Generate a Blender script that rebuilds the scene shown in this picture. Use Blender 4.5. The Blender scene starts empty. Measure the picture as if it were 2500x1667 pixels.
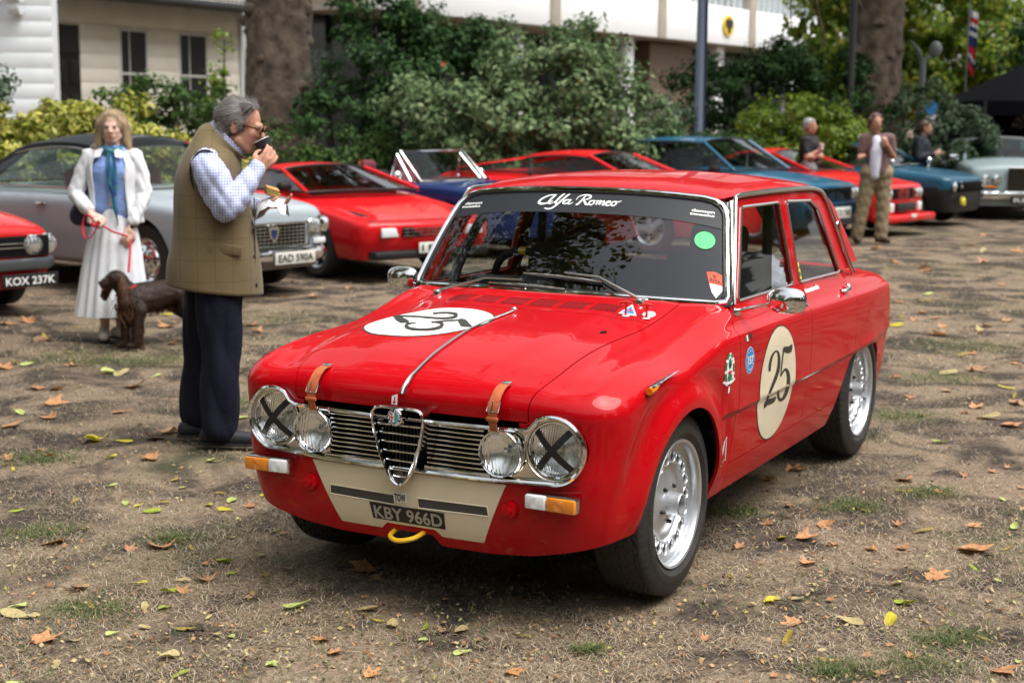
import bpy, bmesh, math, random
import numpy as np
from mathutils import Vector, Matrix, Euler
R = math.radians
sc = bpy.context.scene
# ---------------------------------------------------------------- camera
CAM_Z, PITCH, ROLL = 1.6434, R(8.508), R(-0.3606)
cam_d = bpy.data.cameras.new('camera'); cam = bpy.data.objects.new('camera', cam_d)
sc.collection.objects.link(cam); sc.camera = cam
cam_d.sensor_width = 36.0; cam_d.lens = 52.19; cam_d.clip_start = .05; cam_d.clip_end = 900
cr, sr, cp, sp = math.cos(ROLL), math.sin(ROLL), math.cos(PITCH), math.sin(PITCH)
_rt, _up, _fw = Vector((1, 0, 0)), Vector((0, sp, cp)), Vector((0, cp, -sp))
_r2, _u2 = _rt * cr - _up * sr, _rt * sr + _up * cr
cam.matrix_world = Matrix(((_r2.x, _u2.x, -_fw.x, 0), (_r2.y, _u2.y, -_fw.y, 0), (_r2.z, _u2.z, -_fw.z, CAM_Z), (0, 0, 0, 1)))
cam_d.dof.use_dof = True; cam_d.dof.focus_distance = 5.1; cam_d.dof.aperture_fstop = 3.6
# ---------------------------------------------------------------- overcast sky and soft sun
SUN_EL, SUN_AZ = R(66), R(118)          # azimuth clockwise from +Y
w = bpy.data.worlds.new('World'); sc.world = w; w.use_nodes = True
nt = w.node_tree; nt.nodes.clear()
sky = nt.nodes.new('ShaderNodeTexSky'); sky.sky_type = 'NISHITA'; sky.sun_disc = False
sky.sun_elevation = SUN_EL; sky.sun_rotation = SUN_AZ; sky.air_density = 1.6; sky.dust_density = 4.0; sky.ozone_density = .6
hs = nt.nodes.new('ShaderNodeHueSaturation'); hs.inputs['Saturation'].default_value = .22
bg = nt.nodes.new('ShaderNodeBackground'); bg.inputs['Strength'].default_value = .082
wo = nt.nodes.new('ShaderNodeOutputWorld')
nt.links.new(sky.outputs[0], hs.inputs['Color']); nt.links.new(hs.outputs[0], bg.inputs['Color']); nt.links.new(bg.outputs[0], wo.inputs['Surface'])
sun_d = bpy.data.lights.new('sun', 'SUN'); sun_d.energy = 1.5; sun_d.angle = R(50); sun_d.color = (1, .97, .92)
sun = bpy.data.objects.new('sun', sun_d); sc.collection.objects.link(sun)
_d = Vector((math.sin(SUN_AZ) * math.cos(SUN_EL), math.cos(SUN_AZ) * math.cos(SUN_EL), math.sin(SUN_EL)))
sun.rotation_euler = _d.to_track_quat('Z', 'Y').to_euler()
sc.view_settings.view_transform = 'Standard'; sc.view_settings.look = 'None'; sc.view_settings.gamma = 1.0
sc.view_settings.use_curve_mapping = False; sc.view_settings.exposure = 1.52
sc.render.engine = 'CYCLES'
sc.cycles.max_bounces = 7; sc.cycles.transparent_max_bounces = 14; sc.cycles.glossy_bounces = 4; sc.cycles.diffuse_bounces = 2
sc.cycles.use_denoising = True; sc.cycles.caustics_reflective = False; sc.cycles.caustics_refractive = False
try: sc.cycles.sample_clamp_indirect = 6.0
except Exception: pass
COL = sc.collection
rng = np.random.default_rng(7)
# ================================================================ materials
MATS = {}
def mat(name, col, rough=.5, metal=0., coat=0., spec=.5, var=None, bump=None, alpha=None, sheen=0., trans=0., emit=0., coords='Object', sss=0.):
    """procedural principled material; var=(scale, amount[, col2]) mottles the colour, bump=(scale, strength) adds fine relief"""
    if name in MATS: return MATS[name]
    m = bpy.data.materials.new(name); m.use_nodes = True; n = m.node_tree; b = n.nodes['Principled BSDF']
    c = tuple(col) + (1,)
    b.inputs['Base Color'].default_value = c; b.inputs['Roughness'].default_value = rough; b.inputs['Metallic'].default_value = metal
    b.inputs['Coat Weight'].default_value = coat; b.inputs['Coat Roughness'].default_value = .04; b.inputs['Specular IOR Level'].default_value = spec
    b.inputs['Sheen Weight'].default_value = sheen
    if sss: b.inputs['Subsurface Weight'].default_value = sss; b.inputs['Subsurface Radius'].default_value = (.02, .008, .004)
    if trans: b.inputs['Transmission Weight'].default_value = trans
    if emit: b.inputs['Emission Color'].default_value = c; b.inputs['Emission Strength'].default_value = emit
    if var or bump:
        tc = n.nodes.new('ShaderNodeTexCoord')
    if var:
        nz = n.nodes.new('ShaderNodeTexNoise'); nz.inputs['Scale'].default_value = var[0]; nz.inputs['Detail'].default_value = 6
        n.links.new(tc.outputs[coords], nz.inputs['Vector'])
        rp = n.nodes.new('ShaderNodeValToRGB'); rp.color_ramp.elements[0].position = .33; rp.color_ramp.elements[1].position = .67
        if len(var) > 2: c1, c2 = c, tuple(var[2]) + (1,)
        else: c1, c2 = tuple(max(0, v * (1 - var[1])) for v in col) + (1,), tuple(min(1, v * (1 + var[1])) for v in col) + (1,)
        rp.color_ramp.elements[0].color = c1; rp.color_ramp.elements[1].color = c2
        n.links.new(nz.outputs['Fac'], rp.inputs['Fac']); n.links.new(rp.outputs['Color'], b.inputs['Base Color'])
    if bump:
        nb = n.nodes.new('ShaderNodeTexNoise'); nb.inputs['Scale'].default_value = bump[0]; nb.inputs['Detail'].default_value = 5
        n.links.new(tc.outputs[coords], nb.inputs['Vector'])
        bp = n.nodes.new('ShaderNodeBump'); bp.inputs['Strength'].default_value = bump[1]; bp.inputs['Distance'].default_value = bump[2] if len(bump) > 2 else .01
        n.links.new(nb.outputs['Fac'], bp.inputs['Height']); n.links.new(bp.outputs['Normal'], b.inputs['Normal'])
    MATS[name] = m; return m
def glass(name, tint=(.8, .9, .85), refl=1.45, base=.0):
    if name in MATS: return MATS[name]
    m = bpy.data.materials.new(name); m.use_nodes = True; n = m.node_tree; n.nodes.clear()
    o = n.nodes.new('ShaderNodeOutputMaterial'); t = n.nodes.new('ShaderNodeBsdfTransparent'); g = n.nodes.new('ShaderNodeBsdfGlossy')
    mx = n.nodes.new('ShaderNodeMixShader'); lw = n.nodes.new('ShaderNodeLayerWeight'); f0 = ((refl - 1) / (refl + 1))**2 + base
    pw = n.nodes.new('ShaderNodeMath'); pw.operation = 'POWER'; pw.inputs[1].default_value = 5.; ma = n.nodes.new('ShaderNodeMath'); ma.operation = 'MULTIPLY_ADD'; ma.inputs[1].default_value = 1 - f0; ma.inputs[2].default_value = f0
    t.inputs['Color'].default_value = tuple(tint) + (1,); g.inputs['Roughness'].default_value = .01; g.inputs['Color'].default_value = (.95, .97, 1, 1)
    n.links.new(lw.outputs['Facing'], pw.inputs[0]); n.links.new(pw.outputs[0], ma.inputs[0]); n.links.new(ma.outputs[0], mx.inputs['Fac'])
    n.links.new(t.outputs[0], mx.inputs[1]); n.links.new(g.outputs[0], mx.inputs[2]); n.links.new(mx.outputs[0], o.inputs['Surface'])
    MATS[name] = m; return m
# ================================================================ mesh helpers
def link(o, parent=None):
    COL.objects.link(o)
    if parent is not None: o.parent = parent
    return o
def tag(o, label, cat, group=None):
    o['label'] = label; o['category'] = cat
    if group: o['group'] = group
    return o
def thing(name, label, cat, loc=(0, 0, 0), rz=0., group=None):
    o = bpy.data.objects.new(name, None); o.empty_display_size = .2; COL.objects.link(o)
    o.location = loc; o.rotation_euler = (0, 0, rz)
    return tag(o, label, cat, group)
def mesh(name, V, F, m, parent=None, smooth=True, nrm=None, auto=None):
    me = bpy.data.meshes.new(name)
    V = np.asarray(V, float)
    me.from_pydata(V.tolist(), [], [tuple(int(i) for i in f) for f in F])
    ms = m if isinstance(m, (list, tuple)) else [m]
    for q in ms: me.materials.append(q)
    if smooth: me.shade_smooth()
    me.update()
    if auto is not None and smooth:
        try: me.set_sharp_from_angle(angle=R(auto))
        except Exception: pass
    if nrm is not None:
        me.normals_split_custom_set_from_vertices([tuple(q) for q in nrm])
    o = bpy.data.objects.new(name, me)
    return link(o, parent)
class MB:
    """collects simple solids into one mesh"""
    def __init__(s): s.v = []; s.f = []; s.m = []; s.mi = 0
    def add(s, V, F):
        b = len(s.v); s.v += [tuple(map(float, q)) for q in V]; s.f += [tuple(b + int(i) for i in f) for f in F]; s.m += [s.mi] * len(F); return s
    def box(s, c, d, rot=None):
        x, y, z = [q / 2 for q in d]
        V = [Vector(q) for q in ((-x, -y, -z), (x, -y, -z), (x, y, -z), (-x, y, -z), (-x, -y, z), (x, -y, z), (x, y, z), (-x, y, z))]
        if rot is not None: M = rot if isinstance(rot, Matrix) else Euler(rot).to_matrix(); V = [M @ q for q in V]
        return s.add([q + Vector(c) for q in V], [(3, 2, 1, 0), (4, 5, 6, 7), (0, 1, 5, 4), (1, 2, 6, 5), (2, 3, 7, 6), (3, 0, 4, 7)])
    def bbox(s, c, d, bv=.01, rot=None):
        """box with chamfered edges"""
        bm = bmesh.new(); bmesh.ops.create_cube(bm, size=1)
        for q in bm.verts: q.co = Vector((q.co.x * d[0], q.co.y * d[1], q.co.z * d[2]))
        bmesh.ops.bevel(bm, geom=bm.edges[:], offset=bv, segments=2, affect='EDGES', profile=.5)
        M = (rot if isinstance(rot, Matrix) else Euler(rot).to_matrix()) if rot is not None else Matrix.Identity(3)
        bm.verts.index_update(); V = [M @ q.co + Vector(c) for q in bm.verts]; F = [[q.index for q in f.verts] for f in bm.faces]; bm.free()
        return s.add(V, F)
    def tube(s, P, r, n=8, closed=False, flat=1., up=(0, 0, 1), caps=True):
        P = [Vector(q) for q in P]; k = len(P); rr = r if hasattr(r, '__len__') else [r] * k
        V = []; up = Vector(up)
        for i, p in enumerate(P):
            a = P[(i - 1) % k] if (closed or i > 0) else P[0]; b = P[(i + 1) % k] if (closed or i < k - 1) else P[-1]
            t = (b - a); t = t.normalized() if t.length > 1e-9 else Vector((1, 0, 0))
            u = up - t * up.dot(t)
            if u.length < 1e-4: u = Vector((1, 0, 0)) - t * t.x
            if u.length < 1e-4: u = Vector((0, 1, 0))
            u.normalize(); v = t.cross(u)
            for j in range(n):
                q = 2 * math.pi * j / n; V.append(p + (u * math.cos(q) * flat + v * math.sin(q)) * rr[i])
        F = []
        for i in range(k if closed else k - 1):
            a, b = i * n, ((i + 1) % k) * n
            for j in range(n): F.append((a + j, a + (j + 1) % n, b + (j + 1) % n, b + j))
        if not closed and caps: F += [tuple(range(n))[::-1], tuple(range((k - 1) * n, k * n))]
        return s.add(V, F)
    def lathe(s, prof, n=32, axis='y', c=(0, 0, 0), cap=False, arc=None):
        """prof = [(radius, axial)...] turned about an axis through c"""
        V = []; F = []; k = len(prof); a0, a1 = arc or (0, 2 * math.pi); m = n if arc is None else n + 1
        for i in range(m):
            q = a0 + (a1 - a0) * i / n; cs, sn = math.cos(q), math.sin(q)
            for r, h in prof:
                p = {'y': (r * cs, h, r * sn), 'z': (r * cs, r * sn, h), 'x': (h, r * cs, r * sn)}[axis]
                V.append((p[0] + c[0], p[1] + c[1], p[2] + c[2]))
        for i in range(n):
            a, b = i * k, ((i + 1) % m) * k
            for j in range(k - 1): F.append((a + j, b + j, b + j + 1, a + j + 1))
        if cap: F += [tuple(i * k for i in range(m)), tuple(i * k + k - 1 for i in range(m))[::-1]]
        return s.add(V, F)
    def prism(s, poly, h0, h1, axis='z'):
        """flat polygon [(a,b)...] pushed from h0 to h1 along an axis"""
        n = len(poly)
        def P(a, b, h): return {'z': (a, b, h), 'y': (a, h, b), 'x': (h, a, b)}[axis]
        V = [P(a, b, h0) for a, b in poly] + [P(a, b, h1) for a, b in poly]
        F = [tuple(range(n))[::-1], tuple(range(n, 2 * n))] + [(i, (i + 1) % n, n + (i + 1) % n, n + i) for i in range(n)]
        return s.add(V, F)
    def sph(s, c, r, n=12, m=8):
        r = r if hasattr(r, '__len__') else (r, r, r); V = [(c[0], c[1], c[2] - r[2])]; F = []
        for i in range(1, m):
            t = math.pi * i / m
            for j in range(n):
                q = 2 * math.pi * j / n; V.append((c[0] + r[0] * math.sin(t) * math.cos(q), c[1] + r[1] * math.sin(t) * math.sin(q), c[2] - r[2] * math.cos(t)))
        V.append((c[0], c[1], c[2] + r[2])); L = len(V) - 1
        for j in range(n):
            F.append((0, 1 + (j + 1) % n, 1 + j)); F.append((L, L - n + j, L - n + (j + 1) % n))
        for i in range(m - 2):
            for j in range(n): a = 1 + i * n; F.append((a + j, a + (j + 1) % n, a + n + (j + 1) % n, a + n + j))
        return s.add(V, F)
    def build(s, name, m, parent=None, smooth=True, auto=35):
        o = mesh(name, s.v, s.f, m, parent, smooth, auto=auto)
        if isinstance(m, (list, tuple)) and len(m) > 1: o.data.polygons.foreach_set('material_index', s.m)
        return o
def pchip(xs, ys, n=4000):
    """monotone cubic through the knots, as a fast lookup"""
    xs, ys = np.array(xs, float), np.array(ys, float); h = np.diff(xs); d = np.diff(ys) / h; m = np.zeros_like(ys)
    for i in range(1, len(xs) - 1):
        if d[i - 1] * d[i] > 0:
            w1, w2 = 2 * h[i] + h[i - 1], h[i] + 2 * h[i - 1]; m[i] = (w1 + w2) / (w1 / d[i - 1] + w2 / d[i])
    m[0], m[-1] = d[0], d[-1]
    X = np.linspace(xs[0], xs[-1], n); k = np.clip(np.searchsorted(xs, X) - 1, 0, len(h) - 1); t = (X - xs[k]) / h[k]
    Y = (2 * t**3 - 3 * t**2 + 1) * ys[k] + (t**3 - 2 * t**2 + t) * h[k] * m[k] + (-2 * t**3 + 3 * t**2) * ys[k + 1] + (t**3 - t**2) * h[k] * m[k + 1]
    return lambda x: np.interp(x, X, Y)
def sstep(a, b, x): t = np.clip((x - a) / (b - a), 0, 1); return t * t * (3 - 2 * t)
def smax(a, b, k): h = np.clip(k - np.abs(a - b), 0, None) / k; return np.maximum(a, b) + h * h * k * .25
def clip_mesh(V, F, g, N=None):
    """keep the part of a polygon mesh where g(V) > 0; the cut follows g = 0"""
    V = np.asarray(V, float); G = g(V); V = V.tolist(); N = None if N is None else np.asarray(N).tolist(); out = []; cache = {}
    def cut(a, b):
        k = (a, b) if a < b else (b, a)
        if k not in cache:
            t = G[k[0]] / (G[k[0]] - G[k[1]]); cache[k] = len(V)
            V.append([V[k[0]][i] + t * (V[k[1]][i] - V[k[0]][i]) for i in range(3)])
            if N is not None: N.append([N[k[0]][i] + t * (N[k[1]][i] - N[k[0]][i]) for i in range(3)])
        return cache[k]
    for f in F:
        ins = [G[i] > 0 for i in f]
        if all(ins): out.append(tuple(f)); continue
        if not any(ins): continue
        p = []
        for i in range(len(f)):
            a, b = f[i], f[(i + 1) % len(f)]
            if ins[i]: p.append(a)
            if ins[i] != ins[(i + 1) % len(f)]: p.append(cut(a, b))
        if len(p) > 2: out.append(tuple(p))
    used = sorted({i for f in out for i in f}); mp = {o: i for i, o in enumerate(used)}
    V = np.array([V[i] for i in used]) if used else np.zeros((0, 3)); N2 = None if N is None else np.array([N[i] for i in used])
    return V, [tuple(mp[i] for i in f) for f in out], N2
def grid_faces(a, b, wrap=False):
    F = []
    for i in range(a - 1):
        for j in range(b if wrap else b - 1): F.append((i * b + j, (i + 1) * b + j, (i + 1) * b + (j + 1) % b, i * b + (j + 1) % b))
    return F
def ray_surface(Fn, O, D, tmax=1.6, it=34):
    lo = np.zeros(len(O)); hi = np.full(len(O), tmax)
    for _ in range(it):
        md = (lo + hi) / 2; ins = Fn(O + D * md[:, None]) < 0; lo = np.where(ins, md, lo); hi = np.where(ins, hi, md)
    return O + D * hi[:, None]
def grad(Fn, P, e=.0015):
    g = np.stack([Fn(P + np.eye(3)[i] * e) - Fn(P - np.eye(3)[i] * e) for i in range(3)], 1); return g / np.linalg.norm(g, axis=1)[:, None]
def boundary(F):
    c = {}
    for f in F:
        for i in range(len(f)):
            a, b = f[i], f[(i + 1) % len(f)]; k = (min(a, b), max(a, b)); c.setdefault(k, []).append((a, b))
    return [v[0] for v in c.values() if len(v) == 1]
def panel(name, V, F, N, m, parent, flange=.012):
    """sheet-metal panel: outer skin with its true normals and a folded edge"""
    V = np.asarray(V); N = np.asarray(N); N = N / np.linalg.norm(N, axis=1)[:, None]
    s = 0.
    for f in F[:: max(1, len(F) // 200)]: s += float(np.dot(np.cross(V[f[1]] - V[f[0]], V[f[2]] - V[f[0]]), N[f[0]]))
    if s < 0: F = [tuple(f[::-1]) for f in F]
    if flange:
        B = boundary(F); ids = sorted({i for e in B for i in e}); mp = {}; VV = V.tolist(); NN = N.tolist(); acc = {i: np.zeros(3) for i in ids}
        for a, b in B:
            o = np.cross(V[b] - V[a], N[a]); l = np.linalg.norm(o)
            if l > 1e-9: acc[a] += o / l; acc[b] += o / l
        for i in ids:
            o = acc[i]; l = np.linalg.norm(o); o = o / l if l > 1e-6 else N[i]
            mp[i] = len(VV); VV.append(V[i].tolist()); NN.append(o.tolist()); VV.append((V[i] - N[i] * flange).tolist()); NN.append(o.tolist())
        F = list(F) + [(b, a, mp[a] + 1, mp[b] + 1) if False else (mp[b], mp[a], mp[a] + 1, mp[b] + 1) for a, b in B]
        V, N = np.array(VV), np.array(NN)
    return mesh(name, V, F, m, parent, True, N)
def text_shape(txt, size=1., shear=0., bold=0., sx=1.):
    """flat outlines of a word as (V2, F), left aligned on its baseline"""
    cu = bpy.data.curves.new('t', 'FONT'); cu.body = txt; cu.size = size; cu.shear = shear; cu.offset = bold; cu.resolution_u = 3
    o = bpy.data.objects.new('t', cu); COL.objects.link(o); dg = bpy.context.evaluated_depsgraph_get(); me = bpy.data.meshes.new_from_object(o.evaluated_get(dg))
    V = [(v.co.x * sx, v.co.y) for v in me.vertices]; F = [tuple(p.vertices) for p in me.polygons]
    bpy.data.objects.remove(o); bpy.data.curves.remove(cu); bpy.data.meshes.remove(me); return np.array(V), F
def chaikin(P, n=2, closed=True):
    P = [np.array(p, float) for p in P]
    for _ in range(n):
        Q = []; k = len(P)
        if not closed: Q.append(P[0])
        for i in range(k if closed else k - 1):
            a, b = P[i], P[(i + 1) % k]; Q += [a * .75 + b * .25, a * .25 + b * .75]
        if not closed: Q.append(P[-1])
        P = Q
    return P
def smooth_path(P, n=8):
    P = np.array(P, float); k = len(P); out = []
    for i in range(k - 1):
        p0, p1, p2, p3 = P[max(i - 1, 0)], P[i], P[i + 1], P[min(i + 2, k - 1)]
        for j in range(n):
            t = j / n; out.append(.5 * (2 * p1 + (p2 - p0) * t + (2 * p0 - 5 * p1 + 4 * p2 - p3) * t * t + (3 * p1 - p0 - 3 * p2 + p3) * t**3))
    out.append(P[-1]); return np.array(out)
# ================================================================ ground, grass, fallen leaves
def fast_mesh(name, V, Q, m, parent=None, smooth=False):
    V = np.asarray(V, np.float32); Q = np.asarray(Q, np.int32); me = bpy.data.meshes.new(name); k = Q.shape[1]
    me.vertices.add(len(V)); me.vertices.foreach_set('co', V.ravel()); me.loops.add(Q.size); me.loops.foreach_set('vertex_index', Q.ravel())
    me.polygons.add(len(Q)); me.polygons.foreach_set('loop_start', np.arange(0, Q.size, k, dtype=np.int32)); me.update(calc_edges=True); me.materials.append(m)
    if smooth: me.shade_smooth()
    return link(bpy.data.objects.new(name, me), parent)
def island_mat(name, cols, rough=.6, transl=.0, pos=None, spec=.3):
    """each separate leaf or blade takes its own colour from a short ramp"""
    if name in MATS: return MATS[name]
    m = bpy.data.materials.new(name); m.use_nodes = True; n = m.node_tree; b = n.nodes['Principled BSDF']; b.inputs['Roughness'].default_value = rough; b.inputs['Specular IOR Level'].default_value = spec
    g = n.nodes.new('ShaderNodeNewGeometry'); rp = n.nodes.new('ShaderNodeValToRGB'); e = rp.color_ramp.elements
    k = len(cols)
    while len(e) < k: e.new(.5)
    for i in range(k): e[i].position = pos[i] if pos else i / max(1, k - 1); e[i].color = tuple(cols[i]) + (1,)
    n.links.new(g.outputs['Random Per Island'], rp.inputs['Fac']); n.links.new(rp.outputs['Color'], b.inputs['Base Color'])
    if transl:
        t = n.nodes.new('ShaderNodeBsdfTranslucent'); mx = n.nodes.new('ShaderNodeMixShader'); mx.inputs['Fac'].default_value = transl; o = n.nodes['Material Output']
        n.links.new(rp.outputs['Color'], t.inputs['Color']); n.links.new(b.outputs[0], mx.inputs[1]); n.links.new(t.outputs[0], mx.inputs[2]); n.links.new(mx.outputs[0], o.inputs['Surface'])
    MATS[name] = m; return m
def vnoise(x, y, s, seed=0):
    """smooth value noise on the plane, 0..1"""
    r = np.random.default_rng(seed).random((64, 64)); u, v = x * s, y * s; i, j = np.floor(u).astype(int), np.floor(v).astype(int); a, b = u - i, v - j; a, b = a * a * (3 - 2 * a), b * b * (3 - 2 * b)
    q = lambda p, t: r[p % 64, t % 64]
    return (q(i, j) * (1 - a) + q(i + 1, j) * a) * (1 - b) + (q(i, j + 1) * (1 - a) + q(i + 1, j + 1) * a) * b
def fbm(x, y, s, seed=0, o=4): return sum(vnoise(x, y, s * 2**k, seed + k) / 2**k for k in range(o)) / sum(1 / 2**k for k in range(o))
def ground_mat():
    m = bpy.data.materials.new('dry_lawn'); m.use_nodes = True; n = m.node_tree; b = n.nodes['Principled BSDF']; b.inputs['Roughness'].default_value = .95; b.inputs['Specular IOR Level'].default_value = .15
    tc = n.nodes.new('ShaderNodeTexCoord')
    def nz(scale, det=6, dist=0.):
        q = n.nodes.new('ShaderNodeTexNoise'); q.inputs['Scale'].default_value = scale; q.inputs['Detail'].default_value = det; q.inputs['Distortion'].default_value = dist; n.links.new(tc.outputs['Object'], q.inputs['Vector']); return q
    def ramp(src, p0, p1, c0, c1):
        q = n.nodes.new('ShaderNodeValToRGB'); q.color_ramp.elements[0].position = p0; q.color_ramp.elements[1].position = p1; q.color_ramp.elements[0].color = tuple(c0) + (1,); q.color_ramp.elements[1].color = tuple(c1) + (1,); n.links.new(src.outputs['Fac'], q.inputs['Fac']); return q
    def mix(f, a, c):
        q = n.nodes.new('ShaderNodeMix'); q.data_type = 'RGBA'; n.links.new(f.outputs['Color'], q.inputs['Factor']); n.links.new(a, q.inputs[6]); n.links.new(c, q.inputs[7]); return q
    straw = ramp(nz(55, 8, 1.), .3, .7, (.115, .082, .058), (.30, .23, .16)); soil = ramp(nz(30, 6), .3, .7, (.032, .026, .022), (.078, .062, .050)); green = ramp(nz(70, 6), .3, .7, (.03, .05, .012), (.10, .11, .04))
    k1 = ramp(nz(2.2, 9, .9), .42, .57, (0, 0, 0), (1, 1, 1)); k2 = ramp(nz(.55, 6, .8), .56, .72, (0, 0, 0), (.5, .5, .5))
    a = mix(k1, soil.outputs['Color'], straw.outputs['Color']); c = mix(k2, a.outputs[2], green.outputs['Color']); n.links.new(c.outputs[2], b.inputs['Base Color'])
    bp = n.nodes.new('ShaderNodeBump'); bp.inputs['Strength'].default_value = .6; bp.inputs['Distance'].default_value = .02; n.links.new(nz(60, 8, 1.5).outputs['Fac'], bp.inputs['Height']); n.links.new(bp.outputs['Normal'], b.inputs['Normal']); return m
# one ground sheet: finely tessellated and uneven near the camera, reaching far behind the houses
gx = np.concatenate([np.linspace(-160, -12, 14), np.linspace(-10, 10, 161), np.linspace(12, 160, 14)]); gy = np.concatenate([np.linspace(-120, -2, 12), np.linspace(0, 26, 209), np.linspace(28, 420, 22)])
X, Y = np.meshgrid(gx, gy, indexing='ij'); Z = -.012 - .022 * fbm(X, Y, 1.7, 5) * ((np.abs(X) < 11) & (Y > -1) & (Y < 27))
o = fast_mesh('ground', np.stack([X.ravel(), Y.ravel(), Z.ravel()], 1), np.array(grid_faces(len(gx), len(gy))), ground_mat(), None, True); o['kind'] = 'structure'
def gz(x, y): return -.012 - .022 * fbm(np.asarray(x, float), np.asarray(y, float), 1.7, 5)
# straw: short bleached blades, lying more than standing
def blades(n, x, y, L, W, lean, seed):
    r = np.random.default_rng(seed); a = r.uniform(0, 2 * np.pi, n); l = L * r.uniform(.5, 1.4, n); up = r.uniform(*lean, n); w_ = W * r.uniform(.7, 1.3, n) * .5
    dx, dy = np.cos(a), np.sin(a); b = a + r.normal(0, .8, n); z = gz(x, y)
    P0 = np.stack([x, y, z - .001], 1); P1 = P0 + np.stack([dx * l * .5, dy * l * .5, l * up * .6 + .004], 1); P2 = P1 + np.stack([np.cos(b) * l * .5, np.sin(b) * l * .5, l * up * .1], 1); s = np.stack([-dy * w_, dx * w_, 0 * w_], 1)
    V = np.stack([P0 - s, P0 + s, P1 + s, P1 - s, P2 + s * .3, P2 - s * .3], 1).reshape(-1, 3); i = np.arange(n)[:, None] * 6; Q = np.concatenate([i + [0, 1, 2, 3], i + [3, 2, 4, 5]], 1).reshape(-1, 4); return V, Q
def scatter(n, y0, y1, seed, dens):
    """ground points inside the picture's wedge, thinning with distance, kept where dens(x, y) says so"""
    r = np.random.default_rng(seed); y = 1 / (1 / y0 - r.random(n) * (1 / y0 - 1 / y1)); x = (r.random(n) * 2 - 1) * (.40 * y + .35); k = r.random(n) < dens(x, y); return x[k], y[k]
soilness = lambda x, y: np.clip((fbm(x, y, 2.8, 11) - .34) / .20, 0, 1)
STRAW = island_mat('straw_blade', [(.10, .072, .050), (.24, .18, .12), (.42, .335, .235), (.60, .50, .37)], .7, .15, [0, .35, .75, 1])
x, y = scatter(230000, 3.6, 11., 1, lambda x, y: .10 + .9 * soilness(x, y)); V, Q = blades(len(x), x, y, .042, .0016, (.02, .35), 2); o = fast_mesh('dry_grass', V, Q, STRAW); o['kind'] = 'stuff'; o['label'] = 'short bleached straw of the dried-out lawn'
TUFTS = [(-1.45, 4.86, .16), (-3.0, 10.2, .5), (-2.5, 10.1, .35), (1.25, 4.40, .16), (1.42, 4.62, .14), (1.0, 4.34, .10), (-1.35, 5.75, .08), (-1.9, 5.8, .14), (.95, 6.2, .14), (1.5, 6.3, .16), (1.9, 6.55, .15), (1.75, 7.8, .2), (2.2, 8.3, .25), (-.9, 9.9, .5), (-3.9, 9.4, .4), (-1.6, 8.6, .3), (3.4, 11., .5), (4.2, 13.5, .9), (5., 17., 1.2), (-.6, 11.5, .8), (-2., 12.4, .8), (6.5, 20., 1.4), (3.5, 19., 1.2), (.42, 5.5, .06), (-2.3, 7.1, .2), (2.8, 9.6, .3), (.25, 4.5, .05)]
xs, ys = [], []; r_ = np.random.default_rng(4)
for a, b, s in TUFTS: k = int(260 + 2600 * min(s, .55)); xs.append(a + r_.normal(0, s * .55, k)); ys.append(b + r_.normal(0, s * .4, k))
x, y = scatter(16000, 3.6, 24, 9, lambda x, y: .05 + .95 * (fbm(x, y, .8, 31) > .56)); xs.append(x); ys.append(y); x, y = np.concatenate(xs), np.concatenate(ys)
GRN = island_mat('green_blade', [(.03, .065, .012), (.06, .115, .02), (.13, .16, .05), (.26, .23, .11)], .6, .25)
V, Q = blades(len(x), x, y, .036, .0022, (.25, .8), 6); o = fast_mesh('green_grass', V, Q, GRN); o['kind'] = 'stuff'; o['label'] = 'thin green grass tufts in the dried-out lawn'
x, y = scatter(42000, 10., 26., 21, lambda x, y: .2 + .8 * soilness(x * .6, y * .6)); V, Q = blades(len(x), x, y, .06, .004, (.05, .4), 22); o = fast_mesh('dry_grass', V, Q, STRAW); o['kind'] = 'stuff'; o['label'] = 'bleached straw of the lawn further back'
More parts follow.
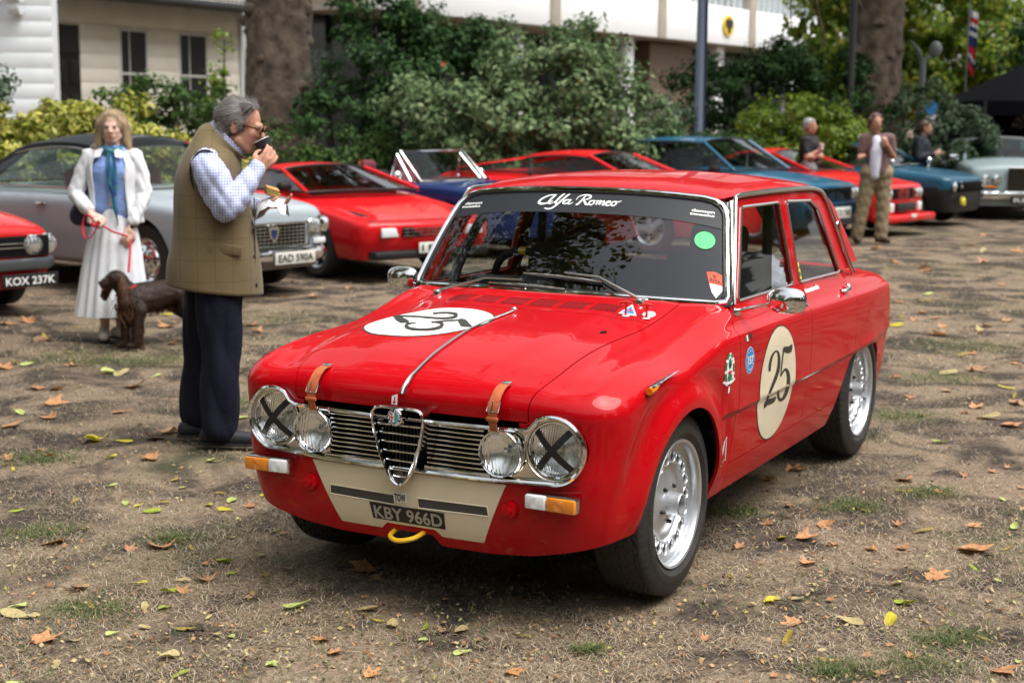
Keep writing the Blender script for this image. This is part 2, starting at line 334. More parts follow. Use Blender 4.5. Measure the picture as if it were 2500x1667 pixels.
# ---------------------------------------------------------------- fallen leaves
def leaf_mesh(kind, seed):
    r = random.Random(seed); N_, K_ = 30, 4
    if kind == 'plane':
        lob = [(R(90), 1.0), (R(35), .82), (R(145), .82), (R(-20), .55), (R(200), .55)]
        def rad(q):
            v = .46
            for c, h in lob: d = (q - c + math.pi) % (2 * math.pi) - math.pi; v = max(v, h * math.exp(-(d / .36)**2) + .04 * math.sin(9 * q + seed))
            return v
    elif kind == 'oval': rad = lambda q: 1 / math.sqrt((math.cos(q) / .46)**2 + (math.sin(q) / 1.)**2) * (1 + .03 * math.sin(13 * q))
    else: rad = lambda q: 1 / math.sqrt((math.cos(q) / .24)**2 + (math.sin(q) / 1.)**2) * (1 + .04 * math.sin(17 * q))
    cu, fo, tw = r.uniform(.15, .75), r.uniform(.1, .8), r.uniform(-.5, .5)
    def P(a, b): return (a, b, .5 * (cu * a * a + .45 * fo * abs(a) + .35 * cu * b * b + tw * a * b + .10 * math.sin(5 * a + 3 * b + seed) * math.hypot(a, b)))
    V = [P(0, 0)]
    for k in range(1, K_ + 1):
        for j in range(N_): q = 2 * math.pi * j / N_; d = rad(q) * k / K_; V.append(P(d * math.cos(q), d * math.sin(q)))
    F = [(0, 1 + j, 1 + (j + 1) % N_) for j in range(N_)] + [(1 + k * N_ + j, 1 + (k + 1) * N_ + j, 1 + (k + 1) * N_ + (j + 1) % N_, 1 + k * N_ + (j + 1) % N_) for k in range(K_ - 1) for j in range(N_)]
    z0 = min(v[2] for v in V); b = len(V); s0 = -1.0 if kind == 'strip' else (-.98 if kind == 'oval' else -.25); s1 = s0 - .5
    for t in range(4): c = P(.05 * t * t / 9, s0 + (s1 - s0) * t / 3); V += [(c[0] - .02, c[1], c[2] + .01), (c[0] + .02, c[1], c[2] + .01)]
    F += [(b + 2 * i, b + 2 * i + 1, b + 2 * i + 3, b + 2 * i + 2) for i in range(3)]
    me = bpy.data.meshes.new(kind + '_leaf'); me.from_pydata([(p[0] * .5, p[1] * .5, (p[2] - z0) * .5) for p in V], [], F); me.shade_smooth(); me.update(); return me
LEAFM = {'P': ('leaf_orange', (.58, .31, .135), (.38, .165, .065)), 'p': ('leaf_rust', (.54, .27, .13), (.34, .15, .07)), 'B': ('leaf_brown', (.30, .155, .075), (.42, .26, .14)), 'O': ('leaf_olive', (.36, .24, .025), (.20, .17, .03)), 'Y': ('leaf_yellow', (.60, .46, .02), (.42, .42, .02)), 'G': ('leaf_green', (.23, .33, .015), (.34, .38, .02)), 'L': ('leaf_lime', (.50, .52, .14), (.38, .48, .16)), 'T': ('leaf_tan', (.50, .42, .19), (.38, .30, .13))}
for k, (nm, c1, c2) in LEAFM.items():
    m = mat(nm, c1, .55, var=(11., 0, c2), bump=(40., .35, .01)); n = m.node_tree; b = n.nodes['Principled BSDF']; t = n.nodes.new('ShaderNodeBsdfTranslucent'); mx = n.nodes.new('ShaderNodeMixShader'); mx.inputs['Fac'].default_value = .18
    n.links.new(b.inputs['Base Color'].links[0].from_socket, t.inputs['Color']); n.links.new(b.outputs[0], mx.inputs[1]); n.links.new(t.outputs[0], mx.inputs[2]); n.links.new(mx.outputs[0], n.nodes['Material Output'].inputs['Surface'])
LSH = {'P': 'plane', 'p': 'plane', 'B': 'plane', 'O': 'strip', 'Y': 'oval', 'G': 'oval', 'L': 'oval', 'T': 'oval'}; LVAR = {}
for k in LEAFM:
    LVAR[k] = []
    for s in range(5):
        kd = LSH[k] if not (k in 'YG' and s % 2) else 'strip'; me = leaf_mesh(kd, s * 17 + ord(k)); me.materials.append(MATS[LEAFM[k][0]]); LVAR[k].append(me)
LCOL = {'P': 'orange-brown plane', 'p': 'small rusty', 'B': 'dull brown', 'O': 'narrow olive-yellow', 'Y': 'bright yellow', 'G': 'yellow-green', 'L': 'pale lime', 'T': 'pale tan'}
LEAVES = "-1.8,5.65,14P -1.37,5.62,12P -1.11,5.2,9P -1.16,5.06,7P -1.5,4.57,10P -1.53,5.1,9B -1.05,4.67,8O -1.33,5.15,5Y -1.2,5.05,7G -1.08,5.43,7G -1.03,5.28,6G -1.53,6.15,7G -2.1,6.15,8G -1.74,5.86,5O -1.23,6.19,6Y -1.23,6.36,7L -1.31,6.27,5Y -1.82,6.59,5L -1.49,6.57,4L -1.68,6.29,5L -1.3,6.48,7O -1.56,6.71,5O -1.52,6.3,6O -1.61,6.25,4Y -1.78,7.12,10P -2.27,7.15,7P -2.47,7.13,6P -2.36,6.87,5Y -1.97,7.13,6Y -1.45,7.08,6L -2.03,6.95,3O -1.11,6.45,4Y -1.13,6.26,6p -1.12,5.76,4T -1.14,6.04,3L -0.96,5.51,2L -0.9,5.27,5O -1.15,5.4,2p -1.38,5.47,3O -1.24,5.59,5O -1.48,5.59,6p -1.19,5.19,5T -1.18,4.88,6G -1.25,4.89,5T -1.01,4.78,3T -1.01,4.85,3p -1.44,4.9,7O -1.69,4.91,6L -1.68,4.83,9T -1.61,4.8,5T -1.4,4.56,5T -1.2,4.68,4T -1.21,4.61,2p -1.29,4.62,4L -1.11,4.59,3p -0.95,4.62,3T -0.9,4.6,4L -1.3,4.38,4T -1.39,4.35,5T -1.26,4.45,3p -1.06,4.42,7T -0.73,4.35,4L -0.99,4.27,6G -1.46,4.18,5L -0.91,5.02,6B -1.91,6.32,6O -0.83,5.34,5P -0.54,5.33,12P -0.5,5.24,6B -0.73,4.9,9L -0.49,4.88,8T -0.5,4.83,5O -0.39,4.72,7T -0.44,4.76,4Y -0.28,4.71,5G -0.22,4.66,5B -0.16,4.67,6T -0.28,4.58,3L -0.11,4.57,4G -0.15,4.46,5L -0.6,4.57,7P -0.55,4.45,6P -0.73,4.35,4L -0.42,4.27,6P 0.01,4.3,7P -0.9,5.26,5O -0.95,5.51,2L -0.91,5.04,5O 0.04,4.61,5O 0.03,5.03,3O -0.92,5.82,4p -0.96,5.86,6O 1.35,6.97,9P 1.22,6.71,3p 1.17,6.58,5p 1.21,6.31,5p 1.07,5.99,6p 1.3,5.98,8P 1.09,5.79,7Y 1.18,5.79,9P 1.29,5.71,5P 0.9,5.67,5p 1.42,5.65,6P 1.61,6,6p 1.69,5.9,9O 1.55,5.67,6P 1.92,5.99,7P 1.81,5.65,15P 1.96,5.67,5O 1.93,6.56,7p 1.84,6.76,11P 1.78,6.56,7O 2.31,6.96,5p 2.15,6.88,5p 2.41,7.04,4p 2.19,6.44,4L 1.13,5.46,8P 1.57,5.31,10P 1.75,5.42,5G 1.79,5.26,3L 1.1,5.21,3T 1.42,5.23,6T 0.81,5.28,5O 0.88,5.3,4O 0.72,5.41,3O 1.28,5.12,3p 1.12,5.02,4p 1.01,5.03,4T 0.91,5,7Y 0.84,4.96,2T 1.38,4.99,7G 1.28,4.8,8Y 1.14,4.79,8T 0.95,4.78,7P 0.9,4.62,9O 0.99,4.42,7O 0.99,4.51,2T 1.22,4.56,4p 1.26,4.46,6P 1.13,4.32,5B 1.54,4.61,6O 1.58,4.41,4L 1.51,4.34,11P 1.12,4.46,1p 0.63,4.61,4p 1.52,6.23,7O 2.09,5.98,6L 2.35,6.67,4P 1.69,4.92,3p 1.68,5.02,4p 1.44,4.23,3Y 0.8,4.3,2p -2.71,7.9,14P -2.81,9,11P -2.69,9.11,7O -2.35,9.12,16P -2.63,9.6,13L -2.79,8.27,8L -2.57,8.12,11P -2.17,7.55,15Y -2.03,7.96,7O -1.81,7.76,13B -2.76,11.79,21P -2,11.53,12P -1.86,13.77,12P -3.38,9.75,14P -2.36,7.26,6p -2.44,7.07,6p -1.77,7.11,10P -1.47,7.1,6L 3.58,13.71,16p 3.37,11.57,19P 4.66,16.61,17p 3.13,9.91,16B 3.25,10.58,11O 4.2,12.52,11p 4.53,17.63,18p 6.26,20.27,24P 3.41,12.48,9p 3.5,10.2,10P 2.34,8.31,10O 2.24,7.61,8L 2.53,9.63,8p 5.06,15.29,11p 4.86,16.15,12O 4.76,19.46,20p 5.64,17.71,16p 6.58,19.27,17P 1.37,6.97,9P 1.21,6.76,8p 1.92,7.87,9p 2.43,8.92,8p 2.73,8.58,11P 3.08,8.94,9O"
def zone(x, y):
    if y > 13: return 'on the lawn by the far cars'
    if y > 8.2: return 'around the woman and dog' if x < 0 else 'beyond the saloon\'s rear wheel'
    if y > 6.4: return 'near the man in the waistcoat' if x < 0 else 'beside the saloon\'s doors'
    if x > .9: return 'in the right foreground' if y < 5.0 else 'right of the saloon\'s front wheel'
    if x > -.55: return 'in front of the saloon\'s nose'
    return 'in the lower left corner' if y < 4.9 else 'left of the saloon\'s nose'
ORD = ['leftmost', 'second from left', 'third from left', 'fourth from left', 'fifth from left', 'sixth from left', 'seventh from left', 'eighth from left', 'ninth from left', 'tenth from left', 'eleventh from left', 'twelfth from left'] + ['%dth from left' % i for i in range(13, 60)]
NUMW = ['', 'one', 'two', 'three', 'four', 'five', 'six', 'seven', 'eight', 'nine', 'ten', 'eleven', 'twelve'] + ['%d' % i for i in range(13, 60)]
def by_order(objs, one, many, cat, group):
    """alike things told apart by their order across the picture"""
    objs = sorted(objs, key=lambda o: o.location.x / o.location.y); n = len(objs)
    for i, o in enumerate(objs): tag(o, one if n == 1 else ('rightmost' if i == n - 1 else ORD[i]) + f' of {NUMW[n]} {many}', cat, group)
LEAF_OBJ = []
ITEMS = []
for tk in LEAVES.split(): a, b, c = tk.split(','); ITEMS.append((float(a), float(b), float(c[:-1]) / 100, c[-1]))
r_ = random.Random(12)
for _ in range(250):
    y = 1 / (1 / 7.5 - r_.random() * (1 / 7.5 - 1 / 23.)); x = r_.uniform(-.36, .38) * y
    if -.75 < x < 2.6 and 4 < y < 9.2: continue
    ITEMS.append((x, y, r_.uniform(.06, .15), r_.choice('PPPPpBOYLT')))
ITEMS.sort(key=lambda q: -q[2] / q[1])
for x, y, s, k in ITEMS[:440]:
    o = bpy.data.objects.new('fallen_leaf', r_.choice(LVAR[k])); COL.objects.link(o); s = min(max(s, .032), .17); q = s * (1.5 if LSH[k] == 'plane' else 1.2); o.scale = (q, q, q * r_.uniform(.9, 1.9))
    o.location = (x, y, float(gz(x, y)) + .008); o.rotation_euler = (r_.uniform(-.25, .25), r_.uniform(-.25, .25), r_.uniform(0, 6.28))
    LEAF_OBJ.append((o, k))
# crumbled leaf litter trodden into the turf
x, y = scatter(15000, 3.7, 16., 77, lambda x, y: .25 + .75 * (fbm(x, y, .9, 51) > .48)); n = len(x); rl = np.random.default_rng(78); q = rl.uniform(0, 6.28, n); l = rl.uniform(.003, .011, n); z = gz(x, y) + rl.uniform(.004, .014, n)
T = np.stack([np.cos(q) * l, np.sin(q) * l, rl.normal(0, .003, n)], 1); W_ = np.stack([-np.sin(q) * l * .6, np.cos(q) * l * .6, rl.normal(0, .003, n)], 1); P = np.stack([x, y, z], 1)
o = fast_mesh('leaf_litter', np.stack([P - T, P - W_, P + T, P + W_], 1).reshape(-1, 3), np.arange(n * 4).reshape(-1, 4), island_mat('litter_crumbs', [(.06, .035, .022), (.20, .10, .045), (.36, .19, .09), (.42, .34, .20), (.30, .26, .06)], .8)); o['kind'] = 'stuff'; o['label'] = 'crumbled leaf litter trodden into the lawn'
# twigs
TW = []
for x0, y0, L, a in ((-1.02, 4.6, .16, -.5), (-.75, 4.47, .09, .35), (.92, 5.0, .17, -.6), (1.75, 5.0, .13, .9), (-1.25, 4.18, .22, -.06)):
    m = MB(); m.tube([(L * t * math.cos(a), L * t * math.sin(a) + .006 * math.sin(7 * t), float(gz(x0, y0)) + .012 + .004 * math.sin(5 * t)) for t in np.linspace(0, 1, 7)], [.0028, .0026, .0024, .0022, .002, .0016, .001], 5); o = m.build('fallen_twig', mat('twig_bark', (.10, .065, .045), .8)); o.location = (x0, y0, 0); TW.append(o)
by_order(TW, '', 'thin bare twigs in the foreground grass', 'twig', 'thin twigs in the foreground grass')
# ================================================================ vegetation
def foliage(name, blobs, clumps, per, cr, leaf, m, parent, seed, asp=.55, shell=.55, up=.35):
    """leaves gathered in clumps over a set of ellipsoids (x, y, z, rx, ry, rz)"""
    r = np.random.default_rng(seed); B = np.array(blobs, float); wt = B[:, 3] * B[:, 5] + B[:, 3] * B[:, 4]; bi = r.choice(len(B), clumps, p=wt / wt.sum())
    d = r.normal(size=(clumps, 3)); d /= np.linalg.norm(d, axis=1)[:, None]; f = shell + (1 - shell) * r.random(clumps)**.6; f *= r.uniform(.85, 1.12, clumps)
    C = B[bi, :3] + d * B[bi, 3:] * f[:, None]; C[:, 2] = np.maximum(C[:, 2], .08); S = cr * r.uniform(.55, 1.35, clumps)
    n = clumps * per; ci = np.repeat(np.arange(clumps), per); e = r.normal(size=(n, 3)); e /= np.linalg.norm(e, axis=1)[:, None]; rad = r.random(n)**.45
    P = C[ci] + e * (S[ci] * rad)[:, None] * [1, 1, .75]; P[:, 2] = np.maximum(P[:, 2], .03)
    N = e * .7 + d[ci] * .5 + [0, 0, up] + r.normal(size=(n, 3)) * .45; N /= np.linalg.norm(N, axis=1)[:, None]
    T = r.normal(size=(n, 3)); T -= N * (T * N).sum(1)[:, None]; T /= np.linalg.norm(T, axis=1)[:, None]; W_ = np.cross(N, T); l = (leaf * r.uniform(.6, 1.35, n))[:, None]
    V = np.stack([P - T * l * .5, P + W_ * l * asp * .5 + N * l * .06, P + T * l * .5 - N * l * .1, P - W_ * l * asp * .5 + N * l * .06], 1).reshape(-1, 3)
    return fast_mesh(name, V, np.arange(n * 4).reshape(-1, 4), m, parent)
BARK = mat('plane_bark', (.055, .040, .031), .9, var=(5.5, 0, (.17, .125, .09)), bump=(26., .9, .03))
STEM = mat('shrub_stem', (.06, .045, .03), .9)
def trunk(name, base, top, r0, r1, m, parent, seed, seg=60, ring=44, rough=.075):
    r = np.random.default_rng(seed); t = np.linspace(0, 1, seg); q = np.linspace(0, 2 * np.pi, ring, endpoint=False); b, tp = np.array(base, float), np.array(top, float); V = []; ph = r.uniform(0, 6.28, 12)
    for i, s in enumerate(t):
        c = b + (tp - b) * s; rad = (r0 + (r1 - r0) * s) * (1 + .45 * np.exp(-s * 16)); h = s * np.linalg.norm(tp - b)
        d = 1 + rough * (np.sin(3 * q + ph[0] + h * .5) * .6 + np.sin(5 * q + ph[1] - h * 1.3) * .4 + np.sin(9 * q + h * 4.1 + ph[2]) * .35 + np.sin(14 * q - h * 7.3 + ph[3]) * .25) + rough * .35 * r.standard_normal(ring)
        V += [(c[0] + rad * d[j] * math.cos(q[j]), c[1] + rad * d[j] * math.sin(q[j]), c[2]) for j in range(ring)]
    return mesh(name, V, grid_faces(seg, ring, True), m, parent)
def limbs(parent, start, ends, r, m=BARK):
    for e in ends:
        s, e = Vector(start), Vector(e); md = (s + e) / 2 + Vector((0, 0, (e - s).length * .10)); mb = MB(); mb.tube(smooth_path([s, md, e], 6), list(np.linspace(r, r * .3, 13)), 9); mb.build('limb', m, parent)
PLANE_LEAF = island_mat('plane_leaves', [(.045, .075, .015), (.09, .13, .02), (.17, .17, .03), (.28, .19, .03)], .5, .35)
BRIGHT_LEAF = island_mat('backlit_tint_leaves', [(.07, .14, .015), (.16, .26, .03), (.27, .36, .06), (.42, .38, .06)], .5, .55)  # backlight put into the leaf colours: brighter, yellower greens
def plane_tree(label, base, top, r0, r1, seed, crown, clumps, leaf=.17, lm=PLANE_LEAF, cr=.75, per=26, group=None):
    t = thing('plane_tree', label, 'tree', base, 0, group); b = (0, 0, -.3); tp = tuple(np.array(top) - np.array(base)); trunk('trunk', b, tp, r0, r1, BARK, t, seed)
    bl = [(x - base[0], y - base[1], z - base[2], a, b_, c) for x, y, z, a, b_, c in crown]; limbs(t, tp, [q[:3] for q in bl[:5]], r1 * .75); foliage('crown', bl, clumps, per, cr, leaf, lm, t, seed + 1, .8, .35)
    if base[1] > 20:
        rr = random.Random(seed)
        for i in range(16):
            z, q = rr.uniform(.6, 4.6), rr.uniform(math.pi, 2 * math.pi); a = np.array(tp) * z / tp[2]; r_ = (r0 + (r1 - r0) * z / tp[2]) * .98; m = MB(); s_ = rr.uniform(.05, .13); m.sph((a[0] + r_ * math.cos(q), a[1] + r_ * math.sin(q), z), (s_ * 1.2, s_ * .8, s_ * rr.uniform(.6, 1.3)), 10, 8); m.build('bark_burr', BARK, t)
    return t
plane_tree('thick brown plane tree trunk behind the man drinking', (-4.12, 26., 0), (-4.02, 26.2, 5.6), .60, .50, 3, [(-4, 26, 9, 4, 4, 2.4), (-7, 25, 8, 3, 3, 1.8), (-1, 27, 8.5, 3, 3, 1.8), (-4, 28, 11, 4, 4, 2)], 420, .24)
plane_tree('tall plane tree trunk right of the lime-green shrub', (6.72, 28., 0), (6.75, 28.2, 6.2), .50, .42, 9, [(6.7, 28, 9, 4, 4, 2.4), (10, 27, 8, 3, 3, 2), (3.5, 28, 8.2, 3, 3, 1.6), (7, 31, 11, 4, 4, 2)], 420, .24)
# crowns that hang over the lawn out of frame; they show in the windscreen and the paint
plane_tree('plane tree beside the lawn, its crown spreading above the red saloon', (-9.5, 4.5, 0), (-8.6, 4.8, 5.5), .5, .42, 21, [(-6., 6., 8.2, 3., 2.8, 1.5), (-3.2, 6.0, 8.6, 2.2, 2.4, 1.2), (-8.6, 4.5, 10., 4, 4, 2.2), (-5, 8, 10.5, 3, 3, 1.6), (-10, 9, 9, 3, 3, 2), (-4.5, 11.5, 9.5, 3.2, 2.6, 1.5), (-1.5, 10.5, 10.2, 2.4, 2.2, 1.2), (-7, 14, 10, 3, 3, 1.6)], 430, .26)
plane_tree('added plane tree behind the thick left trunk, crown out of frame to darken bonnet reflections', (-4.95, 31.5, 0), (-4.9, 31.6, 5.4), .36, .30, 51, [(1.2, 30, 8, 3.4, 3, 1.9), (-2.4, 30, 8.6, 3, 3, 1.7), (4.4, 31, 8.2, 3, 3, 1.7), (1, 32, 11, 4, 4, 2.2)], 380, .26)  # added crown above the frame, so the bonnet mirrors leaves instead of sky
# unseen belt of trees behind and beside the camera, added to block low sky light
RING = [(-15, 3), (-13, -5), (-8, -11), (-1, -13), (6, -12), (12, -7), (15, 1), (16, 9), (18, 17), (-17, 12)]
for k, (x, y) in enumerate(RING):
    nm = ['left of the lawn, nearest the grey coupe', 'left of the lawn, behind the first one', 'behind the camera, far left', 'straight behind the camera', 'behind the camera, right of centre', 'behind the camera, far right', 'right of the lawn, level with the camera', 'right of the lawn, level with the saloon', 'right of the lawn, level with the far cars', 'left of the lawn, level with the hedge'][k]
    bl = [(x - 2.2, y + 1.5, 4.2, 2.6, 2.6, 2.4), (x + 2.2, y - 1.5, 4.2, 2.6, 2.6, 2.4), (x + 1.5, y + 2, 2.2, 2.6, 2.4, 2.0), (x - 1.5, y - 2, 2.2, 2.6, 2.4, 2.0)]
    bl = [(x, y, 6.6, 3.8, 3.8, 2.8)] + bl + ([(x, y, 10.5, 3, 3, 2.)] if k not in (2, 3, 4, 5) else [])
    plane_tree('added out-of-frame plane tree ' + nm, (x, y, 0), (x + .2, y, 3.6), .45, .38, 40 + k, bl, 300 if len(bl) > 5 else 230, .48, PLANE_LEAF, .95, 24)
def shrub(name, label, base, blobs, clumps, per, cr, leaf, m, seed, asp=.55, shell=.55, group=None, stems=5, cat='shrub'):
    t = thing(name, label, cat, (base[0], base[1], 0), 0, group); bl = [(x - base[0], y - base[1], z, a, b, c) for x, y, z, a, b, c in blobs]; mb = MB(); r = random.Random(seed)
    for i in range(stems):
        q = bl[i % len(bl)]; mb.tube(smooth_path([(r.uniform(-.15, .15), r.uniform(-.15, .15), -.05), (q[0] * .5 + r.uniform(-.1, .1), q[1] * .5, q[2] * .5), (q[0], q[1], q[2])], 4), list(np.linspace(.035, .008, 9)), 6)
    mb.build('stem', STEM, t); foliage('foliage', bl, clumps, per, cr, leaf, m, t, seed, asp, shell); return t
PITT = island_mat('grey_green_leaves', [(.035, .072, .026), (.085, .145, .058), (.155, .225, .10), (.25, .31, .165)], .7, .25, spec=.15)
DARKG = island_mat('dark_leaves', [(.012, .034, .010), (.026, .070, .018), (.050, .105, .026)], .6, .2, spec=.2)
MIDG = island_mat('mid_leaves', [(.018, .045, .012), (.045, .095, .022), (.09, .15, .03)], .65, .25, spec=.2)
LIME = island_mat('lime_leaves', [(.07, .13, .008), (.14, .22, .014), (.24, .30, .03)], .45, .3)
VARI = island_mat('variegated_leaves', [(.07, .11, .012), (.24, .27, .03), (.44, .42, .075), (.55, .50, .13)], .45, .25, [0, .3, .7, 1])
FEATH = island_mat('feathery_leaves', [(.10, .15, .11), (.17, .23, .17), (.24, .30, .23)], .7, .3)
SILV = island_mat('silvery_leaves', [(.03, .06, .025), (.075, .125, .06), (.16, .22, .14)], .65, .2, spec=.2)
shrub('shrub', 'big clumpy grey-green shrub behind the saloon roof', (.3, 22.4), [(.6, 22.6, 2.1, 1.35, 1., .85), (.9, 22.4, 2.65, .7, .6, .5), (1.5, 22.3, 1.7, .9, .8, .7), (-.5, 22., 1.55, 1.1, .8, .75), (-1.05, 22.2, 1.75, .75, .6, .5), (.5, 21.7, 1.1, 1.6, .7, .7), (1.9, 22.2, 1.1, .8, .7, .6), (-.2, 22.2, .5, 1.4, .9, .5), (-1.5, 22.5, 1.95, .5, .5, .3)], 250, 85, .30, .105, PITT, 61)
shrub('shrub', 'dark evergreen shrub right of the thick left tree trunk', (-2.4, 24.5), [(-2.1, 24.6, 2.6, .95, .8, .8), (-2.7, 24.3, 1.3, 1., .8, 1.1), (-1.6, 24.2, 1.6, .9, .8, 1.2), (-1.2, 24.8, 2.9, .9, .7, .55), (-2.3, 24.6, 3.35, .7, .6, .4), (-.4, 25., 2.5, .8, .7, .7), (-1., 24.0, .7, 1.3, .8, .8)], 330, 70, .28, .10, DARKG, 62)
shrub('shrub', 'mid-green shrub low beside the thick left tree trunk', (-2.4, 22.8), [(-2.6, 22.8, .7, .8, .6, .75), (-1.9, 22.7, .8, .7, .6, .8), (-3., 23., .5, .6, .5, .5)], 120, 60, .22, .085, MIDG, 63)
shrub('shrub', 'pale feathery shrub right of the thick left tree trunk', (-3.05, 25.2), [(-3.1, 25.2, 2.25, .38, .4, .55), (-2.8, 25.2, 1.8, .4, .4, .5)], 50, 90, .20, .05, FEATH, 64, .25)
shrub('shrub', 'dark low shrub around the foot of the blue-grey pole', (2.9, 23.6), [(2.2, 23.4, .7, .8, .6, .75), (3.2, 23.6, .65, .8, .6, .7), (2.7, 23.8, 1.15, .7, .6, .55), (3.7, 24., .9, .6, .6, .8)], 150, 70, .22, .085, DARKG, 65)
shrub('shrub', 'misty grey shrub between the clumpy shrub and the pole', (2.45, 24.), [(2.45, 24., 1.6, .38, .4, .5)], 26, 90, .20, .05, FEATH, 66, .25)
shrub('shrub', 'rounded lime-green shrub behind the man in a black polo shirt', (4.85, 25.40), [(4.58, 25.40, 1.47, 0.93, 0.76, 0.68), (5.29, 25.40, 1.36, 0.82, 0.76, 0.65), (4.80, 25.10, 0.82, 1.14, 0.76, 0.65), (5.56, 25.20, 0.87, 0.65, 0.65, 0.65), (4.09, 25.30, 1.31, 0.44, 0.55, 0.55)], 220, 75, .22, .085, LIME, 67)
shrub('shrub', 'dark shrub behind the lime-green shrub', (5.19, 27.60), [(4.45, 27.60, 1.92, 1.17, 0.85, 0.95), (5.94, 27.60, 2.02, 0.95, 0.85, 0.90), (3.60, 27.80, 2.13, 0.85, 0.85, 0.74), (4.98, 27.80, 2.60, 0.85, 0.74, 0.48)], 170, 70, .28, .10, DARKG, 68)
shrub('shrub', 'silvery-green shrub left of the black gazebo', (7.99, 27.80), [(7.45, 27.80, 1.62, 0.76, 0.65, 0.76), (8.21, 27.70, 1.24, 0.76, 0.65, 0.76), (8.75, 27.80, 0.86, 0.54, 0.54, 0.65), (7.78, 27.50, 0.65, 0.86, 0.65, 0.65)], 160, 70, .22, .09, SILV, 69)
shrub('hedge', 'yellow variegated hedge behind the grey coupe', (-5.4, 18.6), [(-6.2, 18.3, .95, .8, .5, .62), (-5.3, 18.3, 1.0, .75, .5, .75), (-4.6, 18.2, .75, .6, .5, .7), (-7.1, 18.4, .9, .8, .5, .5), (-5.7, 18.1, .5, 1.6, .5, .55), (-5.8, 18.6, 1.45, .7, .45, .42), (-5.1, 18.6, 1.50, .65, .45, .38), (-6.6, 18.7, 1.3, .7, .45, .40), (-4.5, 18.6, 1.25, .5, .4, .32), (-3.6, 18.6, .6, .7, .5, .6)], 430, 85, .19, .10, VARI, 71, .4)
shrub('shrub', 'loose dark green shrub between the hedge and the cream house', (-4.9, 21.2), [(-5.6, 21.2, 1.5, .7, .5, .6), (-4.8, 21.3, 1.6, .7, .5, .55), (-4.1, 21.2, 1.35, .6, .5, .7), (-3.6, 21.2, .9, .6, .5, .9), (-5.2, 21., .8, 1.2, .5, .7), (-5.1, 21.2, 2.0, .5, .4, .25)], 180, 55, .22, .09, MIDG, 72, .5, .3)
shrub('sapling', 'thin leafy sapling in front of the cream house windows', (-4.4, 22.), [(-4.35, 22., 2.2, .16, .2, .40), (-4.2, 22., 2.75, .18, .15, .18), (-4.45, 22., 1.8, .2, .2, .3)], 16, 26, .16, .09, LIME, 73, .45, .2, cat='tree')
shrub('shrub', 'straggly grey-green shrub at the left edge below the porch', (-7.3, 20.), [(-7.2, 20., 1.6, .5, .4, .5), (-6.9, 20., 2.0, .3, .3, .45), (-7.6, 20.2, 1.2, .6, .5, .8)], 70, 45, .18, .08, SILV, 74, .5, .25)
shrub('tree', 'bright yellow-green tree beyond the right tree trunk', (10., 38.), [(7.6, 36., 4.2, 1.2, 1.2, 1.4), (9.2, 37., 4.8, 2., 1.5, 1.6), (11.5, 38., 4.6, 2., 1.5, 1.8), (9.5, 38., 2.8, 2.2, 1.5, 1.2), (12.5, 37., 3., 1.5, 1.2, 1.2), (8., 36.5, 2.2, 1.2, 1., 1.)], 330, 60, .55, .20, BRIGHT_LEAF, 75, .7, .3, cat='tree')
shrub('tree', 'dark tree above the black gazebo at the right edge', (12.2, 33.), [(11.8, 33., 3.4, 1., 1., .9), (12.5, 33., 4.6, .9, 1., 1.1), (12.2, 33., 2.6, 1.2, 1., .6)], 130, 60, .40, .15, DARKG, 76, .7, .4, cat='tree')
# leafy branch hanging in front of the white building
br = thing('overhanging_branch', 'autumn plane branch hanging before the white building, top right', 'branch', (4.3, 24., 5.4))
mb = MB()
for e in ((-2.4, -.5, -1.2), (-1.1, -.4, -1.9), (.1, 0, -2.3), (.7, .2, -2.6), (1.3, .3, -2.0)): mb.tube(smooth_path([(2.2, 3.5, 1.2), (.6, .8, .3), (e[0] * .5, e[1] * .5, e[2] * .4), e], 5), list(np.linspace(.05, .008, 16)), 6)
mb.build('twig', BARK, br)
AUT = island_mat('autumn_leaves', [(.045, .07, .015), (.12, .13, .02), (.24, .17, .025), (.36, .20, .02)], .5, .4)
foliage('leaf_spray', [(-2.2, -.5, -1.35, .5, .4, .28), (-1.2, -.4, -1.65, .35, .3, .4), (0, 0, -1.6, .75, .5, .5), (.6, .2, -2.2, .6, .5, .65), (1.1, .3, -1.5, .7, .5, .7), (-.9, -.2, -.7, 1.4, .6, .4), (1.6, .6, -1.9, .5, .4, .7), (.9, .4, -1.0, 1., .5, .4)], 230, 26, .26, .14, AUT, br, 80, .85, .2)
# flowers in the border
FLOW = {'pink': mat('pink_petal', (.62, .14, .26), .6), 'orange': mat('rust_petal', (.60, .13, .03), .6)}
# ================================================================ houses
STUCCO = mat('cream_stucco', (.80, .76, .66), .8, var=(1.2, .07), bump=(30., .2)); PALE = mat('white_stucco', (.72, .75, .78), .75, var=(1.0, .07)); IRON = mat('black_iron', (.012, .012, .013), .5); PANE = mat('dark_pane', (.018, .020, .023), .12); SASH = mat('sash_paint', (.66, .66, .63), .5)
WPANEL = mat('white_panel_paint', (.78, .79, .80), .55, var=(.6, .03)); CONC = mat('beige_concrete', (.42, .37, .31), .8, var=(2., .08))
H = thing('terrace_house', 'cream stucco terrace house with sash windows behind the hedge', 'house', (-12.2, 45., 0), math.atan2(.854, .52))
m = MB(); m.box((2.3, 4.4, 4.5), (8.6, 8., 9.)); m.build('wall', STUCCO, H, False)
OPEN = [(-1.62, -.62), (.95, 2.16), (3.50, 4.84)]
zc = [1.36 + .43 * i for i in range(8)]
for i, z in enumerate(zc[:-1]):
    for a, b in ((-1.95, -1.62), (-.62, .95), (2.16, 3.50), (4.84, 6.55)): m = MB(); m.bbox(((a + b) / 2, .385, z + .215), (b - a, .05, .4205), .005); m.build('stucco_course', STUCCO, H)
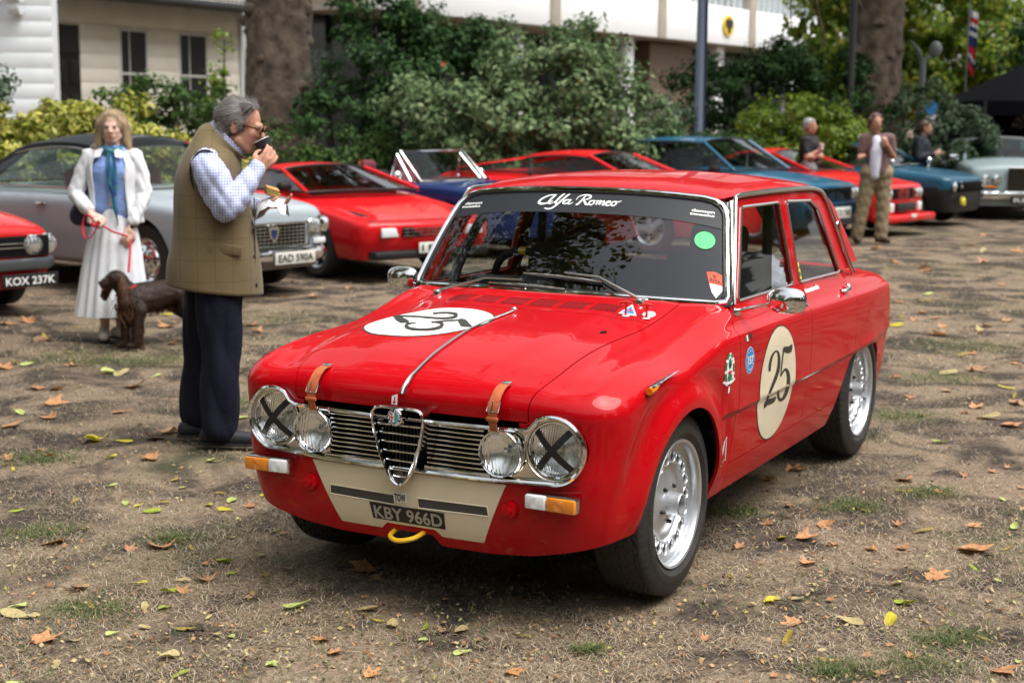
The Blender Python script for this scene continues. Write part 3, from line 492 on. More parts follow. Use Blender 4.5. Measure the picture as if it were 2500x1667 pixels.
m = MB(); m.bbox((2.3, .385, 4.74), (8.55, .07, .72), .01); m.build('frieze', STUCCO, H)
m = MB(); m.bbox((2.3, .30, .65), (8.55, .22, 1.3), .01); m.build('plinth', STUCCO, H)
for a, b in OPEN[1:]:
    c = (a + b) / 2; m = MB(); m.box((c, .395, 3.0), (b - a, .03, 2.62)); wn = m.build('window', PANE, H, False); m = MB()
    for x, y_, z, w_, h in ((a + .04, .37, 3, .08, 2.6), (b - .04, .37, 3, .08, 2.6), (c, .37, 4.27, b - a, .08), (c, .36, 2.95, b - a, .07), (c - .18, .372, 3, .03, 2.6)): m.box((x, y_, z), (w_, .04, h))
    m.build('sash', SASH, wn, False); m = MB(); m.bbox((c, .28, 1.66), (b - a + .2, .25, .08), .01); m.build('sill', STUCCO, wn)
m = MB(); m.box((-1.12, .38, 2.9), (1.0, .04, 2.8)); dr = m.build('door', mat('door_black', (.010, .011, .011), .3), H, False)
m = MB(); m.box((-1.12, .355, 3.78), (.96, .02, .5)); m.build('fanlight', PANE, dr, False); m = MB()
for z in (1.9, 2.9): m.bbox((-1.36, .355, z), (.34, .03, .75), .01); m.bbox((-.88, .355, z), (.34, .03, .75), .01)
m.bbox((-1.12, .35, 3.50), (1.0, .05, .08), .01); m.build('door_panel', mat('door_black', (.010, .011, .011), .3), dr)
m = MB(); m.bbox((2.3, -.25, 5.18), (8.7, 1.3, .16), .02); bl = m.build('balcony', mat('lead_grey', (.05, .05, .055), .6), H)
for i in range(44): x = -1.9 + .195 * i; m = MB(); m.box((x, -.85, 5.70), (.03, .03, .9)); m.tube([(x, -.85, 5.95), (x + .1, -.85, 5.75), (x + .195, -.85, 5.95)], .015, 4); m.build('baluster', IRON, bl, False)
m = MB(); m.box((2.3, -.85, 6.14), (8.6, .05, .05)); m.box((2.3, -.85, 5.32), (8.6, .04, .04)); m.build('handrail', IRON, bl, False)
m = MB(); m.tube([(6.4, .30, .3), (6.4, .30, 5.0)], .05, 8); m.build('drainpipe', PALE, H)
Pt = thing('stucco_porch', 'pale grey stucco porch pier with grooved courses, upper left corner', 'porch', (-15.3, 42., 0))
m = MB(); m.box((0, .35, 3.5), (4.9, .6, 7.)); m.build('pier', PALE, Pt, False)
for i in range(11): m = MB(); m.bbox((.62, .02, 1.05 + .425 * i), (3.7, .05, .4205), .004); m.build('stucco_course', PALE, Pt)
m = MB(); m.bbox((-1.75, -.02, 3.), (.9, .1, 4.2), .01); m.build('shutter', mat('porch_dark_brown', (.03, .024, .022), .5), Pt)  # evenly dark brown panel on the pier
m = MB(); m.lathe([(.0, -.2), (.34, -.2), (.38, -.12), (.38, .12), (.34, .2), (0, .2)], 18, 'x', (1.55, -.25, 5.05)); m.lathe([(.0, -.16), (.2, -.16), (.22, .16), (0, .16)], 14, 'x', (1.55, -.2, 4.62)); m.bbox((1.4, -.35, 5.55), (.9, .8, .3), .03); m.build('scroll_bracket', PALE, Pt)
# white modernist building
E_ = thing('office_building', 'white modernist building with concrete fins and an oval emblem, behind the shrubs', 'building', (-5., 36., 0), math.atan2(.832, .555))
FIN = [2.2, 4.45, 11.37, 18.15, 25.33, 32.3, 39.]
for a, b in zip(FIN[:-1], FIN[1:]): m = MB(); m.bbox(((a + b) / 2, .25, 5.06), (b - a - .5, .3, 1.34), .02); m.build('white_panel', WPANEL, E_)
for x in FIN: m = MB(); m.bbox((x, .22, 6.55), (.52, .36, 4.36), .02); m.build('fin', CONC, E_)
m = MB(); m.box((21.3, 1.7, 4.42), (38., 3., .10)); m.build('soffit', mat('soffit_paint', (.40, .36, .30), .8), E_, False)
m = MB(); m.box((21.3, 2.6, 2.2), (38., .1, 4.4)); gl = m.build('glass_wall', PANE, E_, False)
for i in range(25): m = MB(); m.box((2.4 + 1.5 * i, 2.5, 2.2), (.09, .12, 4.4)); m.build('mullion', IRON, gl, False)
for x in (10.2, 16.95, 23.85, 30.9): m = MB(); m.bbox((x, .9, 2.2), (.62, .5, 4.34), .02); m.build('column', WPANEL, E_)
m = MB(); m.box((20.6, 1.6, 2.2), (3.2, 1.2, 4.2)); m.build('entrance_block', mat('entrance_brown', (.13, .085, .055), .6), E_, False)
m = MB(); m.box((21.3, 1.2, 7.4), (38., .1, 3.2)); m.build('upper_glazing', mat('pale_glass', (.34, .40, .44), .15), E_, False)
for i in range(72): m = MB(); m.box((2.3 + .52 * i, .3, 6.15), (.05, .05, .85)); m.build('railing_bar', SASH, E_, False)
m = MB(); m.box((21.3, .3, 6.6), (38., .07, .06)); m.build('railing', SASH, E_, False)
m = MB(); m.box((21.3, 3.1, 5.5), (38., .8, 11.)); m.build('core', CONC, E_, False)
m = MB(); m.lathe([(0, -.0), (.40, -.0), (.42, .04), (.42, .08)], 30, 'y', (0, 0, 0)); ob = m.build('emblem', mat('emblem_yellow', (.72, .47, .02), .5), E_); ob.scale = (1, 1, .92); ob.location = (23.2, .02, 5.06)
EAG = [(0, .33), (.06, .28), (.05, .2), (.12, .22), (.28, .26), (.32, .1), (.27, -.05), (.2, -.1), (.14, -.08), (.1, -.18), (.16, -.27), (.06, -.25), (0, -.34)]; m = MB(); m.prism([(a, b) for a, b in EAG] + [(-a, b) for a, b in EAG[-2:0:-1]], -.02, -.012, 'y'); m.build('emblem_bird', mat('emblem_black', (.01, .01, .01), .5), ob, False)
# ================================================================ street furniture, gazebo
P = thing('lamp_post', 'tall blue-grey pole in front of the white building', 'pole', (2.97, 24., 0)); m = MB(); m.lathe([(.11, -.1), (.11, .9), (.085, 1.0), (.075, 3.), (.06, 9.)], 20, 'z'); m.build('pole', mat('pole_grey', (.20, .24, .33), .35, .4), P); m = MB(); m.lathe([(.13, 0), (.13, .12), (.115, .16)], 20, 'z'); m.build('collar', mat('pole_grey', (.20, .24, .33), .35, .4), P); m = MB(); m.box((.078, .0, 4.2), (.03, .14, 6.)); m.build('side_strip', mat('navy_strip', (.015, .02, .045), .4), P, False)  # navy strip down the right side of the pole
P = thing('lamp_post', 'slim black post at the left side of the right tree trunk', 'pole', (6.04, 27., 0)); m = MB(); m.lathe([(.10, -.1), (.10, 1.), (.07, 1.1), (.055, 7.)], 16, 'z'); m.build('pole', IRON, P)
P = thing('floodlight_mast', 'grey mast with two tilted lamp heads right of the right trunk', 'mast', (7.86, 29., 0)); GREYM = mat('grey_mast', (.17, .18, .18), .5); m = MB(); m.lathe([(.06, -.1), (.06, 2.80), (.0, 2.80)], 14, 'z'); m.build('pole', GREYM, P); m = MB(); m.tube([(-.02, 0, 2.80), (-.11, -.02, 2.98), (-.24, -.04, 3.16)], [.05, .085, .02], 10, flat=.5); m.build('lamp_head', GREYM, P); m = MB(); m.sph((.23, -.02, 3.02), (.12, .10, .15), 14, 10); m.tube([(0, 0, 2.80), (.18, 0, 2.92)], .035, 8); m.build('lamp_head', GREYM, P)
P = thing('flagpole', 'furled British flag on a thin pole above the gazebo', 'flag', (10.2, 34., 0)); m = MB(); m.tube([(0, 0, -.1), (0, 0, 4.3)], .018, 8); m.build('pole', GREYM, P)
FC = [mat('flag_red', (.50, .02, .03), .8), mat('flag_white', (.70, .70, .72), .8), mat('flag_blue', (.015, .03, .14), .8)]
for i, (z0, z1, c) in enumerate(((4.12, 3.98, 1), (3.98, 3.86, 0), (3.86, 3.78, 1), (3.78, 3.68, 2), (3.68, 3.58, 1), (3.58, 3.35, 2), (3.35, 3.24, 0), (3.24, 3.16, 1), (3.16, 3.06, 2), (3.06, 2.88, 0))):
    V = []
    for z in (z0, z1):
        for t in np.linspace(0, 1, 9): V.append((.02 + .16 * t + .05 * (z - 3.4), .05 * math.sin(t * 11 + z * 2), z - .25 * t * (1 if z < 3.3 else .3)))
    mesh('flag_band', V, grid_faces(2, 9), FC[c], P)
BT = mat('black_canvas', (.004, .004, .006), .9, spec=.05); G_ = thing('gazebo', 'black pop-up gazebo at the right edge', 'tent', (10.75, 31., 0))
m = MB(); e, h0, h1 = 1.5, 2.06, 2.95; m.add([(-e, -e, h0), (e, -e, h0), (e, e, h0), (-e, e, h0), (0, 0, h1)], [(0, 1, 4), (1, 2, 4), (2, 3, 4), (3, 0, 4)]); m.build('canopy', BT, G_, False); m = MB()
for a, b in (((-e, -e), (e, -e)), ((e, -e), (e, e)), ((e, e), (-e, e)), ((-e, e), (-e, -e))): m.add([(a[0] * 1.003, a[1] * 1.003, h0), (b[0] * 1.003, b[1] * 1.003, h0), (b[0] * 1.003, b[1] * 1.003, h0 - .28), (a[0] * 1.003, a[1] * 1.003, h0 - .28)], [(0, 1, 2, 3)])
m.build('valance', BT, G_, False)
for x, y in ((-e, -e), (e, -e), (e, e), (-e, e)): m = MB(); m.box((x * .99, y * .99, 1.), (.04, .04, 2.1)); m.build('leg', IRON, G_, False)
m = MB(); m.box((0, e * .98, .95), (2 * e, .02, 1.9)); m.box((-e * .98, 0, .95), (.02, 2 * e, 1.9)); bw = m.build('side_wall', BT, G_, False)
for x in (-1.0, .35):
    m = MB(); m.lathe([(.10, -.0), (.34, -.0)], 24, 'y', (x, 1.44, 1.5), arc=(0, math.pi)); m.build('wall_emblem', mat('emblem_grey', (.20, .19, .18), .7), bw); m = MB()
    for q in np.linspace(.3, 2.8, 6): m.tube([(x + .12 * math.cos(q), 1.43, 1.5 + .12 * math.sin(q)), (x + .33 * math.cos(q + .3), 1.43, 1.5 + .33 * math.sin(q + .3))], .02, 4)
    m.build('emblem_spokes', BT, bw, False)
m = MB(); m.bbox((0, -.9, .45), (2.4, .6, .9), .02); m.build('counter', mat('brown_panel', (.06, .025, .015), .7), G_)
P = thing('road_sign', 'small blue and white road sign left of the gazebo', 'sign', (8.62, 31., 0)); m = MB(); m.tube([(0, 0, 0), (0, 0, 2.1)], .025, 8); m.build('pole', GREYM, P); m = MB(); m.lathe([(0, -.03), (.13, -.03), (.13, .0)], 20, 'y', (0, 0, 1.92)); m.build('disc', mat('sign_blue', (.03, .22, .62), .5), P); m = MB(); m.bbox((.06, -.03, 1.68), (.30, .02, .22), .005); m.build('plate', SASH, P)
# flowers: rust and pink heads in the border
FL = {'pink': [], 'orange': []}
for k, (x, y, z, c) in enumerate(((-1.1, 23.7, 2.5, 'orange'), (.95, 22.0, 2.2, 'orange'), (-.7, 21.5, 1.25, 'orange'), (2.05, 22.9, 1.25, 'pink'), (-1.95, 22.2, .6, 'orange'), (-2.25, 22.2, 1.0, 'orange'))):
    m = MB()
    for i in range(7): q = i * .9; m.add([(0, 0, 0), (.04 * math.cos(q), -.02, .04 * math.sin(q)), (.05 * math.cos(q + .4), -.03, .05 * math.sin(q + .4)), (.04 * math.cos(q + .8), -.02, .04 * math.sin(q + .8))], [(0, 1, 2, 3)])
    o = m.build('flower_head', FLOW[c], None); o.location = (x, y, z); FL[c].append(o)
for c, nm in (('pink', 'pink'), ('orange', 'rust-orange')): by_order(FL[c], f'small {nm} flower head among the border shrubs', f'small {nm} flower heads among the shrubs', 'flower', f'{nm} flower heads')
# ================================================================ hero saloon: body surface in the car's own frame (x forward, y left, z up, origin under the front axle)
WHEEL_R, WB = .325, 2.51
_YZ = pchip([.10, .16, .22, .28, .36, .46, .56, .66, .76, .82, .848, .860, .872, .90, .95, 1.0, 1.1], [.50, .62, .690, .714, .734, .748, .757, .764, .767, .764, .758, .748, .734, .716, .690, .665, .60])
_DY = pchip([-3.5, -3.2, -3.0, -2.8, -2.4, -2.0, -1.4, -.6, 0, .3, .45, .62, .8], [-.13, -.085, -.06, -.04, -.014, -.004, 0, 0, 0, -.008, -.016, -.035, -.07])
_DZ = pchip([-3.4, -3.0, -2.2, -1.4, -.5, 0, .4, .7], [.06, .045, .018, .003, 0, .03, .05, .08])
_ZC = pchip([-3.6, -3.36, -3.26, -3.1, -2.8, -2.45, -2.2, -1.5, -.75, -.62, -.5, -.35, -.151, .118, .41, .5, .56, .60, .63, .66, .70], [.74, .82, .855, .89, .925, .95, .97, 1.0, 1.0, .992, .972, .948, .926, .905, .847, .816, .793, .772, .752, .722, .66])
_DT = pchip([-3.4, -2.2, -.7, -.5, -.2, 0, .4, .62, .7], [.06, .06, .035, .04, .075, .088, .05, .035, .03])
_XF = pchip([.05, .15, .20, .25, .30, .40, .50, .60, .70, .74, .80, .9], [.40, .50, .54, .567, .585, .604, .610, .603, .607, .612, .615, .615])
def side_y(x, z):
    zz = z + _DZ(x) * sstep(.5, .8, z)
    y = _YZ(zz) + _DY(x) * (1 - .35 * sstep(.9, 1.0, z))
    y = y + .0105 * np.clip((z - .552) / .018, 0, 1) * np.exp(-np.clip(z - .569, 0, None) / .085) * sstep(-.365, -.385, x)
    r = np.hypot(x - .0, np.maximum(z - .325, 0)); fl = np.exp(-(np.clip(r - .355, 0, None) / .055)**2) * sstep(.20, .42, z)
    y = y + .024 * fl - .010 * np.exp(-((r - .47) / .05)**2) * sstep(.3, .5, z) * (1 - sstep(.70, .80, z))
    r2 = np.hypot(x + 2.51, np.maximum(z - .25, 0)); y = y + .006 * np.exp(-((r2 - .33) / .03)**2)
    return y
def top_z(x, y):
    a = np.abs(y); z = _ZC(x) - _DT(x) * (a / .7)**3.2
    fr = sstep(-.62, -.40, x) * (1 - sstep(.50, .60, x))
    z = z + fr * (.011 * np.exp(-((a - .660) / .040)**2) - .008 * np.exp(-((a - .53) / .040)**2))
    z = z + .005 * fr * (1 - sstep(.30, .40, a + .08 * sstep(.0, .6, x)))
    return z
def body_F(P):
    x, y, z = P[:, 0], P[:, 1], P[:, 2]; a = np.abs(y)
    s = a - side_y(x, z)
    f = x - (_XF(z) - .022 * (a / .6)**2.2)
    r = (-3.285 + .035 * (a / .6)**2 + .10 * np.clip(.40 - z, 0, 1) + .05 * sstep(.5, .9, z)) - x
    t = z - top_z(x, y)
    return smax(smax(smax(s, f, .145), r, .16), t, .040 + .022 * sstep(.2, .5, x))
# greenhouse
_YG = pchip([.90, .945, 1.0, 1.10, 1.22, 1.31, 1.36, 1.45], [.706, .692, .677, .654, .624, .602, .588, .55])
_ZR = pchip([-2.9, -2.5, -2.3, -2.1, -1.8, -1.5, -1.2, -1.0, -.9, -.84, -.78, -.6], [1.20, 1.30, 1.352, 1.385, 1.41, 1.422, 1.421, 1.411, 1.397, 1.380, 1.352, 1.25])
def roof_z(x, y): return _ZR(x) - .045 * (np.abs(y) / .58)**2.4
def cabin_F(P):
    x, y, z = P[:, 0], P[:, 1], P[:, 2]; a = np.abs(y)
    s = a - _YG(z); t = z - roof_z(x, y); r = (-2.27 - (1.36 - z) * .82 + .05 * (a / .6)**2) - x
    return smax(smax(s, t, .085), r, .10)
def screen_P(a, b, out=0.):
    """windscreen skin: a from -1 (right) to 1 (left), b from 0 (base) to 1 (top)"""
    a, b = np.asarray(a, float), np.asarray(b, float); m = np.abs(a)
    y = a * (.690 + (.588 - .690) * b)
    xb, xt = -.485 - .1075 * m**2.6, -.795 - .038 * m**2.6
    zb, zt = .970 - .016 * m**2, 1.358 - .031 * m**2.4
    x = xb + (xt - xb) * b + .016 * np.sin(np.pi * b) * (1 - .5 * m); z = zb + (zt - zb) * b + .012 * np.sin(np.pi * b)
    return np.stack([x + out * .75, y + out * .3 * a, z + out * .6], -1)
_DRIPX = pchip([-2.30, -2.285, -2.22, -2.16, -2.12, -2.06, -1.98, -1.90, -1.5, -1.0, -.86, -.6], [.90, .925, 1.06, 1.17, 1.255, 1.315, 1.337, 1.343, 1.348, 1.346, 1.338, 1.30])
def door_front_x(z): return np.interp(z, [.2, .36, .63, .80, .866, .90, .946, 1.0], [-.50, -.512, -.525, -.522, -.535, -.565, -.612, -.65])
def bpillar_x(z): return np.interp(z, [.3, .36, .57, .85, .95, 1.33], [-1.42, -1.425, -1.436, -1.442, -1.446, -1.470])
def rdoor_rear_x(z): return np.interp(z, [.30, .363, .45, .53, .572, .60, .83, .90, .945], [-1.955, -1.972, -2.03, -2.10, -2.165, -2.18, -2.20, -2.205, -2.235])
def bonnet_y(x): return np.interp(x, [-.6, -.23, -.02, .26, .43, .55, .66, .75], [.525, .513, .497, .492, .488, .470, .432, .40])
# hand-drawn numerals as pen strokes: (edge a, edge b) pairs on the door skin (x, z) and on the bonnet skin (x, y)
NUM_DOOR = [[(-.883,.664,-.855,.668),(-.883,.67,-.854,.674),(-.883,.678,-.852,.683),(-.886,.686,-.852,.692),(-.888,.696,-.857,.702),(-.893,.706,-.864,.712),(-.899,.714,-.872,.721),(-.906,.721,-.883,.728),(-.915,.726,-.894,.733),(-.924,.73,-.906,.737),(-.933,.732,-.918,.739),(-.94,.733,-.931,.74),(-.945,.733,-.946,.739),(-.949,.731,-.962,.736),(-.954,.729,-.975,.73),(-.959,.724,-.985,.723),(-.963,.717,-.993,.714),(-.966,.708,-.999,.704),(-.967,.697,-1.002,.692),(-.966,.685,-1.003,.679),(-.963,.672,-1.001,.665),(-.957,.66,-.997,.651),(-.949,.65,-.989,.64),(-.939,.64,-.978,.63),(-.926,.63,-.965,.62),(-.911,.618,-.947,.608),(-.894,.605,-.928,.596),(-.877,.593,-.909,.584),(-.863,.581,-.89,.573),(-.849,.569,-.896,.558),(-.873,.552,-.895,.546),(-.865,.541,-.884,.536),(-.859,.532,-.875,.528),(-.855,.525,-.868,.522)],[(-.863,.516,-.854,.519),(-.874,.518,-.851,.525),(-.887,.521,-.85,.533),(-.9,.523,-.852,.54),(-.91,.522,-.862,.545),(-.92,.521,-.874,.547),(-.931,.52,-.888,.549),(-.941,.52,-.908,.548),(-.959,.52,-.925,.546),(-.981,.521,-.936,.545),(-.993,.527,-.955,.543),(-1.0,.534,-.976,.544),(-1.002,.54,-.993,.543)],[(-1.025,.733,-1.04,.74),(-1.032,.728,-1.055,.739),(-1.046,.721,-1.073,.737),(-1.061,.714,-1.088,.737),(-1.079,.71,-1.095,.735),(-1.108,.705,-1.091,.735),(-1.144,.706,-1.08,.734),(-1.153,.716,-1.097,.733),(-1.156,.726,-1.121,.736),(-1.154,.734,-1.142,.738)],[(-1.03,.734,-1.048,.731),(-1.026,.719,-1.044,.716),(-1.02,.698,-1.038,.695),(-1.015,.677,-1.033,.674),(-1.011,.658,-1.028,.655),(-1.008,.638,-1.023,.635),(-1.006,.625,-1.02,.622)],[(-1.019,.622,-1.007,.625),(-1.028,.625,-1.013,.63),(-1.04,.631,-1.023,.636),(-1.052,.635,-1.033,.641),(-1.064,.637,-1.044,.645),(-1.075,.639,-1.057,.649),(-1.075,.639,-1.081,.648),(-1.076,.637,-1.103,.64),(-1.083,.632,-1.119,.631),(-1.089,.624,-1.13,.621),(-1.094,.615,-1.138,.61),(-1.098,.604,-1.142,.598),(-1.097,.593,-1.143,.585),(-1.094,.581,-1.138,.572),(-1.095,.566,-1.17,.551),(-1.118,.549,-1.164,.538),(-1.11,.539,-1.153,.527),(-1.099,.531,-1.14,.518),(-1.087,.526,-1.125,.512),(-1.076,.523,-1.108,.509),(-1.067,.523,-1.087,.508),(-1.066,.522,-1.061,.511),(-1.065,.523,-1.038,.52),(-1.056,.527,-1.025,.529),(-1.048,.534,-1.016,.538),(-1.04,.543,-1.014,.547),(-1.03,.554,-1.0,.56),(-1.002,.567,-.982,.57)]]
NUM_BONNET = [[(-.009,-.263,-.039,-.281),(-.014,-.258,-.044,-.276),(-.02,-.251,-.05,-.269),(-.026,-.242,-.055,-.26),(-.029,-.232,-.06,-.25),(-.031,-.221,-.063,-.24),(-.032,-.209,-.064,-.228),(-.027,-.196,-.064,-.217),(-.021,-.183,-.061,-.204),(-.014,-.172,-.056,-.193),(-.007,-.165,-.048,-.182),(-.006,-.164,-.03,-.168),(-.015,-.169,-.001,-.15),(-.015,-.169,.02,-.141),(-.006,-.167,.034,-.138),(.004,-.167,.046,-.139),(.016,-.168,.055,-.143),(.028,-.172,.063,-.15),(.037,-.18,.069,-.161),(.041,-.193,.072,-.174),(.043,-.209,.073,-.191),(.043,-.226,.072,-.209),(.04,-.246,.069,-.229),(.036,-.267,.064,-.25),(.031,-.288,.059,-.271),(.025,-.31,.054,-.292),(.012,-.337,.047,-.316),(-.006,-.366,.033,-.342),(-.02,-.391,.019,-.367),(-.026,-.41,.008,-.389),(-.031,-.426,.004,-.405),(-.03,-.437,-.0,-.418),(-.028,-.445,-.003,-.429),(-.025,-.449,-.006,-.437)],[(.002,-.429,-.018,-.44),(.029,-.409,-.014,-.432),(.061,-.385,-.004,-.419),(.094,-.358,.002,-.409),(.116,-.338,.009,-.399),(.133,-.321,.017,-.388),(.147,-.307,.026,-.376),(.148,-.299,.049,-.356),(.149,-.292,.069,-.338),(.148,-.286,.086,-.321),(.146,-.282,.104,-.304),(.143,-.277,.118,-.291),(.139,-.276,.13,-.281)],[(.133,-.185,.121,-.192),(.132,-.179,.117,-.189),(.13,-.172,.112,-.183),(.131,-.164,.109,-.176),(.135,-.154,.109,-.168),(.141,-.144,.111,-.159),(.148,-.136,.116,-.15),(.153,-.131,.124,-.14),(.154,-.131,.14,-.127),(.148,-.134,.163,-.114),(.151,-.134,.179,-.108),(.159,-.132,.191,-.107),(.168,-.133,.202,-.108),(.178,-.135,.21,-.113),(.187,-.139,.217,-.119),(.196,-.146,.224,-.128),(.202,-.155,.229,-.138),(.208,-.166,.232,-.15),(.211,-.178,.234,-.164),(.211,-.193,.236,-.178),(.209,-.208,.236,-.193),(.205,-.223,.234,-.207),(.199,-.236,.23,-.22),(.191,-.248,.224,-.233),(.185,-.255,.214,-.247),(.192,-.25,.19,-.264),(.191,-.25,.17,-.273),(.185,-.253,.159,-.276),(.178,-.255,.151,-.275),(.171,-.255,.147,-.273),(.164,-.254,.144,-.268),(.158,-.25,.141,-.261),(.152,-.244,.139,-.252),(.147,-.24,.138,-.246)],[(.13,-.187,.115,-.196),(.124,-.176,.108,-.186),(.116,-.161,.098,-.172),(.107,-.145,.088,-.157),(.096,-.128,.077,-.14),(.084,-.111,.064,-.123),(.075,-.099,.055,-.111)],[(.084,-.1,.047,-.114),(.103,-.087,.046,-.109),(.125,-.07,.048,-.1),(.146,-.054,.046,-.095),(.151,-.045,.053,-.089),(.153,-.039,.059,-.082),(.154,-.035,.068,-.073),(.152,-.031,.083,-.06),(.152,-.025,.097,-.049),(.151,-.02,.11,-.038),(.149,-.015,.12,-.028),(.147,-.01,.13,-.018),(.143,-.008,.138,-.011)]]
RED = mat('red_paint', (.42, .001, .005), .5, coat=.5, spec=.05, var=(3., .06), bump=(900., .02, .0005))
CHROME = mat('chrome', (.82, .83, .84), .06, 1.)
DULLCHROME = mat('worn_chrome', (.62, .62, .60), .16, 1.)
BLACK = mat('black_rubber', (.012, .012, .013), .55, bump=(180., .15))
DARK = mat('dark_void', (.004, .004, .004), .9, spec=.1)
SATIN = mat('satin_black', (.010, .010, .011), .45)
CREAM = mat('cream_paint', (.72, .64, .47), .35, coat=.5, var=(5., .05))
WHITE = mat('white_vinyl', (.80, .80, .78), .35)
INK = mat('black_ink', (.03, .028, .022), .5)
SILVER = mat('silver_wheel', (.60, .62, .65), .32, .75, var=(9., .07))
TYRE = mat('tyre_rubber', (.016, .015, .015), .62, var=(14., .35, (.028, .025, .022)), bump=(240., .2, .002))
AMBER = mat('amber_lens', (.95, .30, .015), .12, coat=1., trans=.25)
CLEAR = mat('clear_lens', (.75, .77, .78), .15, coat=1., bump=(120., .25, .003))
LEATHER = mat('tan_leather', (.42, .10, .035), .5, var=(30., .18), bump=(220., .25, .002))
YELLOWP = mat('yellow_paint', (.85, .50, .02), .35, coat=.6)
REDPL = mat('red_plastic', (.62, .03, .02), .35)
GLASS = glass('window_glass', (.78, .84, .82), 1.5, .0)
SCREEN = glass('windscreen_glass', (.76, .81, .82), 1.55, .04)
CAR = thing('saloon_car', 'red four-door racing saloon with number 25 roundels, nearest the camera', 'car', (-.0685, 5.3797, 0), R(-117.9496))
# ------------------------------------------------ sheet metal
def skel_grid(path, phis, z0):
    """rays fanned out from an inner path; path = (x, y, nx, ny)"""
    p = np.array(path); ph = np.array(phis); O = np.zeros((len(p), len(ph), 3)); D = np.zeros_like(O)
    O[..., 0] = p[:, None, 0]; O[..., 1] = p[:, None, 1]; O[..., 2] = z0
    D[..., 0] = p[:, None, 2] * np.cos(ph)[None]; D[..., 1] = p[:, None, 3] * np.cos(ph)[None]; D[..., 2] = np.sin(ph)[None]
    P = ray_surface(body_F, O.reshape(-1, 3), D.reshape(-1, 3)); return P, grid_faces(len(p), len(ph)), grad(body_F, P)
def corner_path(xs, xc, yc, r, n0=70, nc=46, n1=26, end=1):
    """inner U path from the side at xs, round a corner to the middle (front for end=1, back for -1), mirrored"""
    h = []
    for x in np.linspace(xs, xc, n0, endpoint=False): h.append((x, yc + r, 0, 1))
    for q in np.linspace(0, math.pi / 2, nc, endpoint=False): h.append((xc + end * r * math.sin(q), yc + r * math.cos(q), end * math.sin(q), math.cos(q)))
    for y in np.linspace(yc, 0, n1): h.append((xc + end * r, y, end, 0))
    return h + [(x, -y, nx, -ny) for x, y, nx, ny in h[-2::-1]]
def outline_pts():
    top = [(.0, .662), (.10, .660), (.258, .662), (.379, .663), (.445, .664), (.470, .674)]
    arc = [(.545 + .108 * math.cos(q), .607 + .108 * math.sin(q)) for q in np.linspace(R(118), R(-98), 26)]
    bot = [(.485, .498), (.40, .495), (.319, .490), (.19, .489), (0., .490)]
    return top + arc + bot
OUT = outline_pts()
def poly_sd(y, z, poly):
    """signed distance to a polygon (positive outside)"""
    P = np.array(poly); d = np.full(y.shape, 1e9); ins = np.zeros(y.shape, bool)
    for i in range(len(P)):
        a, b = P[i], P[(i + 1) % len(P)]; e = b - a; wy, wz = y - a[0], z - a[1]
        t = np.clip((wy * e[0] + wz * e[1]) / (e @ e + 1e-12), 0, 1); d = np.minimum(d, np.hypot(wy - e[0] * t, wz - e[1] * t))
        c = ((a[1] > z) != (b[1] > z)) & (y < (b[0] - a[0]) * (z - a[1]) / (b[1] - a[1] + 1e-12) + a[0]); ins ^= c
    return np.where(ins, -d, d)
GRILLE = OUT + [(-y, z) for y, z in OUT[::-1]]
V, F, N = skel_grid(corner_path(-.66, .22, .30, .15), np.concatenate([np.linspace(R(-62), R(20), 44), np.linspace(R(22), R(90), 62)]), .52)
def arch_g(V, cx, Rr, zc=.325): return np.where(np.abs(V[:, 1]) > .44, np.hypot(V[:, 0] - cx, np.maximum(V[:, 2] - zc, 0)) - Rr, 1.)
def scr_base_x(y): m = np.minimum(np.abs(y) / .69, 1.02); return -.485 - .1075 * m**2.6
clips = [lambda V: arch_g(V, 0, .339),
         lambda V: V[:, 2] - np.where(V[:, 0] < -.2, .25, np.interp(np.abs(V[:, 1]), [0, .085, .11, .3, .45, .6, .72], [.262, .262, .222, .222, .236, .27, .30])),
         lambda V: np.maximum(np.abs(V[:, 1]) - bonnet_y(V[:, 0]) - .0015, .684 - V[:, 2]),
         lambda V: V[:, 0] - door_front_x(V[:, 2]) - .002,
         lambda V: np.where(np.abs(V[:, 1]) < .70, V[:, 0] - scr_base_x(V[:, 1]) - .004, 1.),
         lambda V: np.where(V[:, 0] > .40, poly_sd(V[:, 1], V[:, 2], GRILLE) - .002, 1.),
         lambda V: np.where((V[:, 0] > .4) & (np.abs(V[:, 1]) < .43), np.maximum(.494 - V[:, 2], V[:, 2] - .9), 1.)]
for c in clips: V, F, N = clip_mesh(V, F, c, N)
panel('front_bodywork', V, F, N, RED, CAR)
# bonnet: fanned over the nose, then straight up
pr = [(.38, q) for q in np.linspace(R(28), R(88), 40)] + [(x, R(90)) for x in np.linspace(.37, -.28, 66)]
ys = np.linspace(-.53, .53, 100); O = np.array([[(x, y, .50) for y in ys] for x, q in pr]).reshape(-1, 3); D = np.array([[(math.cos(q), 0, math.sin(q)) for y in ys] for x, q in pr]).reshape(-1, 3)
V = ray_surface(body_F, O, D); N = grad(body_F, V); F = grid_faces(len(pr), len(ys))
def bon_rear(V): return V[:, 0] - (-.205 - .05 * (np.abs(V[:, 1]) / .5)**2)
for c in [lambda V: bonnet_y(V[:, 0]) - .0025 - np.abs(V[:, 1]), lambda V: bon_rear(V) - .002, lambda V: V[:, 2] - .688]: V, F, N = clip_mesh(V, F, c, N)
panel('bonnet', V, F, N, RED, CAR, .02)
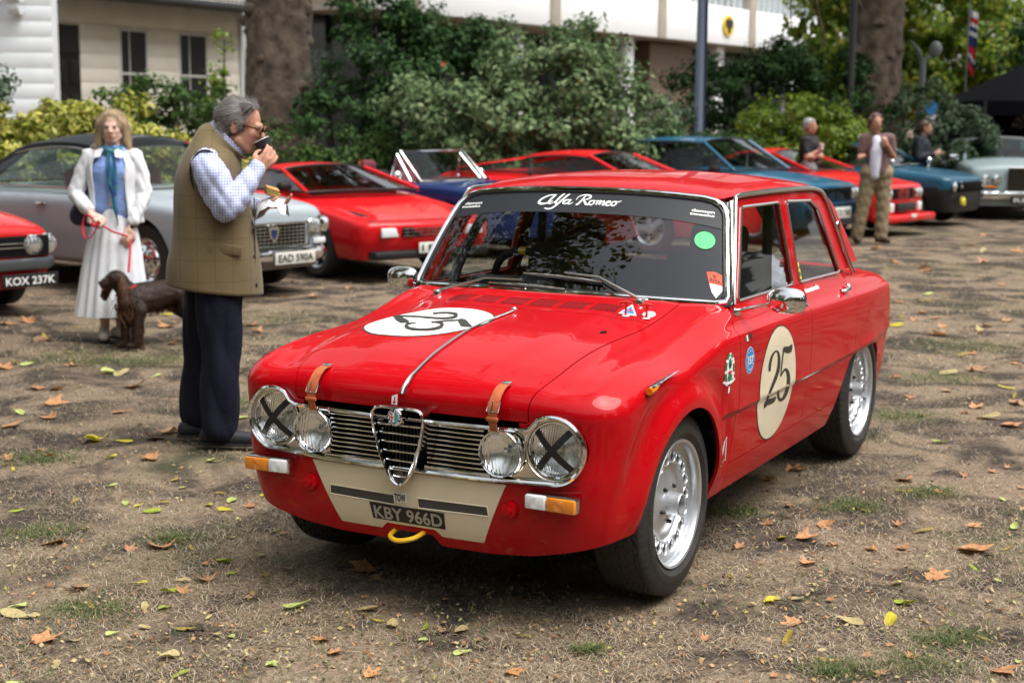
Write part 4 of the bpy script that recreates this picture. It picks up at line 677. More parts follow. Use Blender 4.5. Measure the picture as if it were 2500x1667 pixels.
# cowl with louvres
xs = np.linspace(-.17, -.62, 90); ys = np.linspace(-.54, .54, 200)
O = np.array([[(x, y, .5) for y in ys] for x in xs]).reshape(-1, 3); D = np.tile((0, 0, 1.), (len(O), 1)); V = ray_surface(body_F, O, D); N = grad(body_F, V); F = grid_faces(len(xs), len(ys))
LOUV = []
for gc in np.linspace(-.318, .305, 6):
    for k in range(8): LOUV.append(gc + (k - 3.5) * .0125)
for c in [lambda V: -(bon_rear(V) + .002), lambda V: bonnet_y(V[:, 0]) - .002 - np.abs(V[:, 1]), lambda V: V[:, 0] - scr_base_x(V[:, 1]) - .002]: V, F, N = clip_mesh(V, F, c, N)
cowl = panel('cowl', V, F, N, RED, CAR)
def on_top(x, y, off=.0):
    P = np.array([[x, y, .5]], float); q = ray_surface(body_F, P, np.array([[0, 0, 1.]]))[0]; return q[2] + off
slot = MB(); hood = MB()
for y in LOUV:
    x0, x1 = -.262 - .05 * (y / .5)**2, -.372 - .03 * (y / .5)**2; sk = -.012 * 0
    P = [(x, y + .0, on_top(x, y)) for x in np.linspace(x0, x1, 5)]
    hood.tube([(a, b + .0032, c + .0006) for a, b, c in P], [.001, .003, .0034, .003, .001], 6, flat=.9)
    slot.tube([(a, b - .0020, c + .0016) for a, b, c in P], [.0012, .0042, .0046, .0042, .0012], 6, flat=.3)
hood.build('louvre_ridges', RED, cowl); slot.build('louvre_slots', DARK, cowl)
# doors, sills, tail
def side_grid(x0, x1, nx, zs, sgn):
    xs = np.linspace(x0, x1, nx); X, Z = np.meshgrid(xs, zs, indexing='ij'); O = np.stack([X.ravel(), np.zeros(X.size), Z.ravel()], 1); D = np.tile((0, sgn, 0.), (len(O), 1))
    V = ray_surface(lambda P: np.abs(P[:, 1]) - side_y(P[:, 0], P[:, 2]), O, D.astype(float)); return V, grid_faces(nx, len(zs)), grad(lambda P: np.abs(P[:, 1]) - side_y(P[:, 0], P[:, 2]), V)
ZS = np.unique(np.concatenate([np.linspace(.355, .54, 14), np.linspace(.54, .60, 22), np.linspace(.60, .82, 18), np.linspace(.82, .885, 18), np.linspace(.885, .955, 8)]))
for sg in (1, -1):
    V, F, N = side_grid(-.47, -1.50, 90, ZS, sg)
    for c in [lambda V: door_front_x(V[:, 2]) - .002 - V[:, 0], lambda V: V[:, 0] - bpillar_x(V[:, 2]) - .002, lambda V: V[:, 2] - .363, lambda V: .949 - V[:, 2]]: V, F, N = clip_mesh(V, F, c, N)
    panel('front_door', V, F, N, RED, CAR)
    V, F, N = side_grid(-1.38, -2.30, 80, ZS, sg)
    for c in [lambda V: bpillar_x(V[:, 2]) - .002 - V[:, 0], lambda V: V[:, 0] - rdoor_rear_x(V[:, 2]) - .002, lambda V: V[:, 2] - .363, lambda V: .949 - V[:, 2]]: V, F, N = clip_mesh(V, F, c, N)
    panel('rear_door', V, F, N, RED, CAR)
    V, F, N = side_grid(-.28, -2.02, 120, np.linspace(.22, .37, 16), sg)
    for c in [lambda V: V[:, 2] - .252, lambda V: .3595 - V[:, 2], lambda V: door_front_x(V[:, 2]) - .0 - V[:, 0], lambda V: V[:, 0] + 1.985 + .6 * (V[:, 2] - .3595)]: V, F, N = clip_mesh(V, F, c, N)
    panel('sill', V, F, N, RED, CAR)
ARCH_R = [(-1.90, .0), (-1.945, .28), (-1.985, .345), (-2.06, .45), (-2.135, .528), (-2.19, .548), (-2.40, .551), (-2.66, .548), (-2.74, .535), (-2.80, .49), (-2.845, .40), (-2.85, .30), (-2.83, .0)]
V, F, N = skel_grid(corner_path(-1.90, -2.85, .30, .15, n0=90, end=-1), np.concatenate([np.linspace(R(-62), R(20), 50), np.linspace(R(22), R(90), 50)]), .56)
for c in [lambda V: np.maximum(rdoor_rear_x(V[:, 2]) - .002 - V[:, 0], -1), lambda V: V[:, 2] - np.where(V[:, 0] > -2.4, .30, .26), lambda V: np.where(np.abs(V[:, 1]) > .44, poly_sd(V[:, 0], V[:, 2], ARCH_R), 1.), lambda V: np.where(V[:, 0] > -2.5, .952 - V[:, 2], 1.)]: V, F, N = clip_mesh(V, F, c, N)
panel('rear_bodywork', V, F, N, RED, CAR)
xs = np.linspace(-2.45, -3.02, 40); ys = np.linspace(-.46, .46, 40); O = np.array([[(x, y, .5) for y in ys] for x in xs]).reshape(-1, 3); V = ray_surface(body_F, O, np.tile((0, 0, 1.), (len(O), 1))); panel('boot_lid', V, grid_faces(40, 40), grad(body_F, V), RED, CAR)
# rear arch front lip (raised edge along the shut line)
# roof shell with rear pillars
pr = np.linspace(-.76, -2.66, 150); ph = np.concatenate([np.linspace(R(-50), R(50), 60)]); th = np.linspace(-1, 1, 121)
O = np.array([[(x, .42 * np.clip(t * 1.6, -1, 1), 1.14 - .06) for t in th] for x in pr]).reshape(-1, 3)
an = np.where(np.abs(th) < .6, 0, (np.abs(th) - .6) / .4) * R(112) * np.sign(th)
D = np.array([[(0, math.sin(a), math.cos(a)) for a in an] for x in pr]).reshape(-1, 3)
V = ray_surface(cabin_F, O, D); N = grad(cabin_F, V); F = grid_faces(len(pr), len(th))
def scr_top_x(y): m = np.minimum(np.abs(y) / .588, 1.0); return -.795 - .038 * m**2.6
for c in [lambda V: V[:, 2] - _DRIPX(V[:, 0]), lambda V: scr_top_x(V[:, 1]) - .004 - V[:, 0], lambda V: np.where(V[:, 0] < -2.2, np.maximum(np.abs(V[:, 1]) - .50, V[:, 2] - 1.29), 1.), lambda V: V[:, 2] - .93]: V, F, N = clip_mesh(V, F, c, N)
panel('roof', V, F, N, RED, CAR, .015)
# upper door frames and glass
def cabin_side(x0, x1, nx, z0, z1, nz, sgn, off=0.):
    X, Z = np.meshgrid(np.linspace(x0, x1, nx), np.linspace(z0, z1, nz), indexing='ij'); V = np.stack([X.ravel(), sgn * (_YG(Z.ravel()) + off), Z.ravel()], 1)
    dz = (_YG(Z.ravel() + .002) - _YG(Z.ravel() - .002)) / .004; N = np.stack([0 * dz, sgn + 0 * dz, -dz], 1); return V, grid_faces(nx, nz), N
def round_poly(P, it=3): return [tuple(q) for q in chaikin(P, it)]
def dense(P, k):
    """sharpen a chaikin-rounded corner by pulling extra points next to each corner"""
    out = []; n = len(P)
    for i in range(n):
        a, b, c = np.array(P[i - 1]), np.array(P[i]), np.array(P[(i + 1) % n]); out += [b + (a - b) * k, b, b + (c - b) * k]
    return out
WIN_F = round_poly(dense([(-.705, .957), (-.952, 1.303), (-1.414, 1.300), (-1.392, .957)], .07))
WIN_R = round_poly(dense([(-1.487, .957), (-1.530, 1.300), (-1.870, 1.288), (-1.955, 1.25), (-2.105, .948)], .10))
def frame_poly(x, z): return np.minimum(np.minimum(z - .9505, -(x - np.interp(z, [.94, 1.337], [-.618, -.882]))), _DRIPX(x) - .004 - z)
for sg in (1, -1):
    for nm, win, g in (('front_window_frame', WIN_F, lambda V: V[:, 0] - bpillar_x(V[:, 2]) - .0025), ('rear_window_frame', WIN_R, lambda V: bpillar_x(V[:, 2]) - .0025 - V[:, 0])):
        V, F, N = cabin_side(-.58, -2.32, 190, .92, 1.36, 60, sg)
        for c in [g, lambda V: frame_poly(V[:, 0], V[:, 2]), lambda V: poly_sd(V[:, 0], V[:, 2], win)]: V, F, N = clip_mesh(V, F, c, N)
        panel(nm, V, F, N, RED, CAR, .018)
        m = MB(); m.tube([(x, sg * (_YG(z) + .001), z) for x, z in win], .0065, 6, closed=True, up=(0, 1, 0)); m.build('window_trim', DULLCHROME, CAR)
        V, F, N = cabin_side(-.58, -2.32, 100, .93, 1.34, 30, sg, -.010); V, F, N = clip_mesh(V, F, lambda V: .006 - poly_sd(V[:, 0], V[:, 2], win), N)
        mesh('side_window', V, F, GLASS, CAR, True, N)
    d = [(-.625, .95), (-.70, 1.07), (-.80, 1.22), (-.868, 1.325), (-.90, 1.345), (-1.0, 1.350), (-1.25, 1.351), (-1.5, 1.350), (-1.75, 1.346), (-1.90, 1.341), (-2.0, 1.331), (-2.06, 1.312), (-2.105, 1.272), (-2.13, 1.225), (-2.165, 1.15), (-2.22, 1.05), (-2.29, .925)]
    d = smooth_path(d, 5); m = MB(); m.tube([(x, sg * (_YG(z) + .010), z) for x, z in d], .0085, 8, flat=1.25, up=(0, 0, 1)); m.build('drip_rail', DULLCHROME, CAR)
    m = MB(); P1 = [(-.606, .95), (-.862, 1.335)]
    A = screen_P(np.full(12, sg * 1.0), np.linspace(0, 1, 12)); m2 = []
    for q, zz in zip(A, np.linspace(.95, 1.338, 12)): m2.append((q, (np.interp(zz, [.95, 1.337], [-.622, -.885]), sg * (_YG(zz) + .002), zz)))
    VV = [p for q in m2 for p in (tuple(q[0]), tuple((np.array(q[0]) + np.array(q[1])) / 2 + np.array([.004, sg * .006, 0])), q[1])]; mesh('screen_pillar', VV, grid_faces(12, 3), DULLCHROME, CAR)
m = MB()
# windscreen, its bright surround and the dark sun strip
def scr_outline(n=26):
    P = [(a, 0.) for a in np.linspace(-.93, .93, n)] + [(.985, .015), (1., .06)] + [(1., b) for b in np.linspace(.15, .80, 10)] + [(.995, .88), (.97, .945), (.92, .985), (.85, 1.)] + [(a, 1.) for a in np.linspace(.78, -.78, n)] + [(-.85, 1.), (-.92, .985), (-.97, .945), (-.995, .88)] + [(-1., b) for b in np.linspace(.80, .15, 10)] + [(-1., .06), (-.985, .015)]
    return P
SO = scr_outline(); P = [screen_P(a, b, .004) for a, b in SO]
m.tube(P, .0115, 8, closed=True, up=(1, 0, .6)); m.build('windscreen_surround', CHROME, CAR)
m = MB(); m.tube([screen_P(a * .98, .5 + (b - .5) * .955, .003) for a, b in SO], .007, 6, closed=True, up=(1, 0, .6)); m.tube([screen_P(a * 1.012, .5 + (b - .5) * 1.045, -.001) for a, b in SO], .008, 6, closed=True, up=(1, 0, .6)); m.build('windscreen_seal', BLACK, CAR)
a_, b_ = np.meshgrid(np.linspace(-1, 1, 60), np.linspace(0, 1, 24), indexing='ij'); V = screen_P(a_.ravel(), b_.ravel()); mesh('windscreen', V, grid_faces(60, 24), SCREEN, CAR)
a_, b_ = np.meshgrid(np.linspace(-.985, .985, 50), np.linspace(0, 1, 8), indexing='ij'); b0_ = .752 - .065 * np.abs(a_)**4; bb = b0_ + (1.0 - b0_) * b_
aa = a_ * np.where(b_ > .6, 1 - .10 * ((b_ - .6) / .4)**2, 1); V = screen_P(aa.ravel(), np.clip(bb, 0, .985).ravel(), .0025)
strip = mesh('sun_strip', V, grid_faces(50, 8), mat('sun_strip_vinyl', (.016, .019, .024), .5), CAR)
# ------------------------------------------------ script lettering on the sun strip (pen strokes in strip units)
def pen(strokes, place, wscale=1.):
    V = []; F = []
    for P in strokes:
        Q = np.array([p[:2] for p in P], float); W = np.array([p[2] for p in P], float) * wscale
        S = smooth_path(np.column_stack([Q, W]), 4); d = np.gradient(S[:, :2], axis=0); d /= np.linalg.norm(d, axis=1)[:, None] + 1e-9; n = np.stack([-d[:, 1], d[:, 0]], 1); b = len(V)
        for q, nn in zip(S, n): V += [place(*(q[:2] + nn * q[2] / 2)), place(*(q[:2] - nn * q[2] / 2))]
        F += [(b + 2 * i, b + 2 * i + 1, b + 2 * i + 3, b + 2 * i + 2) for i in range(len(S) - 1)]
    return V, F
SCRIPT = [
 [(1.75, .35, .10), (1.2, .05, .16), (.55, -.02, .26), (.28, .25, .26), (.55, .70, .20), (1.15, 1.05, .14), (1.75, 1.10, .12)], [(1.80, 1.15, .16), (1.45, .55, .22), (1.35, .12, .22), (1.6, .0, .12), (1.95, .2, .08)],
 [(1.95, .2, .08), (2.35, .75, .10), (2.65, 1.20, .12), (2.55, 1.15, .2), (2.2, .5, .22), (2.12, .08, .18), (2.4, .1, .08)],
 [(2.4, .1, .08), (2.85, .75, .1), (3.25, 1.22, .12), (3.05, 1.05, .2), (2.55, .2, .22), (2.1, -.45, .2), (1.7, -.65, .16), (1.2, -.55, .1)], [(2.45, .42, .08), (2.95, .45, .10)],
 [(3.55, .55, .10), (3.15, .48, .18), (2.95, .18, .20), (3.2, .02, .14), (3.6, .3, .10)], [(3.68, .58, .12), (3.48, .2, .2), (3.62, .0, .14), (4.0, .25, .06)],
 [(5.05, 1.12, .10), (4.85, .6, .20), (4.55, .05, .22), (4.35, -.02, .10)], [(4.2, .55, .08), (4.35, .95, .10), (4.9, 1.2, .14), (5.5, 1.12, .2), (5.6, .85, .2), (5.2, .62, .12), (4.95, .58, .08)], [(5.0, .6, .12), (5.25, .25, .22), (5.5, .02, .18), (5.8, .15, .06)],
 [(6.05, .55, .10), (5.75, .45, .18), (5.7, .12, .18), (5.95, .0, .14), (6.2, .3, .14), (6.05, .55, .1), (6.35, .5, .06)],
 [(6.35, .45, .08), (6.55, .55, .12), (6.45, .05, .2)], [(6.48, .2, .06), (6.75, .55, .12), (6.85, .45, .16), (6.78, .05, .2)], [(6.8, .2, .06), (7.1, .55, .12), (7.2, .42, .16), (7.15, .05, .2), (7.4, .15, .06)],
 [(7.4, .25, .08), (7.8, .38, .10), (7.8, .55, .12), (7.5, .45, .18), (7.45, .12, .2), (7.7, .0, .14), (8.05, .2, .06)],
 [(8.3, .55, .10), (8.05, .42, .18), (8.02, .12, .18), (8.25, .0, .14), (8.5, .28, .16), (8.35, .55, .10), (8.65, .5, .10), (8.95, .68, .06)]]
LETTER = mat('letter_vinyl', (.86, .88, .86), .4)
V, F = pen(SCRIPT, lambda u, v: screen_P((u - 4.9) * .0700, .838 + v * .088, .0045), 1.0); mesh('script_lettering', V, F, LETTER, strip)
def small_text(txt, a0, b0, w_, h_, name='small_lettering', m=LETTER, slant=0.):
    V2, F2 = text_shape(txt, 1., bold=.02); x0, x1 = V2[:, 0].min(), V2[:, 0].max(); U = (V2[:, 0] - x0) / (x1 - x0); Y = V2[:, 1] / .72
    mesh(name, [screen_P(a0 + u * w_, b0 + y * h_ + slant * u, .0045) for u, y in zip(U, Y)], F2, m, strip)
for a0 in (-.95, .76): small_text('demon', a0 + .01, .845, .15, .032); small_text('tweeks', a0, .808, .16, .030)
# screen stickers
def disc_on_screen(a0, b0, ra, rb, name, m, n=28, off=.004):
    V = [screen_P(a0, b0, off)] + [screen_P(a0 + ra * math.cos(q), b0 + rb * math.sin(q), off) for q in np.linspace(0, 2 * math.pi, n, endpoint=False)]; return mesh(name, V, [(0, 1 + i, 1 + (i + 1) % n) for i in range(n)], m, CAR)
disc_on_screen(.868, .565, .062, .085, 'round_sticker', mat('green_sticker', (.10, .72, .22), .4))
def poly_on_screen(pts, name, m, parent=CAR, off=.004): return mesh(name, [screen_P(a, b, off) for a, b in pts], [tuple(range(len(pts)))], m, parent)
poly_on_screen([(.885, .27), (.93, .277), (.97, .25), (.973, .155), (.90, .175)], 'shield_sticker', mat('orange_sticker', (.80, .09, .03), .4)); 
sh = poly_on_screen([(.90, .173), (.973, .153), (.97, .11), (.937, .045), (.915, .09)], 'shield_sticker', WHITE)
V2, F2 = text_shape('RMA', 1., bold=.0); V2[:, 0] /= V2[:, 0].max(); mesh('sticker_lettering', [screen_P(.902 + u * .06, .188 + y * .05 - .02 * u, .0055) for u, y in V2], F2, INK, CAR)
V, F = pen([[(0, 0, .18), (-.5, 1, .1)], [(.2, 0, .18), (.15, 1.2, .1)], [(.4, 0, .18), (.8, 1, .1)], [(-.1, 0, .2), (.5, 0, .2)]], lambda u, v: screen_P(.927 + u * .018, .228 + v * .026 - .008 * u, .0055)); mesh('sticker_crown', V, F, INK, CAR)
# ------------------------------------------------ front: grille, lamps
m = MB(); X0 = .617
m.tube([(X0 - .020 * (abs(y) / .6)**2, y, z) for y, z in GRILLE], .0085, 8, closed=True, up=(1, 0, 0), flat=1.5); sur = m.build('grille_surround', CHROME, CAR)
V, F = [], []
m = MB(); m.prism([(y * .995, .5765 + (z - .5765) * .99) for y, z in GRILLE], .512, .520, 'x'); m.build('grille_backing', DARK, CAR)
yy, zz = np.meshgrid(np.linspace(.24, .66, 110), np.linspace(.49, .715, 60), indexing='ij')
for sg in (1, -1):
    V = np.stack([X0 - .012 - .020 * (yy.ravel() / .6)**2, sg * yy.ravel(), zz.ravel()], 1); F = grid_faces(110, 60)
    for c in [lambda V: -poly_sd(np.abs(V[:, 1]), V[:, 2], GRILLE) + .001, lambda V: np.hypot(np.abs(V[:, 1]) - .545, V[:, 2] - .6065) - .094, lambda V: np.hypot(np.abs(V[:, 1]) - .3667, V[:, 2] - .5817) - .079,
              lambda V: np.abs(V[:, 1]) - .30 - .15 * np.abs(V[:, 2] - .58)]: V, F, _ = clip_mesh(V, F, c)
    mesh('lamp_plate', V, F, mat('lamp_plate_chrome', (.80, .76, .66), .12, 1.), sur)  # cream reflection tinted into the chrome colour
    for z in (.647, .6315, .616, .600, .584, .568, .5525, .5365, .520):
        m = MB(); m.bbox((X0 - .014, sg * (.085 + .300) / 2, z), (.014, .215, .0062), .002); m.build('grille_bar', CHROME, sur)
    m = MB(); m.bbox((X0 - .02, sg * .20, .502), (.03, .25, .016), .004); m.build('grille_bar', CHROME, sur)
# pointed shield grille
SH = [(0, .702), (.06, .702), (.084, .697), (.097, .683), (.099, .665), (.096, .645), (.086, .60), (.075, .56), (.062, .52), (.045, .483), (.028, .458), (.012, .445), (0, .441)]
SHP = SH + [(-y, z) for y, z in SH[-2:0:-1]]; SHP = [tuple(q) for q in smooth_path(SHP + SHP[:1], 3)[:-1]]
m = MB(); m.tube([(.655 - .03 * (.70 - z), y, z) for y, z in SHP], .0062, 8, closed=True, up=(1, 0, 0), flat=1.6); shield = m.build('grille_shield', CHROME, CAR)
m = MB(); n = len(SHP)
m.add([(.654 - .03 * (.70 - z), y, z) for y, z in SHP] + [(.575, y * 1.02, z) for y, z in SHP], [(i, (i + 1) % n, n + (i + 1) % n, n + i) for i in range(n)]); m.build('shield_wall', DULLCHROME, shield)
m = MB(); m.prism([(y * .98, z) for y, z in SHP], .585, .590, 'x'); m.build('shield_backing', DARK, shield)
def shw(z): return np.interp(z, [q[1] for q in SH[::-1]], [q[0] for q in SH[::-1]])
for z in (.668, .641, .612, .583, .552, .521, .490, .468):
    h = float(shw(z)) - .006; m = MB(); m.bbox((.640 - .03 * (.70 - z), 0, z), (.012, 2 * h, .0065), .002); m.build('shield_bar', CHROME, shield)
m = MB()
for y in np.linspace(-.07, .07, 11):
    zb = .46 + 1.7 * abs(y); m.box((.618, y, (.64 + zb) / 2), (.006, .0022, .64 - zb))
m.build('shield_mesh', mat('mesh_dull', (.10, .09, .075), .5, .6), shield)
# enamel badge
m = MB(); m.lathe([(.0, .676), (.026, .676), (.0295, .673), (.031, .664), (.031, .655)], 28, 'x', (0, 0, .6725)); bd = m.build('badge', CHROME, shield)
def bdisc(r0, r1, m_, x, nm, arc=None, cy=0., cz=.6725): b = MB(); b.lathe([(r0, x), (r1, x)], 28, 'x', (0, cy, cz), arc=arc); b.build(nm, m_, bd)
NAVY = mat('badge_blue', (.01, .02, .10), .25, coat=1.); bdisc(.017, .0265, NAVY, .6765, 'badge_ring')
bdisc(0, .0165, WHITE, .6768, 'badge_field', (R(90), R(270))); bdisc(0, .0165, mat('badge_teal', (.10, .42, .50), .3, coat=1.), .6768, 'badge_field', (R(-90), R(90)))
b = MB(); b.box((.6772, -.0082, .6725), (.001, .004, .026)); b.box((.6772, -.0082, .6735), (.001, .0145, .004)); b.build('badge_cross', mat('badge_red', (.6, .02, .02), .3), bd)
V, F = pen([[(0, 1, .2), (.4, .8, .3), (-.3, .5, .3), (.4, .2, .3), (-.3, -.2, .3), (.3, -.6, .3), (0, -1, .2)]], lambda u, v: (.6775, .0075 - u * .005, .6725 + v * .011)); mesh('badge_serpent', V, F, mat('badge_green', (.02, .25, .08), .3), bd)
def ring_text(txt, r, a0, a1, size, x, parent, m_, cy, cz, inward=False):
    for k, ch in enumerate(txt):
        if ch == ' ': continue
        q = a0 + (a1 - a0) * k / (len(txt) - 1); V2, F2 = text_shape(ch, size, bold=.0006); V2[:, 0] -= V2[:, 0].mean(); V2[:, 1] -= size * .35
        rt = q - math.pi / 2 if not inward else q + math.pi / 2; cs, sn = math.cos(rt), math.sin(rt)
        mesh('badge_letter', [(x, cy - 0 + r * math.cos(q) + u * cs - v * sn, cz + r * math.sin(q) + u * sn + v * cs) for u, v in V2], F2, m_, parent)
ring_text('ALFA-ROMEO', .0215, R(185), R(-5), .0085, .6772, bd, WHITE, 0, .6725); ring_text('MILANO', .0222, R(-140), R(-40), .0085, .6772, bd, WHITE, 0, .6725, True)
# lamps
LENS = mat('lamp_glass', (.86, .88, .88), .07, .55, coat=1., var=(60., .22), bump=(1., 0.))
def lens_mat(name, kind):
    m = bpy.data.materials.new(name); m.use_nodes = True; n = m.node_tree; n.nodes.clear(); o = n.nodes.new('ShaderNodeOutputMaterial'); g = n.nodes.new('ShaderNodeBsdfGlass'); g.inputs['IOR'].default_value = 1.22; g.inputs['Roughness'].default_value = .02; g.inputs['Color'].default_value = (.97, .98, .98, 1)
    tc = n.nodes.new('ShaderNodeTexCoord'); wv = n.nodes.new('ShaderNodeTexWave'); wv.wave_type = 'BANDS'; wv.bands_direction = 'Y'; wv.inputs['Scale'].default_value = 36 if kind else 24; wv.inputs['Distortion'].default_value = .6 if kind else 2.5; wv.inputs['Detail'].default_value = 2
    bp_ = n.nodes.new('ShaderNodeBump'); bp_.inputs['Strength'].default_value = .32 if kind else .3; bp_.inputs['Distance'].default_value = .006
    n.links.new(tc.outputs['Object'], wv.inputs['Vector']); n.links.new(wv.outputs['Fac'], bp_.inputs['Height']); n.links.new(bp_.outputs['Normal'], g.inputs['Normal']); n.links.new(g.outputs[0], o.inputs['Surface']); return m
LENS1, LENS2 = lens_mat('fluted_lens', 1), lens_mat('spot_lens', 0)
TAPE = mat('black_tape', (.008, .008, .008), .55)
def lamp(name, y, z, r, x, parent, lm, bulge=.03, taped=False):
    sg = 1 if y > 0 else -1
    m = MB(); m.lathe([(r * 1.0, x - .03), (r * 1.10, x - .022), (r * 1.10, x - .004), (r * 1.05, x + .003), (r * 1.0, x + .001), (r * .985, x - .006)], 40, 'x', (0, y, z)); rim = m.build(name, CHROME, parent)
    m = MB(); m.lathe([(r * q, x - .005 + bulge * (1 - q * q)) for q in np.linspace(0, 1, 14)], 40, 'x', (0, y, z)); m.build('lens', lm, rim)
    m = MB(); m.lathe([(r * q, x - .050 + .042 * q * q) for q in np.linspace(.0, .97, 14)], 36, 'x', (0, y, z)); m.build('reflector', mat('lamp_reflector', (.94, .95, .95), .24, 1.), rim); m = MB(); m.sph((x - .035, y, z), (.012, .011, .011)); m.tube([(x - .055, y, z), (x - .04, y, z)], .014, 10); m.build('bulb', DULLCHROME, rim)
    if taped:
        for q in (R(49), R(-43)):
            L = r * 1.02; V = []
            for t in np.linspace(-1, 1, 15):
                for s_ in (-1, 1):
                    a, b = t * L * math.cos(q) - s_ * .0115 * math.sin(q), t * L * math.sin(q) + s_ * .0115 * math.cos(q); rr = min(1, math.hypot(a, b) / r); V.append((x - .0025 + bulge * (1 - rr * rr) + .0006 * (q > 0), y + a, z + b))
            mesh('tape', V, [(2 * i, 2 * i + 1, 2 * i + 3, 2 * i + 2) for i in range(14)], TAPE, rim)
    return rim
for sg in (1, -1):
    m = MB(); m.lathe([(.104, .600), (.101, .592), (.095, .575), (.094, .56)], 40, 'x', (0, sg * .545, .6065)); m.build('lamp_bowl', CHROME, CAR)
    lamp('headlamp', sg * .545, .6065, .0865, .590, CAR, LENS1, .022, True); lamp('spot_lamp', sg * .3667, .5817, .0725, .626, CAR, LENS2, .016)
# indicators
for sg in (1, -1):
    m = MB(); m.bbox((.612, sg * .5535, .4435), (.045, .185, .054), .008, (0, 0, -sg * R(2))); ind = m.build('indicator', DULLCHROME, CAR)
    m = MB(); m.bbox((.634, sg * .594, .4425), (.024, .100, .045), .006, (0, 0, -sg * R(2))); m.build('amber_lens', AMBER, ind)
    m = MB(); m.bbox((.636, sg * .5045, .4445), (.024, .072, .046), .006, (0, 0, -sg * R(2))); m.build('clear_lens', CLEAR, ind)
    for yy_ in (.590, .507):
        m = MB()
        for q in range(1, 5): m.lathe([(q * .0045 - .0012, .6482), (q * .0045, .6490), (q * .0045 + .0012, .6482)], 18, 'x', (0, sg * yy_, .4435))
        m.build('lens_ring', AMBER if yy_ > .55 else CLEAR, ind)
    m = MB(); m.lathe([(0, .622), (.012, .622), (.0125, .613), (.026, .611), (.028, .602), (.030, .59)], 24, 'x', (0, sg * .392, .3935)); m.build('bumper_plug', RED, CAR)
# cream apron with mesh slots, TOW card, number plate, hook
def on_front(y, z, off=.0):
    y, z = np.asarray(y, float).ravel(), np.asarray(z, float).ravel(); O = np.stack([np.full(y.shape, .2), y, z], 1); P = ray_surface(body_F, O, np.tile((1., 0, 0), (len(y), 1)), .8); P[:, 0] += off; return P
yy, zz = np.meshgrid(np.linspace(-.40, .40, 130), np.linspace(.20, .49, 60), indexing='ij'); V = on_front(yy, zz, .0035); F = grid_faces(130, 60)
APR = [(-.382, .478), (.382, .478), (.372, .462), (.282, .262), (.125, .262), (.10, .285), (-.09, .285), (-.115, .262), (-.282, .262), (-.372, .462)]
SLOTS = [[(s * a, b) for a, b in ((.046, .393), (.309, .396), (.313, .362), (.046, .357))] for s in (1, -1)]
V, F, _ = clip_mesh(V, F, lambda V: -poly_sd(V[:, 1], V[:, 2], APR))
for s_ in SLOTS: V, F, _ = clip_mesh(V, F, lambda V, s_=s_: poly_sd(V[:, 1], V[:, 2], s_))
apron = panel('apron', V, F, grad(body_F, V), CREAM, CAR, .003)
MESHM = mat('wire_mesh', (.16, .17, .19), .45, .7, var=(420., .9, (.03, .03, .035)))
for s_ in SLOTS:
    yy, zz = np.meshgrid(np.linspace(min(p[0] for p in s_), max(p[0] for p in s_), 60), np.linspace(.355, .398, 8), indexing='ij'); V = on_front(yy, zz, .0008); mesh('slot_mesh', V, grid_faces(60, 8), MESHM, apron)
    m = MB(); P = [tuple(on_front([a], [b], .004)[0]) for a, b in dense(s_, .03)]; m.tube(P, .0025, 6, closed=True, up=(1, 0, 0)); m.build('slot_lip', CREAM, apron)
def card(name, pts, off, m_, parent): return mesh(name, [tuple(on_front([a], [b], off)[0]) for a, b in pts], [tuple(range(len(pts)))], m_, parent)
tow = card('tow_card', [(-.046, .404), (.006, .404), (.006, .369), (-.046, .369)], .007, WHITE, CAR)
V2, F2 = text_shape('TOW', 1., bold=.035, sx=.55); s_ = .044 / V2[:, 0].max(); mesh('card_lettering', [tuple(on_front([-.0425 + u * s_], [.3735 + v * .026 / .72], .0085)[0]) for u, v in V2], F2, INK, tow)
PL = [(-.148, .355), (.146, .352), (.143, .292), (-.143, .295)]
xpl = float(on_front([0], [.35], 0)[0, 0]); pl = mesh('number_plate', [(xpl + .012 + (z - .35) * .28 - .006, y, z) for y, z in PL], [(0, 1, 2, 3)], SATIN, CAR)
V2, F2 = text_shape('KBY 966D', 1., bold=.02); s_ = .272 / V2[:, 0].max()
mesh('plate_lettering', [(xpl + .0085 + (.300 + v * .046 / .72 - .35) * .28, -.136 + u * s_, .3005 + v * .046 / .72) for u, v in V2], F2, mat('plate_silver', (.42, .40, .36), .5), pl)
m = MB(); m.tube(smooth_path([(.50, -.066, .262), (.56, -.068, .258), (.618, -.056, .250), (.640, -.010, .246), (.622, .038, .256), (.57, .050, .266), (.50, .050, .268)], 5), .0085, 8); m.build('tow_hook', YELLOWP, CAR)
